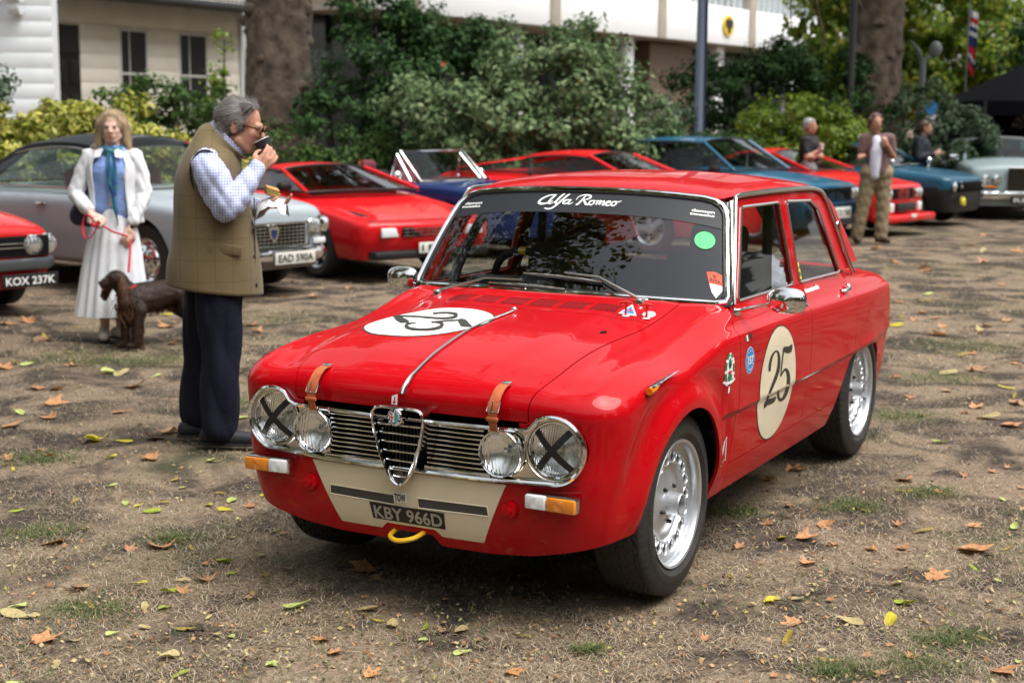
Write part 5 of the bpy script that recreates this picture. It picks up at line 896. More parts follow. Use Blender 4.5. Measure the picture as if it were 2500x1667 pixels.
# ------------------------------------------------ bonnet dressing
P = [(x, .004, on_top(x, .0, .006)) for x in np.linspace(-.150, .54, 22)] + [(.575, .004, .797), (.600, .004, .782), (.622, .004, .763), (.634, .004, .745)]
m = MB(); m.tube(P, [.0048] * 18 + list(np.linspace(.0052, .009, 8)), 8, flat=.8); st = m.build('bonnet_strip', DULLCHROME, CAR)
m = MB(); m.sph((-.155, .004, on_top(-.155, .0, .008)), .011); m.build('strip_end', CHROME, st)
for sg in (1, -1):
    yb = sg * .352; P = [(.545, .793), (.578, .788), (.606, .772), (.628, .748), (.641, .722), (.643, .695), (.640, .672), (.632, .650)]; P = smooth_path([(a + .004, b + .004) for a, b in P], 4)
    V = []; wd = np.interp(np.linspace(0, 1, len(P)), [0, .5, 1], [.017, .018, .012])
    for (a, b), w_ in zip(P, wd):
        for o in (0, .004):
            V += [(a + o * .7, yb + .01 * (a - .6) - w_, b + o * .7), (a + o * .7, yb + .01 * (a - .6) + w_, b + o * .7)]
    k = len(P); F = []
    for i in range(k - 1):
        a, b = 4 * i, 4 * i + 4; F += [(a + 2, a + 3, b + 3, b + 2), (a, b, b + 1, a + 1), (a, a + 2, b + 2, b), (a + 1, b + 1, b + 3, a + 3)]
    strap = mesh('bonnet_strap', V, F, LEATHER, CAR, auto=40)
    m = MB(); m.bbox((.552, yb, .802), (.022, .032, .004), .0015, (0, R(12), 0)); m.build('strap_plate', DULLCHROME, strap)
    m = MB(); m.tube([(.634, yb - .021, .752), (.634, yb + .021, .752), (.649, yb + .021, .722), (.649, yb - .021, .722)], .0024, 6, closed=True); m.tube([(.645, yb, .756), (.654, yb, .722)], .002, 6); m.build('strap_buckle', DULLCHROME, strap)
    m = MB(); m.bbox((.650, yb, .698), (.010, .044, .014), .004); m.build('strap_loop', LEATHER, strap)
    m = MB(); m.bbox((.634, yb, .658), (.008, .03, .026), .002); m.build('strap_bracket', DULLCHROME, strap)
def stroke_mesh(name, strokes, place, m_, parent):
    V = []; F = []
    for s_ in strokes:
        b = len(V)
        for a0, a1, c0, c1 in s_: V += [(a0, a1), (.5 * (a0 + c0), .5 * (a1 + c1)), (c0, c1)]
        for i in range(len(s_) - 1):
            j = b + 3 * i; F += [(j, j + 1, j + 4, j + 3), (j + 1, j + 2, j + 5, j + 4)]
    return mesh(name, place(np.array(V)), F, m_, parent)
def lay_top(V, off): P = ray_surface(body_F, np.column_stack([V, np.full(len(V), .5)]), np.tile((0, 0, 1.), (len(V), 1))); P[:, 2] += off; return P
def lay_side(V, off): return np.column_stack([V[:, 0], side_y(V[:, 0], V[:, 1]) + off, V[:, 1]])
def disc2(cx, cy, rx, ry, k=16, n=72):
    V = [(cx, cy)] + [(cx + rx * i / k * math.cos(q), cy + ry * i / k * math.sin(q)) for i in range(1, k + 1) for q in np.linspace(0, 2 * math.pi, n, endpoint=False)]
    F = [(0, 1 + j, 1 + (j + 1) % n) for j in range(n)] + [(1 + i * n + j, 1 + (i + 1) * n + j, 1 + (i + 1) * n + (j + 1) % n, 1 + i * n + (j + 1) % n) for i in range(k - 1) for j in range(n)]; return np.array(V), F
def top_disc(name, cx, cy, rx, ry, m_, off, parent): V, F = disc2(cx, cy, rx, ry); return mesh(name, lay_top(V, off), F, m_, parent)
def side_disc(name, cx, cz, rx, rz, m_, off, parent, k=40, n=90): V, F = disc2(cx, cz, rx, rz, k, n); return mesh(name, lay_side(V, off), F, m_, parent)
rd = top_disc('bonnet_roundel', .072, -.232, .222, .243, WHITE, .0018, CAR); top_disc('roundel_edge', .072, -.232, .229, .250, INK, .0010, rd); stroke_mesh('roundel_number', NUM_BONNET, lambda V: lay_top(V, .0042), INK, rd)
rd = side_disc('door_roundel', -.990, .600, .228, .2285, CREAM, .0018, CAR); side_disc('roundel_edge', -.990, .600, .2335, .234, INK, .0010, rd); stroke_mesh('roundel_number', NUM_DOOR, lambda V: lay_side(V, .0030), INK, rd)
# small stickers on wing and door
BLUE = mat('blue_sticker', (.02, .25, .62), .4); GREENS = mat('dark_green_sticker', (.01, .16, .07), .4)
s_ = side_disc('race_sticker', -.630, .743, .049, .049, BLUE, .0016, CAR, 6, 30); side_disc('sticker_edge', -.630, .743, .0515, .0515, WHITE, .0010, s_, 6, 30)
V2, F2 = text_shape('157', 1., bold=.04); V2[:, 0] = (V2[:, 0] - V2[:, 0].max() / 2) / V2[:, 0].max(); mesh('sticker_number', lay_side(np.column_stack([-.630 - V2[:, 0] * .074, .729 + V2[:, 1] * .042]), .0024), F2, WHITE, s_)
for q in np.linspace(R(150), R(30), 5): side_disc('sticker_mark', -.63 + .037 * math.cos(q), .743 + .037 * math.sin(q), .004, .004, WHITE, .0024, s_, 2, 8)
for q in np.linspace(R(-150), R(-30), 7): side_disc('sticker_mark', -.63 + .037 * math.cos(q), .743 + .037 * math.sin(q), .004, .004, WHITE, .0024, s_, 2, 8)
s_ = side_disc('club_crest', -.405, .738, .030, .052, WHITE, .0016, CAR, 8, 30)
for q in np.linspace(R(-60), R(240), 22):
    e = side_disc('wreath_leaf', -.405 + .040 * math.cos(q), .738 + .058 * math.sin(q), .011, .007, GREENS if int(q * 9) % 3 else WHITE, .0020, s_, 2, 8)
side_disc('crest_helmet', -.405, .762, .017, .020, GREENS, .0024, s_, 3, 18); side_disc('crest_visor', -.405, .757, .012, .008, INK, .0028, s_, 3, 14); side_disc('crest_globe', -.405, .712, .021, .016, GREENS, .0024, s_, 3, 18)
side_disc('crest_band', -.405, .730, .022, .006, mat('crest_red', (.5, .03, .03), .4), .0026, s_, 3, 18)
V, F = pen([[(-1, .3, .3), (-.6, 0, .45), (0, -.15, .5), (.6, 0, .45), (1, .3, .3)]], lambda u, v: (lambda q: tuple(lay_side(np.array([q]), .0028)[0]))((-.405 + u * .052, .694 + v * .022))); mesh('crest_scroll', V, F, WHITE, s_)
side_disc('crest_tag', -.407, .664, .007, .014, WHITE, .0020, s_, 3, 14)
s_ = None
for k, (c_) in enumerate((GREENS, WHITE, mat('crest_red', (.5, .03, .03), .4))):
    x0 = -.585 - k * .014; o_ = mesh('flag_sticker', lay_side(np.array([(x0, .818), (x0 - .014, .819), (x0 - .014, .843), (x0, .842)]), .0018), [(0, 1, 2, 3)], c_, CAR)
mesh('flag_sticker', lay_side(np.array([(-.632, .822), (-.662, .824), (-.662, .846), (-.632, .844)]), .0018), [(0, 1, 2, 3)], INK, CAR)
tr = np.array([(-.468, .478), (-.352, .384), (-.480, .380)]); o_ = mesh('triangle_sticker', lay_side(np.array([tr[0] * (1 - t) + tr[1] * t for t in np.linspace(0, 1, 6)] + [tr[1] * (1 - t) + tr[2] * t for t in np.linspace(0, 1, 6)][1:] + [tr[2] * (1 - t) + tr[0] * t for t in np.linspace(0, 1, 6)][1:-1]), .0012), [tuple(range(15))], WHITE, CAR)
c_ = tr.mean(0); mesh('triangle_field', lay_side(c_ + (tr - c_) * .88, .0020), [(0, 1, 2)], mat('sticker_maroon', (.32, .01, .015), .4), o_)
side_disc('triangle_emblem', -.446, .425, .014, .017, WHITE, .0026, o_, 2, 6)
for zz_, w_ in ((.400, .070), (.389, .088)): mesh('triangle_lettering', lay_side(np.array([(-.470, zz_), (-.470 + w_, zz_), (-.470 + w_, zz_ + .006), (-.470, zz_ + .006)]), .0026), [(0, 1, 2, 3)], WHITE, o_)
# front wing repeater with its bright spear
m = MB(); m.tube([(.345, side_y(.345, .785) + .012, .788), (.30, side_y(.30, .79) + .012, .792), (.20, side_y(.2, .80) + .006, .800), (.085, side_y(.085, .806) + .001, .807)], [.012, .011, .007, .002], 8, flat=.6); rp = m.build('side_repeater', CHROME, CAR)
m = MB(); m.tube([(.352, side_y(.352, .778) + .012, .778), (.31, side_y(.31, .78) + .012, .782), (.255, side_y(.255, .786) + .006, .790)], [.013, .012, .004], 8); m.build('amber_lens', AMBER, rp)
# battery and extinguisher pulls with their stickers
for x, y in ((-.276, .405), (-.296, .479)):
    z = on_top(x, y); m = MB(); m.lathe([(0, z + .004), (.012, z + .004), (.015, z + .001)], 16, 'z', (x, y, 0)); pu = m.build('pull_handle', WHITE, CAR)
    m = MB(); m.tube([(x, y, z), (x - .004, y, z + .048)], .0045, 8); m.tube([(x - .004 - .006, y - .028, z + .046), (x - .004, y, z + .052), (x + .002, y + .028, z + .050)], [.005, .008, .005], 8); m.build('handle_grip', REDPL, pu)
def top_poly(name, pts, m_, off, parent): return mesh(name, lay_top(np.array(pts, float), off), [tuple(range(len(pts)))], m_, parent)
t_ = top_poly('triangle_sticker', [(-.415, .372), (-.288, .370), (-.295, .441)], WHITE, .002, CAR); top_poly('triangle_field', [(-.393, .378), (-.302, .376), (-.307, .428)], BLUE, .003, t_)
top_poly('triangle_bolt', [(-.365, .392), (-.34, .388), (-.335, .398), (-.312, .394), (-.345, .410), (-.345, .398)], mat('badge_red', (.6, .02, .02), .3), .004, t_)
e_ = top_disc('extinguisher_sticker', -.342, .471, .034, .022, WHITE, .002, CAR); top_disc('sticker_ring', -.342, .471, .029, .018, mat('badge_red', (.6, .02, .02), .3), .0026, e_); top_disc('sticker_field', -.342, .471, .026, .016, WHITE, .0032, e_)
V2, F2 = text_shape('E', 1.); mesh('sticker_letter', lay_top(np.column_stack([-.328 - V2[:, 1] * .045, .463 + V2[:, 0] * .026]), .0038), F2, mat('badge_red', (.6, .02, .02), .3), e_)
top_disc('vent_hole', -.03, .428, .022, .010, DARK, .0012, CAR)
b_ = MB(); b_.add([(.657, .0, .712), (.6575, -.022, .712), (.655, -.022, .740), (.654, 0, .748)], [(0, 1, 2, 3)]); b_.build('arrow_sticker', WHITE, CAR, False)
b_ = MB(); b_.add([(.659, -.011, .714), (.659, -.018, .724), (.6575, -.013, .724), (.656, -.011, .740), (.656, -.007, .740), (.6575, -.008, .724), (.659, -.003, .724)], [(0, 1, 2, 3, 4, 5, 6)]); b_.build('arrow_mark', mat('badge_red', (.6, .02, .02), .3), CAR, False)
# wipers
def wiper(px, py, elbow, blade0, blade1, mid):
    pz = on_top(px, py); m = MB(); m.lathe([(.016, pz - .01), (.016, pz + .012), (.013, pz + .018), (0, pz + .020)], 16, 'z', (px, py, 0)); w_ = m.build('wiper', CHROME, CAR)
    E_ = screen_P(elbow[0], elbow[1], .026); M_ = screen_P(mid[0], mid[1], .026)
    m = MB(); m.tube([(px, py, pz + .014), tuple((np.array((px, py, pz + .014)) * .55 + E_ * .45)), tuple(E_), tuple(M_)], [.008, .0055, .0045, .004], 6); m.build('wiper_arm', DULLCHROME, w_)
    m = MB(); P = [screen_P(blade0[0] + (blade1[0] - blade0[0]) * t, blade0[1] + (blade1[1] - blade0[1]) * t, .022 + .008 * math.sin(math.pi * t)) for t in np.linspace(0, 1, 8)]; m.tube(P, .0035, 6); m.build('wiper_blade', CHROME, w_)
    m = MB(); P = [screen_P(blade0[0] + (blade1[0] - blade0[0]) * t, blade0[1] + (blade1[1] - blade0[1]) * t, .012) for t in np.linspace(0, 1, 8)]; m.tube(P, .0045, 4); m.build('wiper_rubber', BLACK, w_)
wiper(-.424, -.491, (-.445, .065), (-.415, .03), (.085, .012), (-.195, .065)); wiper(-.448, .387, (.28, .13), (-.205, .130), (.295, .095), (.06, .150))
# door mirrors, handles
def mirror(sg, bx, bz, yo):
    yb = sg * float(side_y(np.array([bx]), np.array([bz]))[0]); yo = sg * yo
    m = MB(); m.bbox((bx, yb + sg * .004, bz), (.075, .014, .030), .006, (0, R(-8), 0)); mr = m.build('door_mirror', CHROME, CAR)
    m = MB(); m.tube([(bx - .015, yb, bz + .004), (bx - .03, yb + sg * .07, bz + .022), (bx - .028, yo, bz + .043)], [.008, .007, .009], 10); m.sph((bx - .028, yo - sg * .005, bz + .043), .017); m.build('mirror_stalk', CHROME, mr)
    V = []; n, k = 28, 9; cx, cy, cz = bx - .035, yo + sg * .012, bz + .052
    for i in range(k):
        t = i / (k - 1); s = math.sqrt(max(0, 1 - (1 - t)**2)) if i else .02
        for j in range(n):
            q = 2 * math.pi * j / n; c_, s2 = math.cos(q), math.sin(q); e = 2.6; ry = abs(c_)**(2 / e) * math.copysign(1, c_); rz = abs(s2)**(2 / e) * math.copysign(1, s2)
            V.append((cx + .040 * (1 - t), cy + sg * .02 * 0 + ry * .078 * s, cz + rz * .050 * s))
    mesh('mirror_shell', V, grid_faces(k, n, True), CHROME, mr); m = MB(); m.add([(cx - .001, V[-n + j][1], V[-n + j][2]) for j in range(n)], [tuple(range(n))]); m.build('mirror_glass', CHROME, mr, False)
mirror(1, -.640, .922, .878); mirror(-1, -.64, .915, .800)
for sg in (1, -1):
    for x in (-1.345, -2.075):
        z = .873; y = sg * (float(side_y(np.array([x]), np.array([z]))[0])); m = MB()
        m.tube(smooth_path([(x + .055, y, z - .008), (x + .052, y + sg * .022, z - .004), (x + .03, y + sg * .034, z + .002), (x - .01, y + sg * .034, z + .006), (x - .03, y + sg * .018, z + .006), (x - .045, y, z + .004)], 4), .0085, 8); m.sph((x - .052, y + sg * .01, z + .004), .016); m.build('door_handle', CHROME, CAR)
V2, F2 = text_shape('demontweeks', 1., bold=.03); V2 = V2 / V2[:, 0].max(); ys_ = lambda V: np.column_stack([V[:, 0], side_y(V[:, 0], V[:, 1]) + .002, V[:, 1]])
mesh('door_lettering', ys_(np.column_stack([-1.515 - V2[:, 0] * .215, .908 + V2[:, 1] * .16])), F2, LETTER, CAR)
for k, (z0, z1) in enumerate(((.965, 1.010), (1.016, 1.036))): mesh('window_sticker', [(x, _YG(z) - .006, z) for x, z in ((-1.50 + .002 * k, z0), (-1.552, z0), (-1.556, z1), (-1.506, z1))], [(0, 1, 2, 3)], mat('yellow_sticker', (.62, .62, .04), .4), CAR)
V2, F2 = text_shape('180', 1., bold=.03); V2 = V2 / V2[:, 0].max(); mesh('sticker_number', [(-1.510 - u * .036, _YG(.98 + v * .036) - .004, .980 + v * .036) for u, v in V2], F2, INK, CAR)
m = MB(); m.bbox((-3.21, .60, .745), (.03, .03, .12), .01); m.build('tail_lamp_trim', CHROME, CAR)
m = MB(); z_ = 1.15; m.lathe([(.0, .0), (.028, .0), (.03, -.004)], 18, 'y', (-2.20, _YG(1.15) + .012, 1.15)); m.build('pillar_badge', CHROME, CAR)
# ------------------------------------------------ underside, wheel wells, cabin
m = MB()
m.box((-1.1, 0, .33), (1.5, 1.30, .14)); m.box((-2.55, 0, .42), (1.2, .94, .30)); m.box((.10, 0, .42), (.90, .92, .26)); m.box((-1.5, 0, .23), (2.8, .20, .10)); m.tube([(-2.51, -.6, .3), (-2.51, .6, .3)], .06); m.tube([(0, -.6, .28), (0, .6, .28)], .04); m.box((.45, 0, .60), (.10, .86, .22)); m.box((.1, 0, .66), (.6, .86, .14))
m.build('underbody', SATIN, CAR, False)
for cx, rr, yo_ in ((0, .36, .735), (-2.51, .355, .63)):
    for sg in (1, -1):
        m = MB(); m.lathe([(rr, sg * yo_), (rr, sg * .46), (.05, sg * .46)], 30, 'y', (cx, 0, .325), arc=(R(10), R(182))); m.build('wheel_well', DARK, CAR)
# ------------------------------------------------ wheels
def tyre_mesh(Rr, w_, rim):
    nt_, ny = 300, 56; th = np.linspace(0, 2 * math.pi, nt_, endpoint=False); yv = np.linspace(-1, 1, ny); V = np.zeros((ny, nt_, 3))
    for i, y in enumerate(yv):
        a = abs(y); r = Rr - .006 * a**2 - .035 * max(0, (a - .80) / .20)**2.2
        dep = np.zeros(nt_)
        if a < .93:
            ph = th * 44
            zig = lambda yc: np.abs(y - yc - .045 * np.where(np.sin(ph + yc * 9) > 0, 1, -1))
            for yc in (-.62, -.31, 0, .31, .62): dep = np.maximum(dep, np.where(zig(yc) < .035, .005, 0))
            if a > .70: dep = np.maximum(dep, np.where(np.abs(((th * 60 / (2 * math.pi) + .25 * y) % 1) - .5) < .09, .004, 0))
        rad = r - dep; V[i, :, 0] = rad * np.cos(th); V[i, :, 1] = y * w_ / 2; V[i, :, 2] = rad * np.sin(th)
    prof = [(Rr - .041, w_ / 2), (Rr - .055, w_ / 2 + .006), (Rr - .075, w_ / 2 + .006), (rim + .016, w_ / 2 - .002), (rim + .004, w_ / 2 - .010), (rim - .004, w_ / 2 - .016)]
    m = MB(); m.add(V.reshape(-1, 3), [f for f in grid_faces(ny, nt_, True)])
    for s in (1, -1): m.lathe([(r, s * y) for r, y in prof], 96)
    return m
def rim_meshes(rim, w_):
    o = w_ / 2
    m = MB(); m.lathe([(rim - .010, -o + .02), (rim - .012, o - .042), (rim - .014, o - .022), (rim - .006, o - .006), (rim + .002, o - .002), (rim + .004, o - .008), (rim, o - .016)], 72)
    m.lathe([(rim - .012, o - .036), (rim - .020, o - .040), (rim - .030, o - .040)], 72)
    a, b = np.meshgrid(np.linspace(.036, rim - .028, 34), np.linspace(0, 2 * math.pi, 216, endpoint=False), indexing='ij'); r = a.ravel()
    h = o - .040 + np.interp(r, [.036, .06, .115, .132, .136, .18, .2], [.004, .002, -.016, -.014, .0, .002, 0]); V = np.stack([r * np.cos(b.ravel()), h, r * np.sin(b.ravel())], 1); F = grid_faces(34, 216, True)
    H = [(.163 * math.cos(q), .163 * math.sin(q)) for q in np.linspace(0, 2 * math.pi, 18, endpoint=False)]
    hr = .0215
    g = lambda V: np.min([np.hypot(V[:, 0] - x, V[:, 2] - z) for x, z in H], axis=0) - hr
    V, F, _ = clip_mesh(V, F, g); m2 = MB(); m2.add(V, F)
    for x, z in H: m2.lathe([(hr - .0015, o - .048), (hr - .001, o - .039), (hr + .0005, o - .0365), (hr + .002, o - .0370), (hr + .0035, o - .040)], 18, 'y', (x, 0, z))
    m3 = MB(); m3.lathe([(.056, o - .038), (.044, o - .034), (.040, o - .012), (.0385, o + .008), (.035, o + .012), (.030, o + .010), (.029, o - .03)], 36)
    m4 = MB(); m4.lathe([(0, o - .085), (.19, o - .085)], 30); m4.lathe([(0, o - .025), (.029, o - .025)], 20)
    for q in np.linspace(.4, 2 * math.pi + .4, 5, endpoint=False): m4.lathe([(.008, o - .045), (.008, o - .030), (.005, o - .027), (0, o - .027)], 6, 'y', (.066 * math.cos(q), 0, .066 * math.sin(q)))
    m4.tube([(.185, o - .045, .0), (.192, o - .02, .0)], .004, 6)
    return m, m2, m3, m4
TM = tyre_mesh(WHEEL_R, .20, .223).build('tyre', TYRE).data; RM = [q.build('rim', SILVER if i < 3 else SATIN).data for i, q in enumerate(rim_meshes(.223, .20))]
for o in [o for o in COL.objects if o.name.startswith(('tyre', 'rim')) and o.parent is None]: bpy.data.objects.remove(o)
for x, y0 in ((0, .640), (-2.51, .612)):
    for sg in (1, -1):
        wh = bpy.data.objects.new('wheel', TM); link(wh, CAR); wh.location = (x, sg * y0, WHEEL_R - .003); wh.rotation_euler = (0, R(random.Random(x * 7 + sg).uniform(0, 300)), 0) if sg > 0 else (0, R(40), math.pi)
        wh.name = 'wheel'
        for nm, d in zip(('rim', 'wheel_disc', 'hub', 'brake_drum'), RM): q = bpy.data.objects.new(nm, d); link(q, wh)
for k, ch in enumerate('5.00 L-15'):     # raised tyre lettering, front left
    if ch == ' ': continue
    V2, F2 = text_shape(ch, .034, bold=.0); V2[:, 0] -= .01; q = R(208) - k * .085; rr = .262; cs, sn = math.cos(q - math.pi / 2), math.sin(q - math.pi / 2)
    mesh('tyre_lettering', [(-(rr * math.cos(q) + u * cs - v * sn) * 1, .7475, WHEEL_R + rr * math.sin(q) * -1 * -1 + u * sn + v * cs) for u, v in V2], F2, mat('tyre_mark', (.03, .03, .03), .5), CAR)
# cabin
SEAT = mat('black_cloth', (.014, .014, .016), .85); MAROON = mat('maroon_trim', (.16, .012, .015), .6)
m = MB(); m.add([screen_P(a, 0, -.03) + np.array([0, 0, -.03]) for a in np.linspace(-.95, .95, 12)] + [(-.80, y, .93) for y in np.linspace(-.64, .64, 12)] + [(-.82, y, .70) for y in np.linspace(-.64, .64, 12)], [(i, i + 1, 13 + i, 12 + i) for i in range(11)] + [(12 + i, 13 + i, 25 + i, 24 + i) for i in range(11)]); m.build('dashboard', SATIN, CAR)
m = MB(); m.bbox((-.77, -.33, .955), (.12, .36, .07), .03); m.build('instrument_hood', SATIN, CAR)
m = MB(); c_ = Vector((-.96, -.34, .93)); U = Vector((.42, 0, .91)).normalized(); W_ = Vector((0, 1, 0))
m.tube([c_ + (U * math.cos(q) + W_ * math.sin(q)) * .175 for q in np.linspace(0, 2 * math.pi, 40, endpoint=False)], .017, 8, closed=True); sw = m.build('steering_wheel', SEAT, CAR)
m = MB(); m.tube([c_ + (U * math.cos(q) + W_ * math.sin(q)) * .175 for q in np.linspace(-.09, .09, 5)], .0185, 8); m.build('wheel_marker', YELLOWP, sw)
m = MB()
for q in (math.pi / 2, -math.pi / 2, math.pi): m.tube([c_, c_ + (U * math.cos(q) + W_ * math.sin(q)) * .17], .008, 6)
m.tube([c_, c_ + Vector((.25, 0, -.10))], .02, 8); m.build('wheel_spokes', SATIN, sw)
for y in (-.34, .34):
    m = MB(); m.bbox((-1.36, y, .78), (.14, .48, .62), .06, (0, R(-14), 0)); m.bbox((-1.43, y, 1.12), (.10, .26, .16), .04, (0, R(-14), 0)); m.bbox((-1.14, y, .50), (.48, .48, .14), .05); m.build('bucket_seat', SEAT, CAR)
m = MB(); m.bbox((-2.12, 0, .74), (.16, 1.14, .46), .06, (0, R(-16), 0)); m.bbox((-1.88, 0, .52), (.46, 1.14, .16), .05); m.build('rear_seat', MAROON, CAR)
m = MB(); m.box((-2.32, 0, .925), (.30, 1.16, .02)); m.build('parcel_shelf', MAROON, CAR)
m = MB()
for sg in (1, -1):
    m.tube(smooth_path([(-.70, sg * .60, .60), (-.74, sg * .605, .95), (-.95, sg * .54, 1.28), (-1.10, sg * .53, 1.325), (-1.40, sg * .53, 1.34)], 5), .021, 8); m.tube([(-1.45, sg * .57, .45), (-1.47, sg * .54, 1.30)], .021, 8); m.tube([(-1.46, sg * .50, 1.30), (-2.30, sg * .50, .80)], .021, 8)
m.tube([(-1.46, -.55, 1.33), (-1.46, .55, 1.33)], .021, 8); m.tube([(-1.46, -.54, 1.28), (-1.46, .54, .55)], .021, 8); m.build('roll_cage', SATIN, CAR)
m = MB(); m.bbox((-.86, .03, 1.29), (.02, .26, .06), .01); m.build('interior_mirror', SATIN, CAR)
V = []; 
gg = np.random.default_rng(3)
a_, b_ = np.meshgrid(np.linspace(0, math.pi, 26), np.linspace(0, 2 * math.pi, 44, endpoint=False), indexing='ij'); rr = 1 + .06 * gg.standard_normal(a_.shape); V = np.stack([-1.72 + .16 * rr * np.sin(a_) * np.cos(b_), .44 + .10 * rr * np.sin(a_) * np.sin(b_), .90 + .15 * rr * np.cos(a_)], -1).reshape(-1, 3); mesh('pale_reflection_blob', V, grid_faces(26, 44, True), mat('pale_reflection', (.55, .52, .62), .9, bump=(90., .6, .02)), CAR)  # pale lumpy shape standing in for a reflection in the side window
# rear window
m = MB(); m.add([(-2.29, -.48, 1.31), (-2.29, .48, 1.31), (-2.58, .53, .96), (-2.58, -.53, .96)], [(0, 1, 2, 3)]); m.build('rear_window', GLASS, CAR, False)
# ================================================================ the other parked cars
def orient(V, F, N):
    out = []
    for f in F: n = np.cross(V[f[1]] - V[f[0]], V[f[2]] - V[f[0]]); out.append(f if n @ N[f[0]] >= 0 else tuple(f[::-1]))
    return out
def knots(L): return pchip([q[0] for q in L], [q[1] for q in L])
def wheel_set(rad, wd, rim, style, rimcol):
    t = MB(); o = wd / 2; t.lathe([(rim - .01, -o + .02), (rim + .02, -o), (rad - .03, -o - .004), (rad - .008, -o + .02), (rad, -o + .04), (rad, o - .04), (rad - .008, o - .02), (rad - .03, o + .004), (rim + .02, o), (rim - .01, o - .02)], 40)
    r = MB(); r.lathe([(rim - .012, -o + .03), (rim - .02, o - .05), (rim - .012, o - .02), (rim, o - .012), (rim + .006, o - .006)], 40)
    if style == 'hubcap': r.lathe([(rim - .01, o - .03), (rim * .8, o - .045), (rim * .72, o - .02), (rim * .5, o - .008), (rim * .45, o + .004), (rim * .2, o + .022), (0, o + .025)], 36)
    elif style == 'spokes':
        for k in range(5):
            q = k * 2 * math.pi / 5 + .3; a = (math.cos(q), math.sin(q)); m_ = Matrix(((a[0], 0, -a[1]), (0, 1, 0), (a[1], 0, a[0]))); r.bbox((a[0] * rim * .52, o - .035, a[1] * rim * .52), (rim * .95, .03, rim * .36), .012, m_)
        r.lathe([(0, o - .01), (rim * .22, o - .012), (rim * .26, o - .03)], 24)
    else: r.lathe([(rim - .015, o - .04), (rim * .7, o - .03), (rim * .35, o - .045), (rim * .3, o - .01), (0, o - .008)], 36)
    return t, r
WCACHE = {}
def loft_lattice(Fn, xr, xf, yc, rc, z0, nph=34):
    h = []
    for y in np.linspace(0, yc, 8, endpoint=False): h.append((xr + .0, y, -1, 0))
    for q in np.linspace(0, math.pi / 2, 12, endpoint=False): h.append((xr + rc - rc * math.cos(q), yc + rc * math.sin(q), -math.cos(q), math.sin(q)))
    for x in np.linspace(xr + rc, xf - rc, 64, endpoint=False): h.append((x, yc + rc, 0, 1))
    for q in np.linspace(0, math.pi / 2, 14, endpoint=False): h.append((xf - rc + rc * math.sin(q), yc + rc * math.cos(q), math.sin(q), math.cos(q)))
    for y in np.linspace(yc, 0, 9): h.append((xf, y, 1, 0))
    p = np.array(h); ph = np.concatenate([np.linspace(R(-58), R(25), nph // 2), np.linspace(R(28), R(90), nph // 2)]); O = np.zeros((len(p), len(ph), 3)); D = np.zeros_like(O)
    O[..., :2] = p[:, None, :2]; O[..., 2] = z0; D[..., 0] = p[:, None, 2] * np.cos(ph); D[..., 1] = p[:, None, 3] * np.cos(ph); D[..., 2] = np.sin(ph)
    V = ray_surface(Fn, O.reshape(-1, 3), D.reshape(-1, 3), 1.6, 26); F = grid_faces(len(p), len(ph))
    xs = np.linspace(xr, xf, 60); ys = np.linspace(0, yc + rc, 12); O2 = np.array([[(x, y, z0) for y in ys] for x in xs]).reshape(-1, 3); V2 = ray_surface(Fn, O2, np.tile((0, 0, 1.), (len(O2), 1)), 1.6, 26)
    F = F + [tuple(len(V) + i for i in f) for f in grid_faces(60, 12)]; return np.concatenate([V, V2]), F
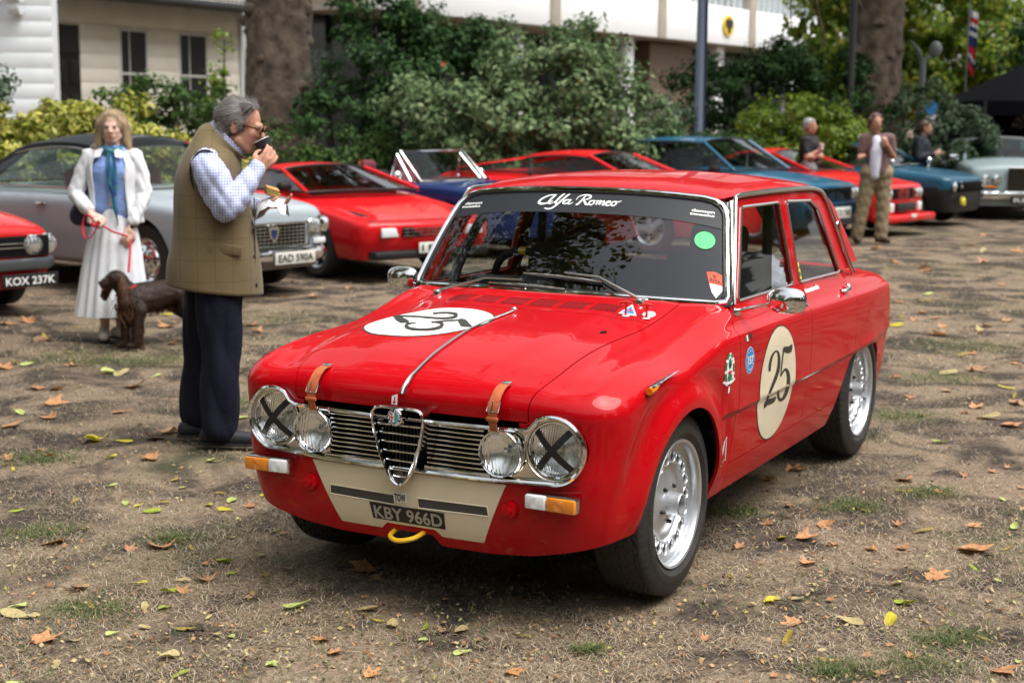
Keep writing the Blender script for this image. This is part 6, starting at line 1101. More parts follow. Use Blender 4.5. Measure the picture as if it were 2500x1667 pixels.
def bg_car(name, label, loc, head, s, group='classic cars parked in the row'):
    """s: wb, fo, ro (overhangs), w, zt centre-line knots, zs shoulder knots, side section, nose lean, cabin (xa0, xa1, xc1, xc0, zroof, zbelt, wbelt, wroof), paint ..."""
    c = thing(name, label, 'car', (loc[0], loc[1], 0), head, group); wb, xf, xr, w_ = s['wb'], s['fo'], -s['wb'] - s['ro'], s['w']; zt, zs = knots(s['zt']), knots(s['zs']); sec = knots(s.get('sec', [(-.1, -.20), (0, -.09), (.25, -.025), (.55, 0), (.8, -.008), (1., -.035), (1.15, -.10), (1.6, -.3)])); nose = knots(s.get('nose', [(0, -.16), (.2, -.06), (.4, -.01), (.6, 0), (.9, -.03), (1.1, -.06)])); pl = s.get('plan', .10); zb = s.get('zb', .20)
    def Fn(P):
        x, y, z = P[:, 0], np.abs(P[:, 1]), P[:, 2]; h = (z - zb) / (zs(x) - zb); u = np.clip((x - (xf - 1.1)) / 1.1, 0, 1); v = np.clip(((xr + 1.1) - x) / 1.1, 0, 1)
        sd = y - (w_ + sec(h) * w_ - pl * u**2.2 - .8 * pl * v**2.2); fr = x - (xf + nose(z) - s.get('bow', .10) * (y / w_)**2); re = (xr + .10 * np.clip(.45 - z, 0, 1) + .06 * (y / w_)**2 + s.get('tail', 0.) * z) - x
        tp = z - (zt(x) - (zt(x) - zs(x)) * np.clip(y / w_, 0, 1)**s.get('crown', 3.)); return smax(smax(smax(sd, fr, s.get('kc', .14)), re, .14), tp, s.get('kt', .06))
    V, F = loft_lattice(Fn, xr + .35, xf - .35, .28, .12, s.get('z0', .48)); ar = s.get('arch', s['rad'] + .045); zr = s['rad']
    for cx in (0, -wb): V, F, _ = clip_mesh(V, F, lambda V, cx=cx: np.where(V[:, 1] > .42, np.hypot(V[:, 0] - cx, np.maximum(V[:, 2] - zr, 0)) - ar, 1.))
    V, F, _ = clip_mesh(V, F, lambda V: V[:, 2] - zb - .02); N = grad(Fn, V); k = len(V); VM = V * [1, -1, 1]; NM = N * [1, -1, 1]
    F = orient(V, F, N)
    paint = s['paint']; ms = [paint, s.get('lower', paint)]
    bo = mesh('body', np.concatenate([V, VM]), list(F) + [tuple(k + i for i in f[::-1]) for f in F], ms, c, True, np.concatenate([N, NM]))
    if 'lower' in s:
        zl = s['lowz']; bo.data.polygons.foreach_set('material_index', [int(p.center.z < zl) for p in bo.data.polygons])
    def sk(y, z, dx=0.):
        P = ray_surface(Fn, np.array([[xf - .5, y, z]], float), np.array([[1., 0, 0]]), 1.2)[0]; return (P[0] + dx, y, z)
    def sky_(x, z, dy=0.): P = ray_surface(Fn, np.array([[x, 0, z]], float), np.array([[0, 1., 0]]), 1.2)[0]; return (x, P[1] + dy, z)
    mb = MB(); mb.box((-wb / 2, 0, zb + .12), (wb - .5, 1.16, .16)); mb.box((xf - .62 + .0, 0, .38), (.5, .9, .2)); mb.box((-wb, 0, .40), (.9, .86, .24)); mb.build('underbody', SATIN, c, False)
    for cx in (0, -wb):
        for sg in (1, -1): mb = MB(); mb.lathe([(ar + .02, sg * (w_ - .06)), (ar + .02, sg * .44), (.05, sg * .44)], 20, 'y', (cx, 0, zr), arc=(R(-10), R(190))); mb.build('wheel_well', DARK, c)
    key = (s['rad'], s.get('rim', .20), s.get('style', 'plain'), s.get('tw', .17))
    if key not in WCACHE:
        t, r = wheel_set(s['rad'], s.get('tw', .17), s.get('rim', .20), s.get('style', 'plain'), None); a, b = t.build('tyre', TYRE), r.build('rim', s.get('rimm', SILVER)); WCACHE[key] = (a.data, b.data); bpy.data.objects.remove(a); bpy.data.objects.remove(b)
    for cx in (0, -wb):
        for sg in (1, -1): q = link(bpy.data.objects.new('wheel', WCACHE[key][0]), c); q.location = (cx, sg * (w_ - s.get('tin', .13)), s['rad'] - .004); q.rotation_euler = (0, .3, 0 if sg > 0 else math.pi); link(bpy.data.objects.new('rim', WCACHE[key][1]), q)
    # cabin
    if 'cab' in s:
        xa0, xa1, xc1, xc0, zrf, zbt, wbt, wrf = s['cab']; roofm = s.get('roofm', paint); bl = s.get('screen_bow', .12); n = 9
        def row(x, z, wd, bow, crown=0.): return [(x + bow * (1 - (t * t)), t * wd, z + crown * (1 - t * t)) for t in np.linspace(-1, 1, n)]
        cr = s.get('roof_crown', .045); rows = [row(xa1 + (xc1 - xa1) * t, zrf - s.get('roof_arch', .03) * (2 * t - .8)**2, wrf * (1 + .02 * math.sin(math.pi * t)), bl * .5 * (1 - 2 * t) * .8, cr) for t in np.linspace(0, 1, 12)]
        V = [p for r in rows for p in r]; e0 = [(p[0], p[1] * 1.015, p[2] - s.get('rd', .03)) for p in (r[0] for r in rows)]; e1 = [(p[0], p[1] * 1.015, p[2] - s.get('rd', .03)) for p in (r[-1] for r in rows)]
        mb = MB(); mb.add(V, grid_faces(12, n)); b = len(V); mb.add([q for i in range(12) for q in (rows[i][0], e0[i])], [(2 * i, 2 * i + 1, 2 * i + 3, 2 * i + 2) for i in range(11)]); mb.add([q for i in range(12) for q in (rows[i][-1], e1[i])], [(2 * i, 2 * i + 1, 2 * i + 3, 2 * i + 2) for i in range(11)]); mb.build('roof', roofm, c)
        a0, c0 = row(xa0, s.get('zcowl', zbt), wbt, bl, .02), row(xc0, s.get('zdeck', zbt), s.get('wdeck', wbt), -bl * .8, .02); a1, c1 = rows[0], rows[-1]
        GL = s.get('glass', BGLASS)
        mesh('windscreen', a0 + a1, grid_faces(2, n), GL, c); mesh('rear_window', c0 + c1, grid_faces(2, n), GL, c)
        tr = s.get('trim', DULLCHROME); mb = MB(); mb.tube(a0 + a1[::-1], .012, 6, closed=True); mb.build('screen_frame', tr, c)
        for sg, ix in ((-1, 0), (1, -1)):
            P = [a0[ix], a1[ix], c1[ix], c0[ix]]; P = [(p[0], p[1] - sg * .006, p[2]) for p in P]; tt = s.get('bp', .55)
            up = lambda t: tuple(np.array(rows[int(round(t * 11))][ix]) * [1, 1.012, 1] - np.array([0, 0, s.get('rd', .03)])); top = [up(t) for t in np.linspace(0, 1, 8)]; V = [P[0]] + top + [P[3]]
            mesh('side_window', V, [tuple(range(len(V)))], GL, c, False); pm = s.get('pillarm', roofm)
            mb = MB(); mb.tube([P[0], a1[ix]], .026, 6); mb.build('front_pillar', s.get('apm', pm), c); cwid = s.get('cpil', .12); mb = MB(); q0, q1 = np.array(P[3]), np.array(c1[ix])
            mb.add([tuple(q0), tuple(q0 + [cwid * 1.6, sg * .012, 0]), tuple(q1 + [cwid, sg * .012, -.02]), tuple(q1), tuple(q1 * [1, .9, 1]), tuple(q0 * [1, .9, 1] + [-.05, 0, 0])], [(0, 1, 2, 3), (0, 3, 4, 5)]); mb.build('rear_pillar', pm, c)
            if s.get('bpillar', True): xb = xa0 + (xc0 - xa0) * tt; tq = up(min(1, max(0, (xb - xa1) / (xc1 - xa1)))); mb = MB(); mb.tube([(xb + .04, sg * (wbt - .004), zbt), tq], .020, 6); mb.build('door_pillar', s.get('bpm', SATIN), c)
            mb = MB(); mb.tube([(P[0][0], sg * (wbt + .004), zbt + .005), (P[3][0], sg * (s.get('wdeck', wbt) + .004), s.get('zdeck', zbt) + .005)], .012, 6); mb.build('belt_trim', tr, c); mb = MB(); mb.tube([(a1[ix][0], a1[ix][1] * 1.02, a1[ix][2] - .03)] + [(p[0], p[1] * 1.012, p[2]) for p in top], .012, 6); mb.build('gutter', tr, c)
        mb = MB()
        for y in (-.33, .33): mb.bbox((xa0 - .95, y, zbt - .12), (.16, .46, .62), .06, (0, R(-14), 0)); mb.bbox((xa0 - .74, y, zbt - .40), (.42, .46, .14), .05)
        mb.build('seats', s.get('seatm', SEATM), c); mb = MB(); mb.box((xa0 - .30, 0, zbt - .10), (.28, 1.1, .16)); mb.build('dashboard', SATIN, c, False); mb = MB(); q = np.linspace(0, 2 * math.pi, 24, endpoint=False); mb.tube([(xa0 - .52 + .07 * math.cos(a), -.34 + .18 * math.sin(a), zbt - .02 + .165 * math.cos(a)) for a in q], .012, 6, closed=True); mb.build('steering_wheel', SATIN, c)
    s['extras'](c, sk, sky_, xf) if 'extras' in s else None
    return c
BGLASS = glass('parked_car_glass', (.70, .78, .74), 1.38, .0); SEATM = mat('dark_seat', (.03, .02, .02), .7); REDSEAT = mat('red_seat', (.14, .018, .02), .6)
def paintm(n, col, **k): return mat(n, col, .5, coat=.55, spec=.1, var=(2., .05), **k)
LAMPB = mat('parked_lamp_glass', (.72, .75, .76), .08, .8, coat=1.)
def round_lamp(c, p, r, nm='headlamp', ax='x'):
    m = MB(); m.lathe([(r * .9, -.03), (r * 1.1, -.01), (r * 1.08, .006), (r, .008)], 22, 'x', p); o = m.build(nm, CHROME, c); m = MB(); m.lathe([(r * q, .004 + .018 * (1 - q * q)) for q in np.linspace(0, 1, 6)], 22, 'x', p); m.build('lens', LAMPB, o); return o
def box_part(c, nm, p, d, m_, bv=.01, rot=None): m = MB(); m.bbox(p, d, bv, rot); return m.build(nm, m_, c)
def plate_text(c, txt, p, wd, ht, ink, back, m_bg, size=None, rot=0.):
    o = box_part(c, 'number_plate', p, (.012, wd, ht), m_bg, .003); V2, F2 = text_shape(txt, 1., bold=.02); k = wd * .88 / V2[:, 0].max()
    mesh('plate_lettering', [(p[0] + .009, p[1] - wd * .44 + u * k, p[2] - ht * .30 + v * ht * .6 / .72) for u, v in V2], F2, ink, o); return o
def bars(c, nm, p, wd, ht, nh, nv, m_, th=.008, back=True):
    o = box_part(c, nm, (p[0] - .03, p[1], p[2]), (.03, wd, ht), DARK, .003)
    for i in range(nh): z = p[2] - ht / 2 + ht * (i + .5) / nh; box_part(o, 'grille_bar', (p[0], p[1], z), (.014, wd, th), m_, .002)
    if nv:
        m = MB()
        for i in range(nv): y = p[1] - wd / 2 + wd * (i + .5) / nv; m.box((p[0] - .003, y, p[2]), (.010, th * .7, ht))
        m.build('grille_upright', m_, o, False)
    return o
def bumper(c, sk, z, half, h, m_, off=.05, wrap=.35, xf=0):
    P = []; 
    for t in np.linspace(-1, 1, 17): y = t * half; q = sk(y, z, off); P.append((q[0] - .02 * t**8, y, z))
    P = [(P[0][0] - wrap, P[0][1] - .03, z)] + P + [(P[-1][0] - wrap, P[-1][1] + .03, z)]
    m = MB(); m.tube(P, .035, 8, flat=h / .07); return m.build('bumper', m_, c)
PLBLK, PLSIL, PLWH = mat('plate_black', (.012, .012, .012), .4), mat('plate_alloy', (.62, .60, .55), .4), mat('plate_white', (.66, .66, .60), .4)
# 1 grey coupe with a black roof
def ex_grey(c, sk, sd, xf):
    g = bars(c, 'grille', (sk(0, .56)[0] + .015, 0, .565), .86, .23, 7, 17, DULLCHROME, .009); m = MB(); m.tube([(sk(0, .56)[0] + .02, y, z) for y, z in ((-.45, .455), (.45, .455), (.44, .675), (-.44, .675))], .014, 8, closed=True); m.build('grille_frame', CHROME, g)
    m = MB(); S = [(0, -.085), (.05, -.02), (.065, .06), (.03, .075), (0, .068)]; m.prism(S + [(-a, b) for a, b in S[-2:0:-1]], 0, .012, 'x'); o = m.build('grille_badge', CHROME, g); o.location = (sk(0, .56)[0] + .025, 0, .575); m = MB(); m.prism([(a * .6, b * .6) for a, b in S] + [(-a * .6, b * .6) for a, b in S[-2:0:-1]], .012, .016, 'x'); q = m.build('badge_field', mat('badge_blue', (.01, .02, .10), .25, coat=1.), o)
    for sg in (1, -1):
        pod = box_part(c, 'lamp_pod', (sk(sg * .60, .63)[0] - .02, sg * .615, .635), (.12, .31, .17), CHROME, .06)
        for y in (.545, .685): round_lamp(c, (sk(sg * y, .63)[0] + .045 - .05 * (y > .6), sg * y, .635), .066)
        box_part(c, 'side_lamp', (sk(sg * .62, .48)[0] + .01, sg * .63, .485), (.05, .16, .06), CLEAR, .015)
    bumper(c, sk, .375, .74, .11, CHROME, .07); plate_text(c, 'EAD 590A', (xf + .10, .20, .355), .50, .115, PLBLK, None, PLSIL)
    m = MB(); m.tube([(xf - .7, 0, .905), (xf - .35, 0, .87), (xf - .1, 0, .80)], .008, 6); m.build('bonnet_strip', CHROME, c)
    box_part(c, 'door_handle', sd(-1.55, .80, .02), (.16, .03, .025), CHROME); p = sd(-1.55, .80, .02); box_part(c, 'door_handle', (p[0], -p[1], p[2]), (.16, .03, .025), CHROME)
    m = MB(); p = sd(-.95, .84, .0); m.bbox((-.66, -p[1] - .10, 1.03), (.10, .17, .11), .03); m.tube([(-.66, -p[1], .90), (-.66, -p[1] - .10, 1.0)], .012, 6); m.build('door_mirror', CHROME, c)
    m = MB(); m.add([(-.78, -.735, 1.0), (-.98, -.735, 1.0), (-1.0, -.70, 1.30), (-.98, -.70, 1.30)], [(0, 1, 2, 3)]); m.build('quarter_light', BGLASS, c, False); m = MB(); m.tube([(-.99, -.755, .96), (-1.02, -.70, 1.33)], .014, 6); m.build('quarter_light_bar', CHROME, c)
bg_car('coupe', 'silver-grey classic coupe with a black roof behind the woman', (-2.90, 14.28), math.atan2(-.63, .777), dict(wb=2.75, fo=.86, ro=1.05, w=.83, rad=.34, rim=.205, style='hubcap', rimm=CHROME, tw=.17, zt=[(-4., .84), (-3.2, .92), (-2.6, .96), (-1, .97), (-.5, .955), (0, .93), (.5, .885), (.8, .83), (1., .78)], zs=[(-4., .80), (-2.6, .87), (-1, .88), (0, .86), (.6, .80), (.9, .74), (1., .70)], plan=.07, bow=.09, kt=.07,
       paint=paintm('silver_grey_paint', (.36, .41, .45)), lower=mat('grey_brown_sill', (.22, .20, .17), .6), lowz=.30, zb=.22, roof_crown=.085, rd=.05, roof_arch=.05, cab=(-.52, -.98, -2.25, -3.0, 1.395, .95, .74, .62), roofm=mat('black_roof', (.010, .011, .013), .55, spec=.25), apm=CHROME, bpillar=False, cpil=.25, seatm=REDSEAT, extras=ex_grey))  # body turns grey-brown along its lower edge
# 2 red coupe at the left edge
def ex_red(c, sk, sd, xf):
    o = bars(c, 'grille', (sk(0, .57)[0] + .012, 0, .575), 1.30, .17, 0, 0, DULLCHROME)
    for z in (.565, .60): box_part(o, 'grille_bar', (sk(0, .57)[0] + .02, 0, z), (.012, .86, .012), DULLCHROME, .003)
    for z in np.linspace(.50, .65, 9): box_part(o, 'grille_slat', (sk(0, .57)[0] + .008, 0, z), (.008, 1.28, .006), SATIN, .002)
    for sg in (1, -1):
        for y in (.50, .655): round_lamp(c, (sk(sg * y, .58)[0] + .03, sg * y, .585), .080)
        box_part(c, 'side_marker', (xf - .25, sg * .775, .60), (.07, .03, .05), AMBER)
    bumper(c, sk, .425, .74, .10, mat('bumper_grey', (.10, .11, .12), .3, .5), .06); plate_text(c, 'KOX 237K', (xf + .05, .43, .295), .52, .11, WHITE, None, PLBLK); box_part(c, 'bonnet_badge', (xf - .16, 0, .775), (.05, .08, .01), mat('badge_gold', (.55, .32, .08), .3, .8))
bg_car('coupe', 'red coupe with twin round lamps cut off by the left edge', (-4.95, 12.56), R(-42), dict(wb=2.5, fo=.82, ro=.9, w=.80, rad=.31, rim=.19, style='plain', zt=[(-3.6, .80), (-1, .90), (-.5, .895), (0, .87), (.4, .82), (.7, .755), (.9, .70)], zs=[(-3.6, .76), (-1, .82), (0, .78), (.6, .70), (.9, .64)], plan=.08, bow=.08, kt=.06, paint=paintm('signal_red_paint', (.56, .012, .012)), cab=(-.55, -1.05, -2.0, -2.7, 1.28, .88, .70, .56), extras=ex_red))
o = bpy.data.objects.new('fallen_leaf', LVAR['P'][1]); COL.objects.link(o); o.scale = (.17, .17, .26); o.location = (-4.62, 12.27, .83); o.rotation_euler = (.1, .2, 1.); tag(o, 'orange-brown plane leaf lying on the bonnet of the left-edge red coupe', 'leaf')
# 3 low red wedge sports car
def ex_wedge(c, sk, sd, xf):
    o = bars(c, 'grille', (sk(0, .50)[0] + .008, 0, .50), .78, .10, 3, 9, DULLCHROME, .006)
    for sg in (1, -1): box_part(c, 'side_lamp', (sk(sg * .50, .50)[0] + .002, sg * .53, .50), (.03, .24, .095), CLEAR, .01, (0, 0, -sg * .12))
    box_part(c, 'front_spoiler', (xf - .08, 0, .27), (.16, 1.46, .09), SATIN, .03); plate_text(c, 'I FUR', (xf + .02, .0, .335), .42, .11, PLBLK, None, PLWH)
    m = MB(); P = [sk(y, .615, .004) for y in np.linspace(-.72, .72, 15)]; m.tube(P, .007, 6); m.build('waist_groove', SATIN, c); m = MB(); m.bbox((-.62, -.83, .92), (.12, .16, .10), .04); m.build('door_mirror', SATIN, c)
    for sg in (1, -1): box_part(c, 'pop_up_lamp_lid', (xf - .48, sg * .50, .668), (.30, .34, .012), c.children[0].data.materials[0], .004, (0, R(9), 0))
bg_car('sports_car', 'red wedge-nosed sports car between the grey coupe and the saloon', (-1.42, 16.05), R(-50), dict(wb=2.5, fo=.95, ro=.95, w=.87, rad=.315, rim=.21, style='spokes', tw=.21, zt=[(-3.6, .84), (-2.2, .90), (-1, .87), (-.6, .84), (0, .755), (.5, .675), (.8, .625), (1.05, .585)], zs=[(-3.6, .80), (-1, .82), (0, .735), (.6, .64), (1.05, .575)], plan=.06, bow=.10, kt=.05, kc=.12, nose=[(0, -.14), (.25, -.08), (.45, -.01), (.55, 0), (.62, -.02), (.9, -.1)], paint=paintm('bright_red_paint', (.60, .006, .010)), cab=(-.32, -1.12, -1.75, -2.5, 1.10, .86, .74, .55), trim=SATIN, bpillar=False, glass=glass('dark_car_glass', (.30, .36, .36), 1.5, .06), extras=ex_wedge))
# 4 dark blue convertible
def ex_blue(c, sk, sd, xf):
    a, b = [(-.50, y, .88) for y in np.linspace(-.66, .66, 7)], [(-.86, y * .93, 1.24) for y in np.linspace(-.66, .66, 7)]; a = [(x + .12 * (1 - (y / .66)**2), y, z) for x, y, z in a]; b = [(x + .08 * (1 - (y / .62)**2), y, z) for x, y, z in b]
    mesh('windscreen', a + b, grid_faces(2, 7), BGLASS, c); m = MB(); m.tube(a + b[::-1], .014, 8, closed=True); m.build('screen_frame', DULLCHROME, c)
    for sg in (1, -1):
        m = MB(); m.tube([(-.62, sg * .70, .88), (-.90, sg * .63, 1.20), (-.98, sg * .68, .88)], .014, 6); m.build('quarter_light', CHROME, c); mesh('quarter_light_pane', [(-.62, sg * .70, .88), (-.90, sg * .63, 1.20), (-.98, sg * .68, .88)], [(0, 1, 2)], BGLASS, c, False); m = MB(); m.sph((-.72, sg * .84, .95), (.05, .06, .06)); m.tube([(-.72, sg * .74, .86), (-.72, sg * .84, .93)], .01, 6); m.build('door_mirror', CHROME, c)
        p = sd(-1.55, .74, .015); box_part(c, 'door_handle', (p[0], sg * p[1], p[2]), (.17, .03, .03), CHROME)
    mr = mat('maroon_leather', (.13, .022, .03), .5)
    for y in (-.34, .34): m = MB(); m.bbox((-1.55, y, .72), (.16, .46, .52), .07, (0, R(-12), 0)); m.bbox((-1.64, y, 1.03), (.10, .26, .17), .05); m.build('seat', mr, c)
    m = MB(); m.bbox((-2.25, 0, .90), (.42, 1.16, .12), .05); m.build('folded_hood', SATIN, c); m = MB(); m.box((-.70, 0, .82), (.22, 1.2, .14)); m.build('dashboard', mr, c, False); q = np.linspace(0, 2 * math.pi, 20, endpoint=False); m = MB(); m.tube([(-.98 + .07 * math.cos(t), -.34 + .18 * math.sin(t), .90 + .165 * math.cos(t)) for t in q], .013, 6, closed=True); m.build('steering_wheel', mr, c); m = MB(); m.box((-1.45, 0, .50), (1.7, 1.26, .5)); m.build('cockpit_tub', SEATM, c, False)
    for sg in (1, -1): round_lamp(c, (sk(sg * .56, .62)[0] + .01, sg * .56, .62), .085); m = MB(); m.tube([(-.5, sg * .765, .875), (-2.6, sg * .75, .875)], .014, 6); m.build('belt_trim', CHROME, c)
bg_car('convertible', 'dark blue open convertible with maroon seats behind the wedge-nosed sports car', (-.34, 18.55), R(-36), dict(wb=2.45, fo=.80, ro=.95, w=.80, rad=.31, rim=.19, zt=[(-3.5, .80), (-2.9, .85), (-2.5, .86), (-2.3, .80), (-1, .80), (-.6, .87), (-.3, .875), (0, .85), (.5, .79), (.85, .70)], zs=[(-3.5, .78), (-2, .85), (-1, .865), (0, .83), (.6, .74), (.85, .68)], plan=.09, kt=.05, paint=paintm('navy_paint', (.008, .022, .10)), extras=ex_blue))
# 5 red fastback, mostly hidden by the saloon
bg_car('coupe', 'red fastback coupe showing above the saloon roof', (2.15, 19.2), R(-34), dict(wb=2.45, fo=.95, ro=.95, w=.84, rad=.31, rim=.20, style='spokes', zt=[(-3.5, .92), (-2.2, .98), (-1, .92), (-.5, .89), (0, .82), (.6, .70), (1., .62)], zs=[(-3.5, .88), (-1, .86), (0, .79), (.7, .66), (1., .60)], paint=MATS['bright_red_paint'], cab=(-.30, -1.02, -2.0, -3.15, 1.20, .90, .73, .58), trim=SATIN, cpil=.06, zdeck=.98, glass=BGLASS))
# 6 blue hatchback
def ex_hatch(c, sk, sd, xf):
    o = bars(c, 'grille', (sk(0, .66)[0] + .012, 0, .665), .98, .17, 5, 3, SATIN, .006)
    for sg in (1, -1):
        for y in (.50, .64): round_lamp(c, (sk(sg * y, .66)[0] + .02, sg * y, .665), .070)
    box_part(c, 'bumper', (xf + .03, 0, .47), (.14, 1.52, .15), MATS['teal_blue_paint'], .04); box_part(c, 'bumper_stripe', (xf + .10, 0, .535), (.02, 1.48, .025), SATIN, .005); plate_text(c, 'F 711 YHB', (xf + .11, .0, .42), .46, .15, PLBLK, None, PLWH); m = MB(); m.bbox((-.58, -.86, .98), (.12, .16, .11), .03); m.build('door_mirror', SATIN, c)
bg_car('hatchback', 'teal-blue hatchback with twin lamps behind the saloon roof', (3.75, 20.75), R(-39), dict(wb=2.5, fo=.82, ro=.62, w=.83, rad=.31, rim=.20, style='spokes', zt=[(-3.3, .95), (-1, 1.0), (-.5, .97), (0, .93), (.5, .86), (.85, .80)], zs=[(-3.3, .90), (-1, .92), (0, .87), (.6, .80), (.9, .75)], plan=.04, bow=.05, paint=paintm('teal_blue_paint', (.010, .085, .16)), cab=(-.32, -.92, -2.35, -2.98, 1.37, .96, .76, .62), trim=SATIN, cpil=.10, extras=ex_hatch))
# 7 red boxy rally coupe
def ex_rally(c, sk, sd, xf):
    o = bars(c, 'grille', (sk(0, .60)[0] + .012, 0, .60), .72, .15, 4, 1, SATIN, .006)
    for sg in (1, -1):
        for y in (.46, .60): round_lamp(c, (sk(sg * y, .60)[0] + .02, sg * y, .60), .064)
        box_part(c, 'fog_lamp', (xf + .03, sg * .48, .40), (.05, .13, .14), CLEAR, .02)
    box_part(c, 'front_spoiler', (xf + .02, 0, .245), (.30, 1.62, .11), MATS['signal_red_paint'], .035); box_part(c, 'air_intake', (xf + .035, 0, .40), (.04, .62, .12), SATIN, .01); box_part(c, 'badge_plate', (xf + .16, .02, .27), (.02, .16, .06), PLWH, .004)
bg_car('coupe', 'red boxy coupe with a deep front spoiler behind the man in tan trousers', (5.15, 22.5), R(-39), dict(wb=2.3, fo=.80, ro=.75, w=.86, rad=.31, rim=.20, zt=[(-3.1, .98), (-1, .93), (-.5, .90), (0, .85), (.5, .77), (.85, .71)], zs=[(-3.1, .92), (-1, .88), (0, .82), (.6, .73), (.9, .69)], plan=.04, bow=.05, paint=MATS['signal_red_paint'], cab=(-.38, -1.10, -1.75, -2.4, 1.18, .91, .73, .58), trim=SATIN, extras=ex_rally))
# 8 small blue coupe with a dark lower half
def ex_ful(c, sk, sd, xf):
    box_part(c, 'grille', (sk(0, .60)[0] + .0, 0, .62), (.04, 1.0, .16), DARK, .02)
    for sg in (1, -1):
        for y in (.42, .58): round_lamp(c, (sk(sg * y, .62)[0] + .03, sg * y, .63), .072)
        m = MB(); m.sph((-.30, sg * .72, 1.0), (.05, .05, .06)); m.tube([(-.30, sg * .70, .86), (-.30, sg * .72, .97)], .01, 6); m.build('wing_mirror', CHROME, c)
    box_part(c, 'fog_lamp', (xf + .04, -.40, .40), (.05, .15, .13), mat('yellow_lens', (.75, .62, .02), .2, coat=1.), .04); box_part(c, 'bonnet_stripe', (xf - .45, 0, .835), (.5, .5, .012), mat('white_stripe', (.6, .62, .62), .4), .004, (0, R(8), 0))
bg_car('coupe', 'small petrol-blue coupe with a dark lower half, second from the right edge', (6.80, 24.5), R(-39), dict(wb=2.33, fo=.75, ro=.85, w=.78, rad=.30, rim=.185, zt=[(-3.2, .86), (-1, .95), (-.5, .93), (0, .89), (.5, .82), (.8, .76)], zs=[(-3.2, .82), (-1, .86), (0, .82), (.6, .76), (.8, .70)], plan=.07, paint=paintm('petrol_blue_paint', (.012, .075, .13)), lower=SATIN, lowz=.60, cab=(-.42, -.98, -1.95, -2.6, 1.27, .93, .69, .55), extras=ex_ful))
# 9 silver limousine facing the camera
def ex_rr(c, sk, sd, xf):
    o = bars(c, 'grille', (xf + .03, 0, .66), .58, .40, 0, 13, DULLCHROME, .012); m = MB(); m.tube([(xf + .04, y, z) for y, z in ((-.30, .46), (.30, .46), (.30, .88), (-.30, .88))], .022, 8, closed=True); m.build('grille_frame', CHROME, o); m = MB(); m.lathe([(.03, .0), (.02, .03), (.008, .10), (.02, .13), (0, .15)], 10, 'z', (xf, 0, .89)); m.build('bonnet_mascot', CHROME, o)
    for sg in (1, -1):
        for y in (.48, .66): round_lamp(c, (sk(sg * y, .68)[0] + .03, sg * y, .68), .072)
        m = MB(); m.bbox((-.55, sg * .98, 1.02), (.10, .18, .11), .03); m.build('door_mirror', CHROME, c); box_part(c, 'indicator', (sk(sg * .6, .54)[0] + .01, sg * .6, .55), (.04, .26, .05), AMBER, .01)
    bumper(c, sk, .40, .84, .14, CHROME, .07); plate_text(c, 'RRH', (xf + .13, 0, .33), .50, .12, PLWH, None, PLBLK)
bg_car('limousine', 'pale silver limousine with an upright grille at the right edge', (8.85, 26.3), R(-97), dict(wb=3.05, fo=.82, ro=1.2, w=.92, rad=.35, rim=.20, style='hubcap', zt=[(-4.4, .92), (-1, 1.02), (-.5, 1.01), (0, .98), (.5, .94), (.85, .89)], zs=[(-4.4, .88), (-1, .93), (0, .90), (.6, .86), (.9, .82)], plan=.03, bow=.04, paint=paintm('pale_silver_paint', (.34, .42, .44)), cab=(-.55, -1.15, -2.6, -3.2, 1.34, .96, .80, .66), extras=ex_rr))
# ================================================================ people and dog
class Blob(MB):
    """overlapping rounded solids melted into one continuous skin"""
    def __init__(s): super().__init__(); s.M = Matrix.Identity(4)
    def add(s, V, F): return super().add([s.M @ Vector(q) for q in V], F)
    def cap(s, a, b, r0, r1=None, n=12):
        r1 = r0 if r1 is None else r1; a, b = Vector(a), Vector(b); s.tube([a, b], [r0, r1], n); s.sph(a, r0, n, 8); s.sph(b, r1, n, 8); return s
    def chain(s, P, rr, n=12):
        for i in range(len(P) - 1): s.cap(P[i], P[i + 1], rr[i], rr[i + 1], n)
        return s
    def melt(s, name, m, parent, vox=.008, it=6, fac=.5, disp=None):
        me = bpy.data.meshes.new(name); me.from_pydata(s.v, [], s.f); me.update(); o = bpy.data.objects.new(name, me); COL.objects.link(o)
        q = o.modifiers.new('r', 'REMESH'); q.mode = 'VOXEL'; q.voxel_size = vox; q.use_smooth_shade = True; q = o.modifiers.new('s', 'SMOOTH'); q.iterations = it; q.factor = fac
        dg = bpy.context.evaluated_depsgraph_get(); n = bpy.data.meshes.new_from_object(o.evaluated_get(dg)); bpy.data.objects.remove(o); n.name = name
        n.materials.clear()
        for x in (m if isinstance(m, (list, tuple)) else [m]): n.materials.append(x)
        if disp is not None:
            co = np.empty(len(n.vertices) * 3, np.float32); n.vertices.foreach_get('co', co); co = co.reshape(-1, 3); nr = np.empty_like(co); n.vertices.foreach_get('normal', nr.ravel()) if False else None
            nr = np.array([v.normal for v in n.vertices]); co = co + nr * disp(co)[:, None]; n.vertices.foreach_set('co', co.astype(np.float32).ravel())
        n.shade_smooth(); n.update(); return link(bpy.data.objects.new(name, n), parent)
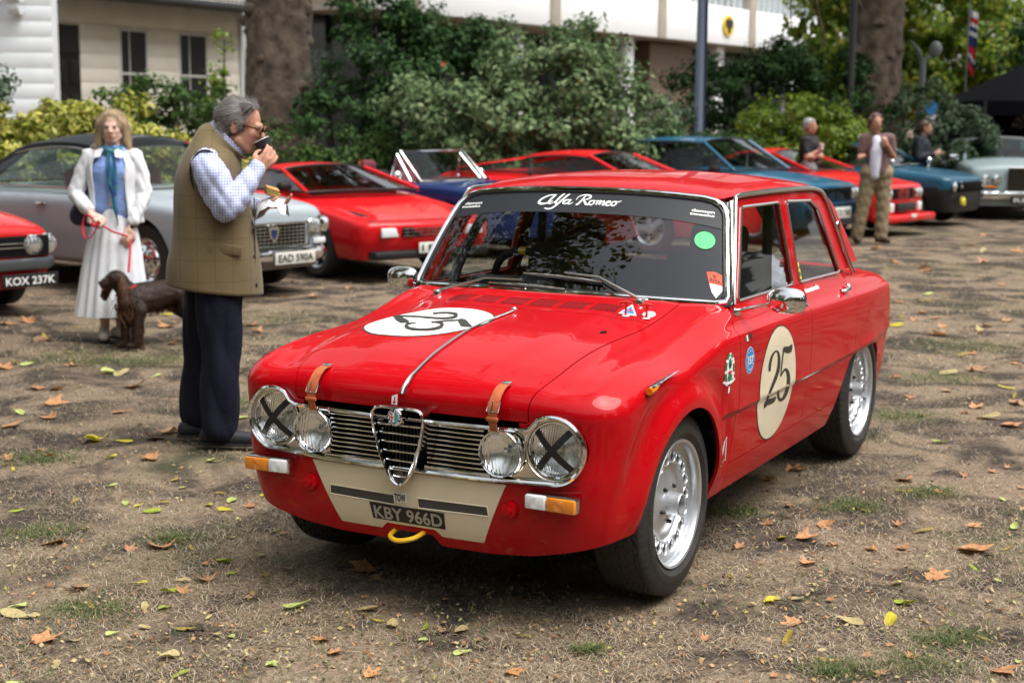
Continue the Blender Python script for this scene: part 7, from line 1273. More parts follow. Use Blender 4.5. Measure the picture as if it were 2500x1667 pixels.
def strands(name, src, n, L, w_, m, parent, seed, flow, lift=.25, keep=None):
    """fine hairs laid along a flow direction over an existing skin"""
    r = np.random.default_rng(seed); me = src.data; k = len(me.vertices); co = np.empty(k * 3, np.float32); me.vertices.foreach_get('co', co); co = co.reshape(-1, 3); nr = np.array([v.normal for v in me.vertices])
    ids = np.arange(k) if keep is None else np.nonzero(keep(co))[0]; i = ids[r.integers(0, len(ids), n)]; P = co[i] + nr[i] * .001; d = (flow(P) if callable(flow) else np.tile(np.array(flow, float), (n, 1))) + r.normal(0, .22, (n, 3)); d = d - nr[i] * (d * nr[i]).sum(1)[:, None]; d /= np.linalg.norm(d, axis=1)[:, None] + 1e-6; d = d + nr[i] * lift * r.random(n)[:, None]
    l = (L * r.uniform(.5, 1.3, n))[:, None]; s = np.cross(d, nr[i]); s /= np.linalg.norm(s, axis=1)[:, None] + 1e-6; s *= w_ / 2; M_ = P + d * l * .5 + nr[i] * l * .05; E2 = P + d * l - nr[i] * l * .02
    V = np.stack([P - s, P + s, M_ + s, M_ - s, E2 + s * .3, E2 - s * .3], 1).reshape(-1, 3); b = np.arange(n)[:, None] * 6; return fast_mesh(name, V, np.concatenate([b + [0, 1, 2, 3], b + [3, 2, 4, 5]], 1).reshape(-1, 4), m, parent)
def skinm(name, c): return mat(name, c, .48, spec=.4, var=(45., .10), bump=(160., .12, .002), sss=.06)
SKIN1, SKIN2, SKIN3 = skinm('ruddy_skin', (.50, .25, .17)), skinm('fair_skin', (.70, .46, .37)), skinm('tanned_skin', (.40, .20, .13))
def check_mat(name, base, line, s1, s2, wd, rough=.85, mott=.12, third=None, coords='Object', bump=.3):
    """woven cloth: fine mottled ground with thin warp and weft lines"""
    m = mat(name, base, rough, var=(140., mott), sheen=.15); n = m.node_tree; b = n.nodes['Principled BSDF']; src = b.inputs['Base Color'].links[0].from_socket; tc = n.nodes.new('ShaderNodeTexCoord'); sp = n.nodes.new('ShaderNodeSeparateXYZ'); n.links.new(tc.outputs[coords], sp.inputs[0]); fac = None
    def lines(sock, s, w):
        a = n.nodes.new('ShaderNodeMath'); a.operation = 'MULTIPLY'; a.inputs[1].default_value = s; n.links.new(sock, a.inputs[0]); f = n.nodes.new('ShaderNodeMath'); f.operation = 'FRACT'; n.links.new(a.outputs[0], f.inputs[0]); l = n.nodes.new('ShaderNodeMath'); l.operation = 'LESS_THAN'; l.inputs[1].default_value = w; n.links.new(f.outputs[0], l.inputs[0]); return l.outputs[0]
    ad = n.nodes.new('ShaderNodeMath'); ad.operation = 'ADD'; ad.operation = 'MULTIPLY_ADD'; ad.inputs[1].default_value = .2; n.links.new(sp.outputs[1], ad.inputs[0]); n.links.new(sp.outputs[0], ad.inputs[2])
    for sock, s, col in ((ad.outputs[0], s1, line), (sp.outputs[2], s2, third or line)):
        mx = n.nodes.new('ShaderNodeMix'); mx.data_type = 'RGBA'; n.links.new(lines(sock, s, wd), mx.inputs['Factor']); n.links.new(src, mx.inputs[6]); mx.inputs[7].default_value = tuple(col) + (1,); src = mx.outputs[2]
    n.links.new(src, b.inputs['Base Color']); nb = n.nodes.new('ShaderNodeTexNoise'); nb.inputs['Scale'].default_value = 320; n.links.new(tc.outputs[coords], nb.inputs['Vector']); bp = n.nodes.new('ShaderNodeBump'); bp.inputs['Strength'].default_value = bump; bp.inputs['Distance'].default_value = .003; n.links.new(nb.outputs['Fac'], bp.inputs['Height']); n.links.new(bp.outputs['Normal'], b.inputs['Normal']); return m
TWEED = check_mat('tweed', (.135, .098, .042), (.085, .058, .027), 11.5, 9.5, .03); SHIRT = check_mat('check_shirt', (.50, .58, .76), (.16, .22, .46), 74., 74., .20, .8, .05, (.26, .17, .36)); NAVYC = mat('navy_cloth', (.008, .009, .021), .85, spec=.2, var=(60., .25)); SHOE = mat('dark_shoe', (.012, .014, .02), .6); WCOT = mat('white_cotton', (.74, .76, .80), .8, var=(20., .05), bump=(60., .3, .006)); BLUEK = mat('blue_knit', (.22, .34, .66), .85, var=(90., .1)); DOGF = mat('brown_fur', (.016, .008, .006), .5, var=(22., 0, (.045, .019, .010)), bump=(70., .8, .01))
def hair_mat(name, c1, c2):
    m = mat(name, c1, .5, var=(1., 0, c2)); n = m.node_tree; nz = [q for q in n.nodes if q.type == 'TEX_NOISE'][0]; tc = [q for q in n.nodes if q.type == 'TEX_COORD'][0]; mp = n.nodes.new('ShaderNodeMapping'); mp.inputs['Scale'].default_value = (22, 110, 40); n.links.new(tc.outputs['Object'], mp.inputs['Vector']); n.links.new(mp.outputs[0], nz.inputs['Vector']); bp = n.nodes.new('ShaderNodeBump'); bp.inputs['Strength'].default_value = .6; bp.inputs['Distance'].default_value = .006; n.links.new(nz.outputs['Fac'], bp.inputs['Height']); n.links.new(bp.outputs['Normal'], n.nodes['Principled BSDF'].inputs['Normal']); return m
HGREY, HBLOND, HBROWN, HSILV = hair_mat('grey_hair', (.085, .075, .07), (.30, .27, .25)), hair_mat('blond_hair', (.46, .33, .20), (.70, .55, .36)), hair_mat('brown_hair', (.05, .028, .018), (.12, .065, .04)), hair_mat('silver_hair', (.20, .19, .18), (.42, .41, .40))
def frame(c, yaw, pitch=0., s=1.): return Matrix.Translation(Vector(c)) @ Matrix.Rotation(yaw, 4, 'Z') @ Matrix.Rotation(pitch, 4, 'Y') @ Matrix.Scale(s, 4)
def head(b, c, yaw, pitch, s=1., neck=None):
    """x forward, y left, z up about the middle of the head"""
    b.M = frame(c, yaw, pitch, s)
    b.sph((-.012, 0, .030), (.099, .076, .090), 20, 14); b.sph((.030, 0, -.030), (.068, .062, .085), 18, 12); b.sph((.052, 0, -.088), (.034, .036, .030)); b.cap((.010, -.05, -.062), (.055, -.018, -.092), .024, .024); b.cap((.010, .05, -.062), (.055, .018, -.092), .024, .024)
    b.cap((.092, 0, .016), (.112, 0, -.022), .0085, .0125); b.sph((.104, .012, -.026), .009); b.sph((.104, -.012, -.026), .009); b.cap((.083, -.03, .022), (.083, .03, .022), .014); b.cap((.090, -.020, -.056), (.090, .020, -.056), .0075); b.cap((.089, -.018, -.068), (.089, .018, -.068), .008)
    for y in (-1, 1): b.sph((.062, y * .036, -.022), (.026, .022, .022)); b.sph((-.012, y * .077, -.008), (.024, .009, .034)); b.cap((-.02, y * .079, .018), (-.012, y * .082, -.03), .008)
    b.M = Matrix.Identity(4)
    if neck is not None: b.cap(neck, Vector(c) + Vector((-.015 * math.cos(yaw), -.015 * math.sin(yaw), -.06)), .062 * s, .054 * s)
def face_bits(root, c, yaw, pitch, s=1., lip=(.42, .12, .11)):
    M = frame(c, yaw, pitch, s)
    for y in (-.031, .031):
        m = MB(); m.sph((.078, y, .004), (.012, .016, .0085), 12, 8); o = m.build('eye', mat('eye_white', (.62, .60, .57), .3), root); o.matrix_local = M; m = MB(); m.sph((.0865, y, .004), (.005, .0075, .0075), 10, 6); q = m.build('iris', mat('iris_dark', (.03, .025, .02), .2), o); m = MB(); m.tube([(.087, y - .019, .016), (.094, y, .021), (.086, y + .019, .015)], [.0012, .0022, .0012], 6); q = m.build('eyebrow', mat('brow_hair', (.26, .17, .11), .8), o)
    m = MB(); m.tube([(.093, -.022, -.061), (.0985, 0, -.060), (.093, .022, -.061)], [.002, .006, .002], 6, flat=.8); m.tube([(.092, -.018, -.067), (.097, 0, -.068), (.092, .018, -.067)], [.002, .006, .002], 6, flat=.8); o = m.build('mouth', mat('lip_%d' % int(lip[0] * 100), lip, .4), root); o.matrix_local = M
def hand(b, M, curl=.9, spread=1., thumb=1.):
    """palm along +x, back of the hand +z, thumb towards +y*thumb; fingers bend down"""
    b.M = M; b.cap((.0, -.022, 0), (.06, -.026, .0), .016, .015); b.cap((.0, .0, 0), (.065, 0, .002), .017, .016); b.cap((.0, .022, 0), (.06, .026, 0), .016, .015)
    for i, (y, L) in enumerate(((.031, .88), (.0105, 1.), (-.0105, .93), (-.031, .74))):
        y *= thumb; p = Vector((.078, y * spread, .002)); P = [Vector((.05, y * .9, .002)), p]; a = 0
        for seg, k in ((.042, .75), (.028, 1.1), (.022, .8)): a += curl * k; p = p + Vector((math.cos(a) * seg * L, y * .05, -math.sin(a) * seg * L)); P.append(p)
        b.chain(P, [.012, .0105, .0095, .0085, .0075], 8)
    b.chain([Vector((.005, .028 * thumb, -.004)), Vector((.035, .052 * thumb, -.018)), Vector((.060, .052 * thumb, -.036)), Vector((.080, .040 * thumb, -.046))], [.017, .0135, .0105, .009], 8); b.M = Matrix.Identity(4)
def aim(p, fwd, up):
    x = Vector(fwd).normalized(); z = Vector(up); z = (z - x * z.dot(x)).normalized(); y = z.cross(x); return Matrix(((x.x, y.x, z.x, p[0]), (x.y, y.y, z.y, p[1]), (x.z, y.z, z.z, p[2]), (0, 0, 0, 1)))
def ring_loft(name, S, m, parent, n=64, rip=None, noise=.0, seed=0, thick=None, a0=0., a1=2 * math.pi):
    """cloth tube through tilted ellipses S = (cx, cy, cz, rx, ry, tilt about y)"""
    S = smooth_path(S, 5); V = []; r = np.random.default_rng(seed); ph = r.uniform(0, 6.28, 8); full = abs(a1 - a0 - 2 * math.pi) < 1e-6; A = np.linspace(a0, a1, n, endpoint=not full)
    for i, (cx, cy, cz, rx, ry, tl) in enumerate(S):
        u = i / (len(S) - 1)
        for q in A:
            k = 1 + (rip(q, u) if rip else 0) + noise * (math.sin(3 * q + 5 * u + ph[0]) * .5 + math.sin(7 * q - 9 * u + ph[1]) * .3 + math.sin(2 * q + 17 * u + ph[2]) * .35 + math.sin(11 * q + 13 * u + ph[3]) * .15); x = rx * k * math.cos(q); V.append((cx + x, cy + ry * k * math.sin(q), cz + tl * x))
    o = mesh(name, V, grid_faces(len(S), n, full), m, parent)
    if thick: q = o.modifiers.new('t', 'SOLIDIFY'); q.thickness = thick; q.offset = -1
    return o
def wrinkle(scale, amp, seed=0, axis=(1, 1, 1)):
    r = np.random.default_rng(seed); K = r.normal(size=(7, 3)) * scale * np.array(axis); p = r.uniform(0, 6.28, 7); return lambda co: amp * np.sum([np.abs(np.sin(co @ k + q)) - .6 for k, q in zip(K, p)], axis=0) / 2.2
def shoe(parent, p, yaw, m, L=.29, h=.10, name='shoe'):
    b = Blob(); b.M = frame(p, yaw); b.cap((-.06, 0, .045), (.02, 0, .048), .042, .045); b.cap((.02, 0, .04), (L - .13, .0, .034), .044, .036); b.sph((-.07, 0, .03), (.035, .034, .03)); b.cap((-.04, 0, .05), (-.02, 0, h), .042, .040); o = b.melt(name, m, parent, .006, 5); mb = MB(); mb.M = None
    mb.prism([(-.105, -.025), (-.105, .025), (-.05, .036), (.06, .044), (L - .14, .040), (L - .10, .0), (L - .14, -.040), (.06, -.044), (-.05, -.036)], 0, .014); s = mb.build('sole', mat('shoe_sole', (.02, .02, .02), .7), o); s.matrix_local = frame(p, yaw); return o
# ---------------------------------------------------------------- man drinking coffee
MAN = thing('person', 'man in a tweed waistcoat and navy trousers drinking from a black cup', 'person', (-1.5, 7.46, 0))
hc, hyaw, hp = (.146, 0, 1.600), R(-4), R(14)
b = Blob(); head(b, hc, hyaw, hp, 1.05, (.055, .0, 1.47))
b.cap((0, 0, .92), (-.02, 0, 1.10), .15, .15); b.cap((-.02, 0, 1.10), (-.01, 0, 1.36), .14, .13); b.cap((-.01, -.14, 1.42), (-.01, .14, 1.42), .06, .06)
wr, el, sh = (.245, -.105, 1.395), (.130, -.235, 1.205), (.015, -.185, 1.425); b.chain([sh, el], [.055, .045]); b.chain([el, wr], [.042, .030]); wl, ell, shl = (.245, .085, 1.205), (.09, .235, 1.14), (.015, .185, 1.425); b.chain([shl, ell, wl], [.055, .044, .030])
HM = aim(wr, (.62, .28, .70), (.45, -.85, -.05)); hand(b, HM, .62, 1.1, 1); hand(b, aim(wl, (1, -.15, .05), (-.1, .2, -1)), .45, 1.1, 1)
for hp_, kn, an in (((-.05, .10, .90), (-.11, .12, .48), (-.145, .12, .10)), ((.03, -.09, .90), (.03, -.085, .47), (.015, -.075, .10))): b.chain([hp_, kn, an], [.085, .06, .042])
body = b.melt('body', SKIN1, MAN, .0062, 5)
TROU = Blob(); TROU.cap((.01, .06, .93), (.02, -.05, .93), .15, .15)
TROU.chain([(-.06, .10, .86), (-.105, .125, .50), (-.135, .13, .12)], [.125, .098, .090]); TROU.chain([(.045, -.095, .86), (.045, -.095, .48), (.022, -.085, .105)], [.125, .098, .094]); TROU.melt('trousers', NAVYC, MAN, .010, 6, .5, wrinkle(11, .015, 3, (1, 1, .8)))
shoe(MAN, (-.135, .115, 0), R(6), SHOE); shoe(MAN, (.015, -.075, 0), R(-6), SHOE, .31)
gil = ring_loft('waistcoat', [(-.006, 0, .790, .236, .230, -.13), (-.004, 0, .90, .226, .234, -.09), (0, 0, 1.02, .207, .232, -.03), (-.002, 0, 1.14, .192, .226, 0), (-.012, 0, 1.26, .172, .220, .0), (-.014, 0, 1.36, .155, .212, -.02), (.002, 0, 1.44, .135, .185, -.12), (.022, 0, 1.495, .112, .135, -.35), (.046, 0, 1.520, .098, .098, -.75), (.083, 0, 1.530, .088, .082, -.95)], TWEED, MAN, 96, None, .026, 2, .006)
mb = MB(); mb.tube([(.215, -.07 + .004 * z, z) for z in (.80, .95, 1.1, 1.25)], .003, 5); mb.build('waistcoat_edge', mat('tweed_seam', (.07, .045, .02), .9), MAN)
for z in (.82, .96, 1.10): mb = MB(); mb.lathe([(0, .006), (.011, .005), (.012, 0)], 14, 'x', (.208 + (.012 if z < .9 else 0), -.075, z)); mb.build('button', mat('dark_button', (.02, .015, .01), .4), MAN)
mb = MB(); mb.bbox((.095, -.208, 1.005), (.165, .012, .05), .005, (R(4), R(8), R(18))); mb.build('pocket_flap', TWEED, MAN)
b = Blob(); b.chain([(.005, -.185, 1.42), (.045, -.235, 1.35), (.115, -.245, 1.225)], [.072, .084, .082]); b.chain([(.115, -.245, 1.225), (.165, -.205, 1.27), (.222, -.135, 1.365)], [.080, .066, .050]); b.cap((.218, -.137, 1.355), (.240, -.112, 1.392), .044, .043); b.melt('shirt_sleeve', SHIRT, MAN, .007, 4, .5, wrinkle(26, .010, 5))
b = Blob(); b.chain([(.005, .185, 1.42), (.09, .24, 1.15), (.19, .13, 1.19)], [.07, .072, .05]); b.melt('shirt_sleeve', SHIRT, MAN, .009, 4, .5, wrinkle(24, .008, 8))
ring_loft('shirt_collar', [(.048, 0, 1.510, .088, .085, -.8), (.078, 0, 1.540, .080, .074, -.95), (.088, 0, 1.555, .075, .069, -1.0)], SHIRT, MAN, 48, thick=.003)
mb = MB(); mb.tube([(.01 + .075 * math.cos(q), -.222 + .012 * math.sin(2 * q), 1.37 + .115 * math.sin(q)) for q in np.linspace(0, 2 * math.pi, 28, endpoint=False)], .005, 6, closed=True); mb.build('armhole_binding', SATIN, MAN)
mb = MB(); mb.add([(.205, -.05, 1.15), (.216, -.055, .98), (.20, .0, .97), (.20, 0, 1.15)], [(0, 1, 2, 3)]); mb.build('shirt_front', SHIRT, MAN, False)
b = Blob(); b.M = frame(hc, hyaw, hp, 1.05); b.sph((-.030, 0, .036), (.096, .083, .092), 20, 14); b.sph((-.062, 0, -.018), (.060, .074, .070), 16, 12); b.cap((-.085, -.03, -.06), (-.085, .03, -.06), .030); b.cap((.025, -.045, .098), (.03, .045, .098), .026); b.cap((-.06, -.05, -.055), (-.07, .05, -.055), .026); b.cap((.012, -.072, .035), (.016, -.073, .008), .012); b.cap((.012, .072, .035), (.016, .073, .008), .012)
b.M = Matrix.Identity(4); mh_ = b.melt('hair', HGREY, MAN, .006, 6, .5, wrinkle(60, .0012, 4)); strands('hair_strands', mh_, 8000, .05, .0013, island_mat('grey_strand', [(.05, .045, .042), (.16, .145, .135), (.40, .37, .35)], .45), MAN, 36, lambda P: np.stack([-.9 - 0 * P[:, 0], 0 * P[:, 0], -.25 - 3. * np.clip(1.66 - P[:, 2], 0, .2)], 1), .10)
Mh = frame(hc, hyaw, hp, 1.05); TORT = mat('tortoiseshell', (.030, .014, .006), .25, var=(60., 0, (.24, .09, .015)), coat=.6)
mb = MB()
for y in (-1, 1):
    mb.tube([(.098, y * .055, .014), (.03, y * .076, .016), (-.012, y * .083, .012), (-.03, y * .082, -.006)], [.006, .0045, .0045, .003], 6, flat=1.2); mb.tube([(.108 - .012 * abs(math.cos(q)) * 0, y * .031 + .0265 * math.cos(q), .004 + .020 * math.sin(q)) for q in np.linspace(0, 2 * math.pi, 22, endpoint=False)], .0042, 6, closed=True)
mb.tube([(.110, -.007, .010), (.112, 0, .012), (.110, .007, .010)], .004, 6); gl_ = mb.build('sunglasses', TORT, MAN); gl_.matrix_local = Mh
mb = MB()
for y in (-1, 1): mb.add([(.107, y * .031 + .026 * math.cos(q), .004 + .0195 * math.sin(q)) for q in np.linspace(0, 2 * math.pi, 20, endpoint=False)], [tuple(range(20))])
mb.build('lens', mat('smoked_lens', (.014, .008, .006), .08), gl_, False)
mb = MB(); mb.tube([(.094, -.02, -.061), (.099, 0, -.060), (.094, .02, -.061)], [.002, .005, .002], 6); o = mb.build('mouth', mat('lip_34', (.34, .12, .10), .4), MAN); o.matrix_local = Mh
CUP = thing('paper_cup', 'black paper cup held to the mouth of the man in the waistcoat', 'cup', (-1.5 + .272, 7.46 - .025, 1.488)); ax = Vector((-.42, .02, .80)).normalized(); Mc = aim((0, 0, 0), ax, (0, 0, 1)).to_4x4()
mb = MB(); mb.lathe([(.0, -.055), (.029, -.055), (.0405, .044), (.042, .047), (.0405, .050), (.038, .046), (.027, -.05)], 28, 'x'); o = mb.build('cup', mat('cup_black', (.016, .017, .018), .5), CUP); o.matrix_local = Mc; mb = MB(); mb.lathe([(.0385, .047), (.041, .0515), (.0425, .049)], 28, 'x'); o = mb.build('rim', WHITE, CUP); o.matrix_local = Mc; mb = MB(); mb.lathe([(0, .03), (.037, .03)], 24, 'x'); o = mb.build('coffee', mat('coffee', (.03, .012, .005), .2), CUP); o.matrix_local = Mc
SW = thing('sandwich', 'half-eaten sandwich in a white napkin in the drinking man\'s other hand', 'food', (-1.5 + .285, 7.46 + .06, 1.235)); mb = MB(); mb.bbox((.0, 0, .028), (.075, .06, .018), .007, (.2, .3, .4)); mb.bbox((.0, 0, .052), (.07, .058, .018), .007, (.2, .3, .4)); mb.build('bread', mat('bread', (.52, .27, .09), .8, var=(40., .25)), SW); mb = MB(); mb.bbox((0, 0, .040), (.078, .062, .008), .003, (.2, .3, .4)); mb.build('filling', mat('salad', (.25, .28, .06), .6), SW)
r = np.random.default_rng(5); V = [(.10 * (i / 7 - .5) * 1.5, .10 * (j / 7 - .5) * 1.4, .012 * r.standard_normal() - .22 * ((i / 7 - .5)**2 + (j / 7 - .5)**2) + .02) for i in range(8) for j in range(8)]; mesh('napkin', V, grid_faces(8, 8), WCOT, SW)
# ---------------------------------------------------------------- woman
WOM = thing('person', 'fair-haired woman in a white jacket and long white skirt', 'person', (-2.97, 11., 0)); hc, hyaw, hp = (.030, -.01, 1.565), R(-84), R(4)
b = Blob(); head(b, hc, hyaw, hp, .98, (.02, 0, 1.40)); b.cap((.02, 0, 1.0), (.02, 0, 1.20), .11, .115); b.cap((.02, 0, 1.20), (.02, 0, 1.32), .115, .10); b.cap((-.10, 0, 1.355), (.14, 0, 1.355), .05)
wr, wl = (-.09, -.20, .935), (.165, -.13, .815); b.chain([(-.15, 0, 1.345), (-.24, -.01, 1.09), wr], [.048, .04, .026]); b.chain([(.185, 0, 1.345), (.245, -.01, 1.10), wl], [.048, .04, .026]); hand(b, aim(wr, (.8, -.35, -.35), (.0, -.6, .8)), .95, 1., -1); hand(b, aim(wl, (-.35, -.3, -.9), (.3, -.9, .2)), 1.0, 1., 1)
for x, y in ((-.075, 0), (.035, .02)): b.chain([(x * .8 + .01, 0, .95), (x, y, .50), (x, y, .30), (x, y, .06)], [.08, .055, .048, .032])
b.melt('body', SKIN2, WOM, .0065, 5); face_bits(WOM, hc, hyaw, hp, .98, (.48, .13, .13))
b = Blob(); b.M = frame(hc, hyaw, hp, .98); b.sph((-.030, 0, .044), (.100, .088, .090), 20, 14); b.chain([(-.005, -.082, .05), (-.018, -.098, -.05), (-.012, -.108, -.110)], [.026, .030, .026]); b.chain([(-.005, .082, .05), (-.018, .098, -.05), (-.012, .108, -.108)], [.026, .030, .026]); b.chain([(-.06, -.06, .0), (-.065, -.07, -.10)], [.06, .05]); b.chain([(-.06, .06, .0), (-.065, .07, -.10)], [.06, .05]); b.cap((-.075, -.04, -.10), (-.075, .04, -.10), .05); b.cap((.048, .00, .104), (.040, -.064, .055), .016, .012); b.cap((.048, .01, .104), (.036, .066, .055), .016, .012)
b.M = Matrix.Identity(4); wh_ = b.melt('hair', HBLOND, WOM, .006, 6, .5); strands('hair_strands', wh_, 7000, .06, .0016, island_mat('blond_strand', [(.36, .25, .14), (.58, .43, .26), (.76, .62, .42)], .45), WOM, 35, (0, 0, -1), .12, lambda co: (co[:, 1] > -.075) | (co[:, 2] > 1.64))
b = Blob(); b.chain([(-.035, .0, .97), (-.03, 0, 1.10), (-.025, -.01, 1.24), (-.02, 0, 1.35)], [.120, .122, .128, .09]); b.chain([(.075, .0, .97), (.07, 0, 1.10), (.065, -.01, 1.24), (.06, 0, 1.35)], [.120, .122, .128, .09]); b.melt('jumper', BLUEK, WOM, .009, 4, .5, wrinkle(16, .004, 9))
rip = lambda q, u: .02 + .055 * u * math.sin(17 * q + .6 * math.sin(3 * q)) + .03 * u * math.sin(7 * q + 1.) ; ring_loft('skirt', [(.02, 0, .985, .118, .100, 0), (.018, 0, .93, .140, .122, 0), (.01, 0, .75, .182, .155, .0), (-.005, 0, .50, .222, .18, .0), (-.015, 0, .30, .245, .20, .0), (-.02, 0, .185, .258, .21, .0)], WCOT, WOM, 200, rip)
jk = ring_loft('jacket', [(.03, 0, .87, .205, .150, 0), (.03, 0, .98, .190, .145, 0), (.025, 0, 1.10, .180, .142, 0), (.02, 0, 1.22, .188, .145, 0), (.02, 0, 1.31, .185, .125, 0), (.02, 0, 1.375, .130, .088, 0), (.02, 0, 1.41, .075, .070, 0)], WCOT, WOM, 60, None, .02, 4, .006, R(-52), R(232))
for P in ([(-.145, 0, 1.345), (-.205, -.0, 1.22), (-.255, -.02, 1.075)], [(.185, 0, 1.345), (.225, 0, 1.22), (.250, -.01, 1.08)]):
    e = P[-1]; w_ = wr if e[0] < 0 else wl; b = Blob(); b.chain(P + [tuple(np.array(e) * .25 + np.array(w_) * .75 + np.array([0, 0, .01]))], [.066, .063, .060, .048]); b.melt('jacket_sleeve', WCOT, WOM, .008, 4, .5, wrinkle(26, .007, 12))
for sg in (-1, 1): mb = MB(); mb.add([(.02 + sg * .035, -.075, 1.425), (.02 + sg * .10, -.09, 1.40), (.02 + sg * .105, -.12, 1.345), (.02 + sg * .055, -.125, 1.355)], [(0, 1, 2, 3)]); mb.build('collar', WCOT, WOM, False)
for k, (x, z) in enumerate(((.128, 1.20), (.128, 1.05), (.13, .95))): mb = MB(); mb.lathe([(0, -.008), (.009, -.006), (.010, 0)], 10, 'y', (x, -.135, z)); mb.build('button', mat('pewter', (.3, .3, .28), .4, .6), WOM)
SCARF = mat('silk_scarf', (.05, .12, .38), .45, var=(26., 0, (.03, .20, .22))); ring_loft('scarf', [(.02, -.01, 1.365, .075, .070, .1), (.02, -.015, 1.395, .082, .078, .1), (.02, -.012, 1.43, .070, .066, .05)], SCARF, WOM, 40, lambda q, u: .06 * math.sin(6 * q + 9 * u), .04, 3, .01)
for P, w0 in (([(.03, -.10, 1.385), (.055, -.145, 1.30), (.06, -.155, 1.18), (.075, -.150, 1.08)], .024), ([(.02, -.10, 1.38), (.022, -.14, 1.28), (.045, -.150, 1.14), (.075, -.150, .94), (.085, -.145, .86)], .013)):
    P = smooth_path(P, 5); V = []; k = len(P)
    for i, p in enumerate(P):
        w_ = w0 * (.6 + .8 * math.sin(math.pi * min(1, i / k * 1.1))) * (1 if i < k * .7 else .6)
        for t in np.linspace(-1, 1, 5): V.append((p[0] + t * w_, p[1] - .012 * math.cos(t * 5 + i * .4), p[2]))
    mesh('scarf_end', V, grid_faces(k, 5), SCARF, WOM)
CREAMS = mat('cream_suede', (.62, .56, .50), .8); shoe(WOM, (-.080, -.02, 0), R(-75), CREAMS, .25, .06); shoe(WOM, (.045, .0, 0), R(-35), CREAMS, .25, .06)
mb = MB(); mb.tube([(.185 + .034 * math.cos(q), -.105 + .034 * math.sin(q), .848) for q in np.linspace(0, 2 * math.pi, 18, endpoint=False)], .006, 6, closed=True); mb.lathe([(0, -.01), (.014, -.008), (.015, 0)], 14, 'y', (.185, -.138, .848)); mb.build('wristwatch', mat('watch_dark', (.02, .02, .02), .3), WOM)
BAG = thing('shoulder_bag', 'navy shoulder bag with a brown strap hanging beside the woman', 'bag', (-3.20, 11.04, .84)); b = Blob(); b.chain([(-.02, 0, .08), (.03, 0, .15), (.09, 0, .30)], [.075, .085, .05]); b.cap((-.03, 0, .06), (.05, 0, .05), .06); b.melt('pouch', mat('navy_leather', (.012, .018, .05), .55, bump=(60., .3)), BAG, .010, 5); mb = MB(); mb.tube(smooth_path([(.09, -.02, .30), (.085, -.09, .42), (.10, -.09, .52), (.09, .0, .575), (.06, .09, .40), (.05, .06, .25)], 5), .011, 6, flat=.4); mb.build('strap', mat('brown_strap', (.12, .045, .025), .6), BAG); mb = MB(); mb.bbox((.105, -.055, .245), (.03, .01, .025), .004); mb.build('tag', LEATHER, BAG)
LE = thing('dog_lead', 'red webbing dog lead from the woman\'s hands to the spaniel', 'lead', (-3.05, 10.78, .88)); LRED = mat('red_webbing', (.50, .015, .03), .7); mb = MB()
mb.tube(smooth_path([(.02, -.02, .03), (-.04, .0, .06), (-.07, 0, .0), (-.06, -.02, -.09), (-.02, -.03, -.11), (.03, -.03, -.05), (.05, -.02, .0)], 4), .011, 6, flat=.5); mb.tube([(.0, -.035, .0), (.03, -.04, -.02), (.06, -.03, .015)], .016, 8); mb.build('hand_loop', LRED, LE); mb = MB(); mb.tube([(.05, -.02, -.0), (.14, .0, -.06), (.24, .05, -.10)], .007, 6); mb.tube(smooth_path([(.26, .05, -.12), (.265, -.0, -.22), (.27, -.08, -.35)], 4), .010, 6, flat=.4); mb.build('strap', LRED, LE)
# ---------------------------------------------------------------- spaniel
DOG = thing('dog', 'chocolate-brown spaniel standing on a red lead', 'dog', (-2.62, 10.8, 0)); b = Blob()
b.chain([(-.13, -.13, .34), (-.06, -.06, .345), (.06, .10, .365), (.16, .24, .365)], [.108, .112, .092, .092]); b.chain([(-.13, -.14, .36), (-.185, -.185, .44), (-.205, -.20, .485)], [.085, .066, .062]); b.sph((-.222, -.205, .498), (.066, .064, .058), 16, 12); b.chain([(-.25, -.215, .488), (-.30, -.235, .462)], [.042, .034]); b.sph((-.318, -.24, .468), (.018, .022, .015)); b.cap((-.245, -.215, .440), (-.288, -.230, .415), .022, .015)
b.chain([(-.15, -.20, .28), (-.165, -.215, .15), (-.165, -.22, .03)], [.058, .036, .030]); b.chain([(-.06, -.23, .28), (-.075, -.25, .15), (-.08, -.255, .03)], [.058, .038, .030]); b.cap((-.165, -.22, .025), (-.215, -.235, .018), .026, .020); b.cap((-.08, -.255, .025), (-.13, -.275, .018), .026, .020)
for dx, dy in ((0, 0), (.10, -.10)): b.chain([(.15 + dx * .4, .26 + dy, .33), (.10 + dx, .22 + dy, .25), (.215 + dx, .30 + dy, .13), (.195 + dx, .29 + dy, .03)], [.082, .058, .030, .024]); b.cap((.195 + dx, .29 + dy, .024), (.15 + dx, .265 + dy, .018), .025, .020)
b.chain([(.20, .29, .40), (.25, .34, .385), (.28, .37, .36)], [.026, .020, .014]); b.cap((-.135, -.17, .25), (-.15, -.19, .32), .055, .075)
db = b.melt('body', DOGF, DOG, .0075, 4, .5, wrinkle(40, .002, 14)); FURM = island_mat('fur_strand', [(.012, .006, .005), (.030, .014, .009), (.060, .026, .014)], .5)
strands('coat', db, 16000, .022, .0022, FURM, DOG, 31, lambda P: np.stack([np.full(len(P), .6), np.full(len(P), .6), np.full(len(P), -.9)], 1), .35)
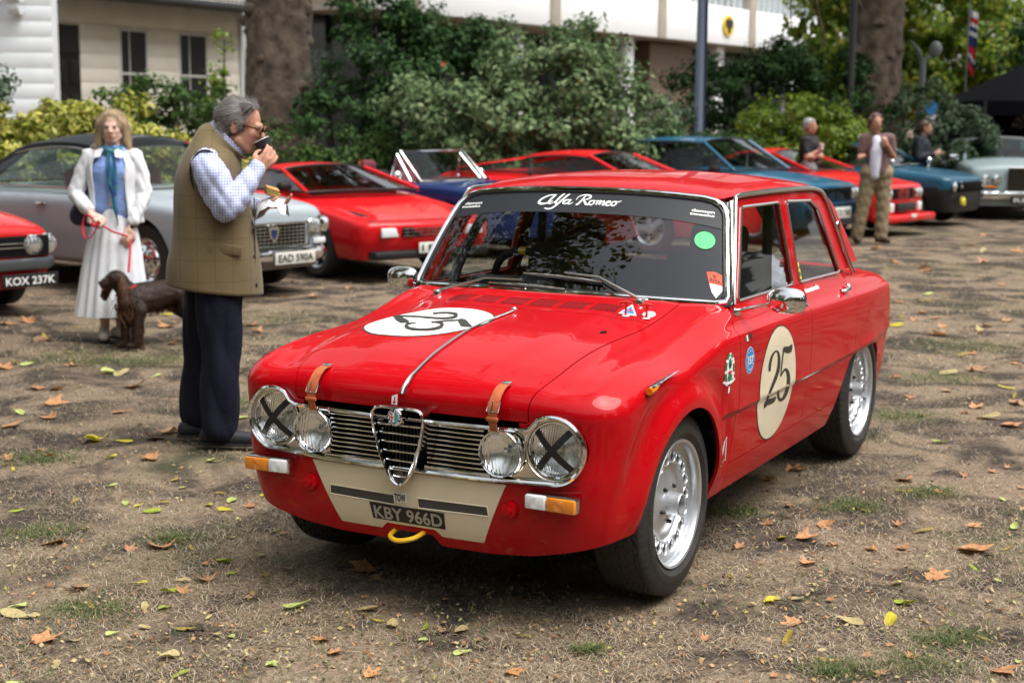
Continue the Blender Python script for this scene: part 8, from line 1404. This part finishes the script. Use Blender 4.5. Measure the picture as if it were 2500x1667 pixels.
for P, m_ in (([(-.17, -.255, .50), (-.145, -.285, .42), (-.14, -.29, .34), (-.145, -.285, .275)], 'n'), ([(-.255, -.16, .51), (-.30, -.165, .44), (-.315, -.18, .375)], 'f')):
    b = Blob(); b.chain(P, [.022, .040, .046, .026] if m_ == 'n' else [.02, .034, .024]); o_ear = b.melt('ear', mat('ear_fur', (.035, .015, .009), .6, var=(30., 0, (.14, .05, .018)), bump=(60., .9, .012)), DOG, .007, 3, .5, wrinkle(50, .003, 15)); strands('ear_hair', o_ear, 1500, .03, .0025, island_mat('feather_fur', [(.025, .011, .007), (.06, .024, .011), (.13, .05, .018)], .6), DOG, 33, (0, 0, -1), .4)
# shaggy feathering
r = np.random.default_rng(8); n = 2600; src = np.concatenate([np.array([(-.135, -.20, .26), (-.15, -.205, .30)])[r.integers(0, 2, 900)] + r.normal(0, (.03, .03, .035), (900, 3)), np.stack([r.uniform(-.05, .12, 600), np.zeros(600), np.full(600, .275)], 1) + np.stack([np.zeros(600), np.zeros(600), r.normal(0, .012, 600)], 1), np.array((-.055, -.225, .14)) + r.normal(0, (.012, .012, .07), (500, 3)), np.array((-.145, -.295, .31)) + r.normal(0, (.03, .012, .05), (600, 3))])
src[900:1500, 1] = src[900:1500, 0] * 1.3 + .02; d = np.stack([r.normal(0, .012, n), r.normal(0, .012, n), -r.uniform(.02, .065, n)], 1); wv = np.stack([r.normal(0, .0025, n), r.normal(0, .0025, n), np.zeros(n)], 1); V = np.stack([src - wv, src + wv, src + d + wv * .3, src + d - wv * .3], 1).reshape(-1, 3); o = fast_mesh('feathering', V, np.arange(n * 4).reshape(-1, 4), island_mat('feather_fur', [(.025, .011, .007), (.06, .024, .011), (.13, .05, .018)], .6), DOG)
mb = MB(); mb.sph((-.330, -.243, .470), (.012, .015, .011)); mb.build('nose', SATIN, DOG); mb = MB(); mb.tube([(-.262, -.222, .436), (-.300, -.238, .430), (-.318, -.245, .415)], [.012, .015, .010], 8, flat=.4); mb.build('tongue', mat('tongue_pink', (.62, .16, .20), .4), DOG)
for y in (-.235, -.170): mb = MB(); mb.sph((-.272, y, .508), .009); mb.build('eye', mat('eye_dog', (.01, .006, .004), .15), DOG)
mb = MB(); mb.tube([(-.165 + .068 * math.cos(q), -.17 + .055 * math.sin(q), .405 + .035 * math.cos(q)) for q in np.linspace(0, 2 * math.pi, 20, endpoint=False)], .010, 6, closed=True); mb.build('collar', LRED, DOG)
# ---------------------------------------------------------------- three men by the far cars
def bystander(label, loc, yaw, J, top, topm, trm, hairm, skin, hs=1., extras=None, sleeve='short'):
    P = thing('person', label, 'person', (loc[0], loc[1], 0), 0); b = Blob(); head(b, J['head'], yaw, R(4), hs, J['neck']); b.chain([J['pel'], J['belly'], J['chest']], [.13, .13, .135]); b.chain([J['shL'], J['shR']], [.06, .06])
    for s in 'LR': b.chain([J['sh' + s], J['el' + s], J['wr' + s]], [.052, .043, .032]); hand(b, aim(J['wr' + s], J['hf' + s], J['hu' + s]), .8, 1., 1 if s == 'L' else -1); b.chain([J['hip' + s], J['kn' + s], J['an' + s]], [.085, .06, .045])
    b.melt('body', skin, P, .011, 4); b = Blob(); b.chain([tuple(np.array(J['pel']) + [0, 0, .03]), J['belly'], J['chest']], [.165, .16, .165]); b.chain([J['shL'], J['shR']], [.078, .078]); b.cap(J['chest'], J['neck'], .12, .075)
    for s in 'LR': a, e, w_ = [np.array(J[k + s]) for k in ('sh', 'el', 'wr')]; b.chain([tuple(a), tuple(a * .35 + e * .65)], [.075, .066]) if sleeve == 'short' else b.chain([tuple(a), tuple(e), tuple(e * .1 + w_ * .9)], [.078, .066, .052])
    b.melt(top, topm, P, .011, 5, .5, wrinkle(16, .008, 3)); b = Blob(); b.cap(tuple(np.array(J['hipL']) + [0, 0, .03]), tuple(np.array(J['hipR']) + [0, 0, .03]), .14, .14)
    for s in 'LR': b.chain([J['hip' + s], J['kn' + s], J['an' + s]], [.118, .098, .090])
    b.melt('trousers', trm, P, .011, 5, .5, wrinkle(14, .009, 4))
    for s in 'LR': a = J['an' + s]; shoe(P, (a[0], a[1], 0), yaw + (.25 if s == 'L' else -.25), mat('brown_shoe', (.06, .03, .02), .6))
    b = Blob(); b.M = frame(J['head'], yaw, R(4), hs); b.sph((-.026, 0, .042), (.100, .084, .092), 16, 12); b.sph((-.06, 0, -.02), (.056, .072, .065)); b.cap((.04, -.04, .095), (.04, .04, .095), .022)
    if extras == 'wavy': b.cap((.0, -.08, .04), (-.03, -.085, -.06), .03); b.cap((.0, .08, .04), (-.03, .085, -.06), .03)
    b.M = Matrix.Identity(4); b.melt('hair', hairm, P, .009, 3, .5, wrinkle(40, .004, 2)); face_bits(P, J['head'], yaw, R(4), hs); return P
POLO = mat('black_polo', (.008, .008, .010), .8); PLUM = check_mat('plum_check', (.17, .095, .085), (.09, .045, .05), 38., 38., .3); TAN = mat('tan_chino', (.25, .195, .115), .85, var=(20., .12)); LGREY = mat('pale_jeans', (.42, .44, .50), .8); DNAVY = mat('dark_navy_coat', (.006, .008, .016), .75)
bystander('man in tan trousers and open plum checked shirt gesturing beside the far cars', (4.93, 20.4), R(-80), dict(head=(-.01, -.03, 1.63), neck=(.0, 0, 1.45), chest=(.03, 0, 1.30), belly=(.04, 0, 1.10), pel=(.04, 0, .96), shL=(.20, 0, 1.41), shR=(-.14, 0, 1.41), elL=(.245, -.02, 1.17), wrL=(.11, -.20, 1.33), hfL=(-.3, -.3, .9), huL=(.6, -.7, 0), elR=(-.20, -.02, 1.16), wrR=(-.20, -.22, 1.18), hfR=(-.6, -.7, .1), huR=(0, 0, 1), hipL=(.13, 0, .92), hipR=(-.06, 0, .92), knL=(.14, 0, .50), anL=(.13, 0, .09), knR=(-.13, .02, .50), anR=(-.19, .05, .09)), 'checked_shirt', PLUM, TAN, HBROWN, SKIN3, 1., 'wavy')
w2 = [o for o in COL.objects if o.name.startswith('person') and 'plum' in o.get('label', '')][0]; b = Blob(); b.chain([(-.005, -.085, 1.40), (-.005, -.105, 1.25), (-.01, -.10, 1.05), (-.01, -.095, .93)], [.06, .082, .082, .075]); b.melt('white_tee', mat('white_tee_cloth', (.66, .68, .80), .8), w2, .011, 4)
bystander('grey-haired man in a black polo shirt with folded arms, holding a cup', (4.55, 23.0), R(-25), dict(head=(.0, -.01, 1.56), neck=(-.02, 0, 1.40), chest=(.0, 0, 1.25), belly=(.01, 0, 1.06), pel=(.01, 0, .92), shL=(.09, .15, 1.35), shR=(-.10, -.15, 1.35), elL=(.20, .06, 1.10), wrL=(.05, -.20, 1.12), hfL=(-.8, -.6, .1), huL=(.5, -.6, .5), elR=(-.08, -.22, 1.09), wrR=(.11, -.20, 1.20), hfR=(.4, -.1, .9), huR=(.3, -.9, 0), hipL=(.05, .09, .90), hipR=(-.03, -.09, .90), knL=(.05, .10, .49), anL=(.05, .10, .09), knR=(-.03, -.10, .49), anR=(-.03, -.10, .09)), 'polo_shirt', POLO, LGREY, HSILV, SKIN3)
mb = MB(); mb.lathe([(0, 0), (.028, 0), (.038, .09), (.036, .09), (.027, .006)], 18, 'z'); o = mb.build('paper_cup', mat('cup_white', (.66, .64, .60), .6)); o.location = (4.69, 22.78, 1.215); tag(o, 'white paper cup held by the man in the black polo shirt', 'cup')
bystander('man in a dark navy coat behind the petrol-blue coupe', (6.95, 25.5), R(-20), dict(head=(.06, -.01, 1.54), neck=(.02, 0, 1.38), chest=(.0, 0, 1.22), belly=(.0, 0, 1.03), pel=(.0, 0, .90), shL=(.08, .16, 1.33), shR=(-.09, -.16, 1.33), elL=(.15, .16, 1.06), wrL=(.26, .0, 1.12), hfL=(.8, -.3, .3), huL=(0, 0, 1), elR=(-.10, -.22, 1.05), wrR=(.18, -.16, 1.10), hfR=(.8, .0, .4), huR=(0, -.9, .4), hipL=(.04, .09, .88), hipR=(-.03, -.09, .88), knL=(.04, .10, .48), anL=(.04, .10, .09), knR=(-.03, -.10, .48), anR=(-.03, -.10, .09)), 'coat', DNAVY, NAVYC, HBROWN, SKIN3, 1., None, 'long')
mb = MB(); mb.lathe([(0, 0), (.028, 0), (.038, .09), (.036, .09), (.027, .006)], 18, 'z'); o = mb.build('paper_cup', MATS['cup_white']); o.location = (7.22, 25.42, 1.10); tag(o, 'white paper cup held by the man in the dark navy coat', 'cup')
# ================================================================ fallen leaves: keep those in view, then name each by its kind, place and order
bpy.context.view_layer.update(); dg = bpy.context.evaluated_depsgraph_get(); Ci = cam.matrix_world.inverted(); groups = {}; kept = 0
for o, k in LEAF_OBJ:
    p = o.location + Vector((0, 0, .015)); q = Ci @ p; u, v = q.x / -q.z * 52.19 / 36, q.y / -q.z * 52.19 / 36 * 1024 / 682; d = p - cam.location; ok, loc, nr, ix, hit, mx = sc.ray_cast(dg, cam.location, d.normalized())
    if abs(u) > .5 or abs(v) > .5 or (ok and (loc - p).length > .3 and (loc - cam.location).length < d.length): bpy.data.objects.remove(o); continue
    kept = kept + 1
    if kept > 298: bpy.data.objects.remove(o); continue
    groups.setdefault((k, zone(p.x, p.y)), []).append(o)
for (k, z), L in groups.items(): by_order(L, f'{LCOL[k]} leaf fallen {z}', f'{LCOL[k]} leaves {z}', 'leaf', f'{LCOL[k]} leaves {z}')
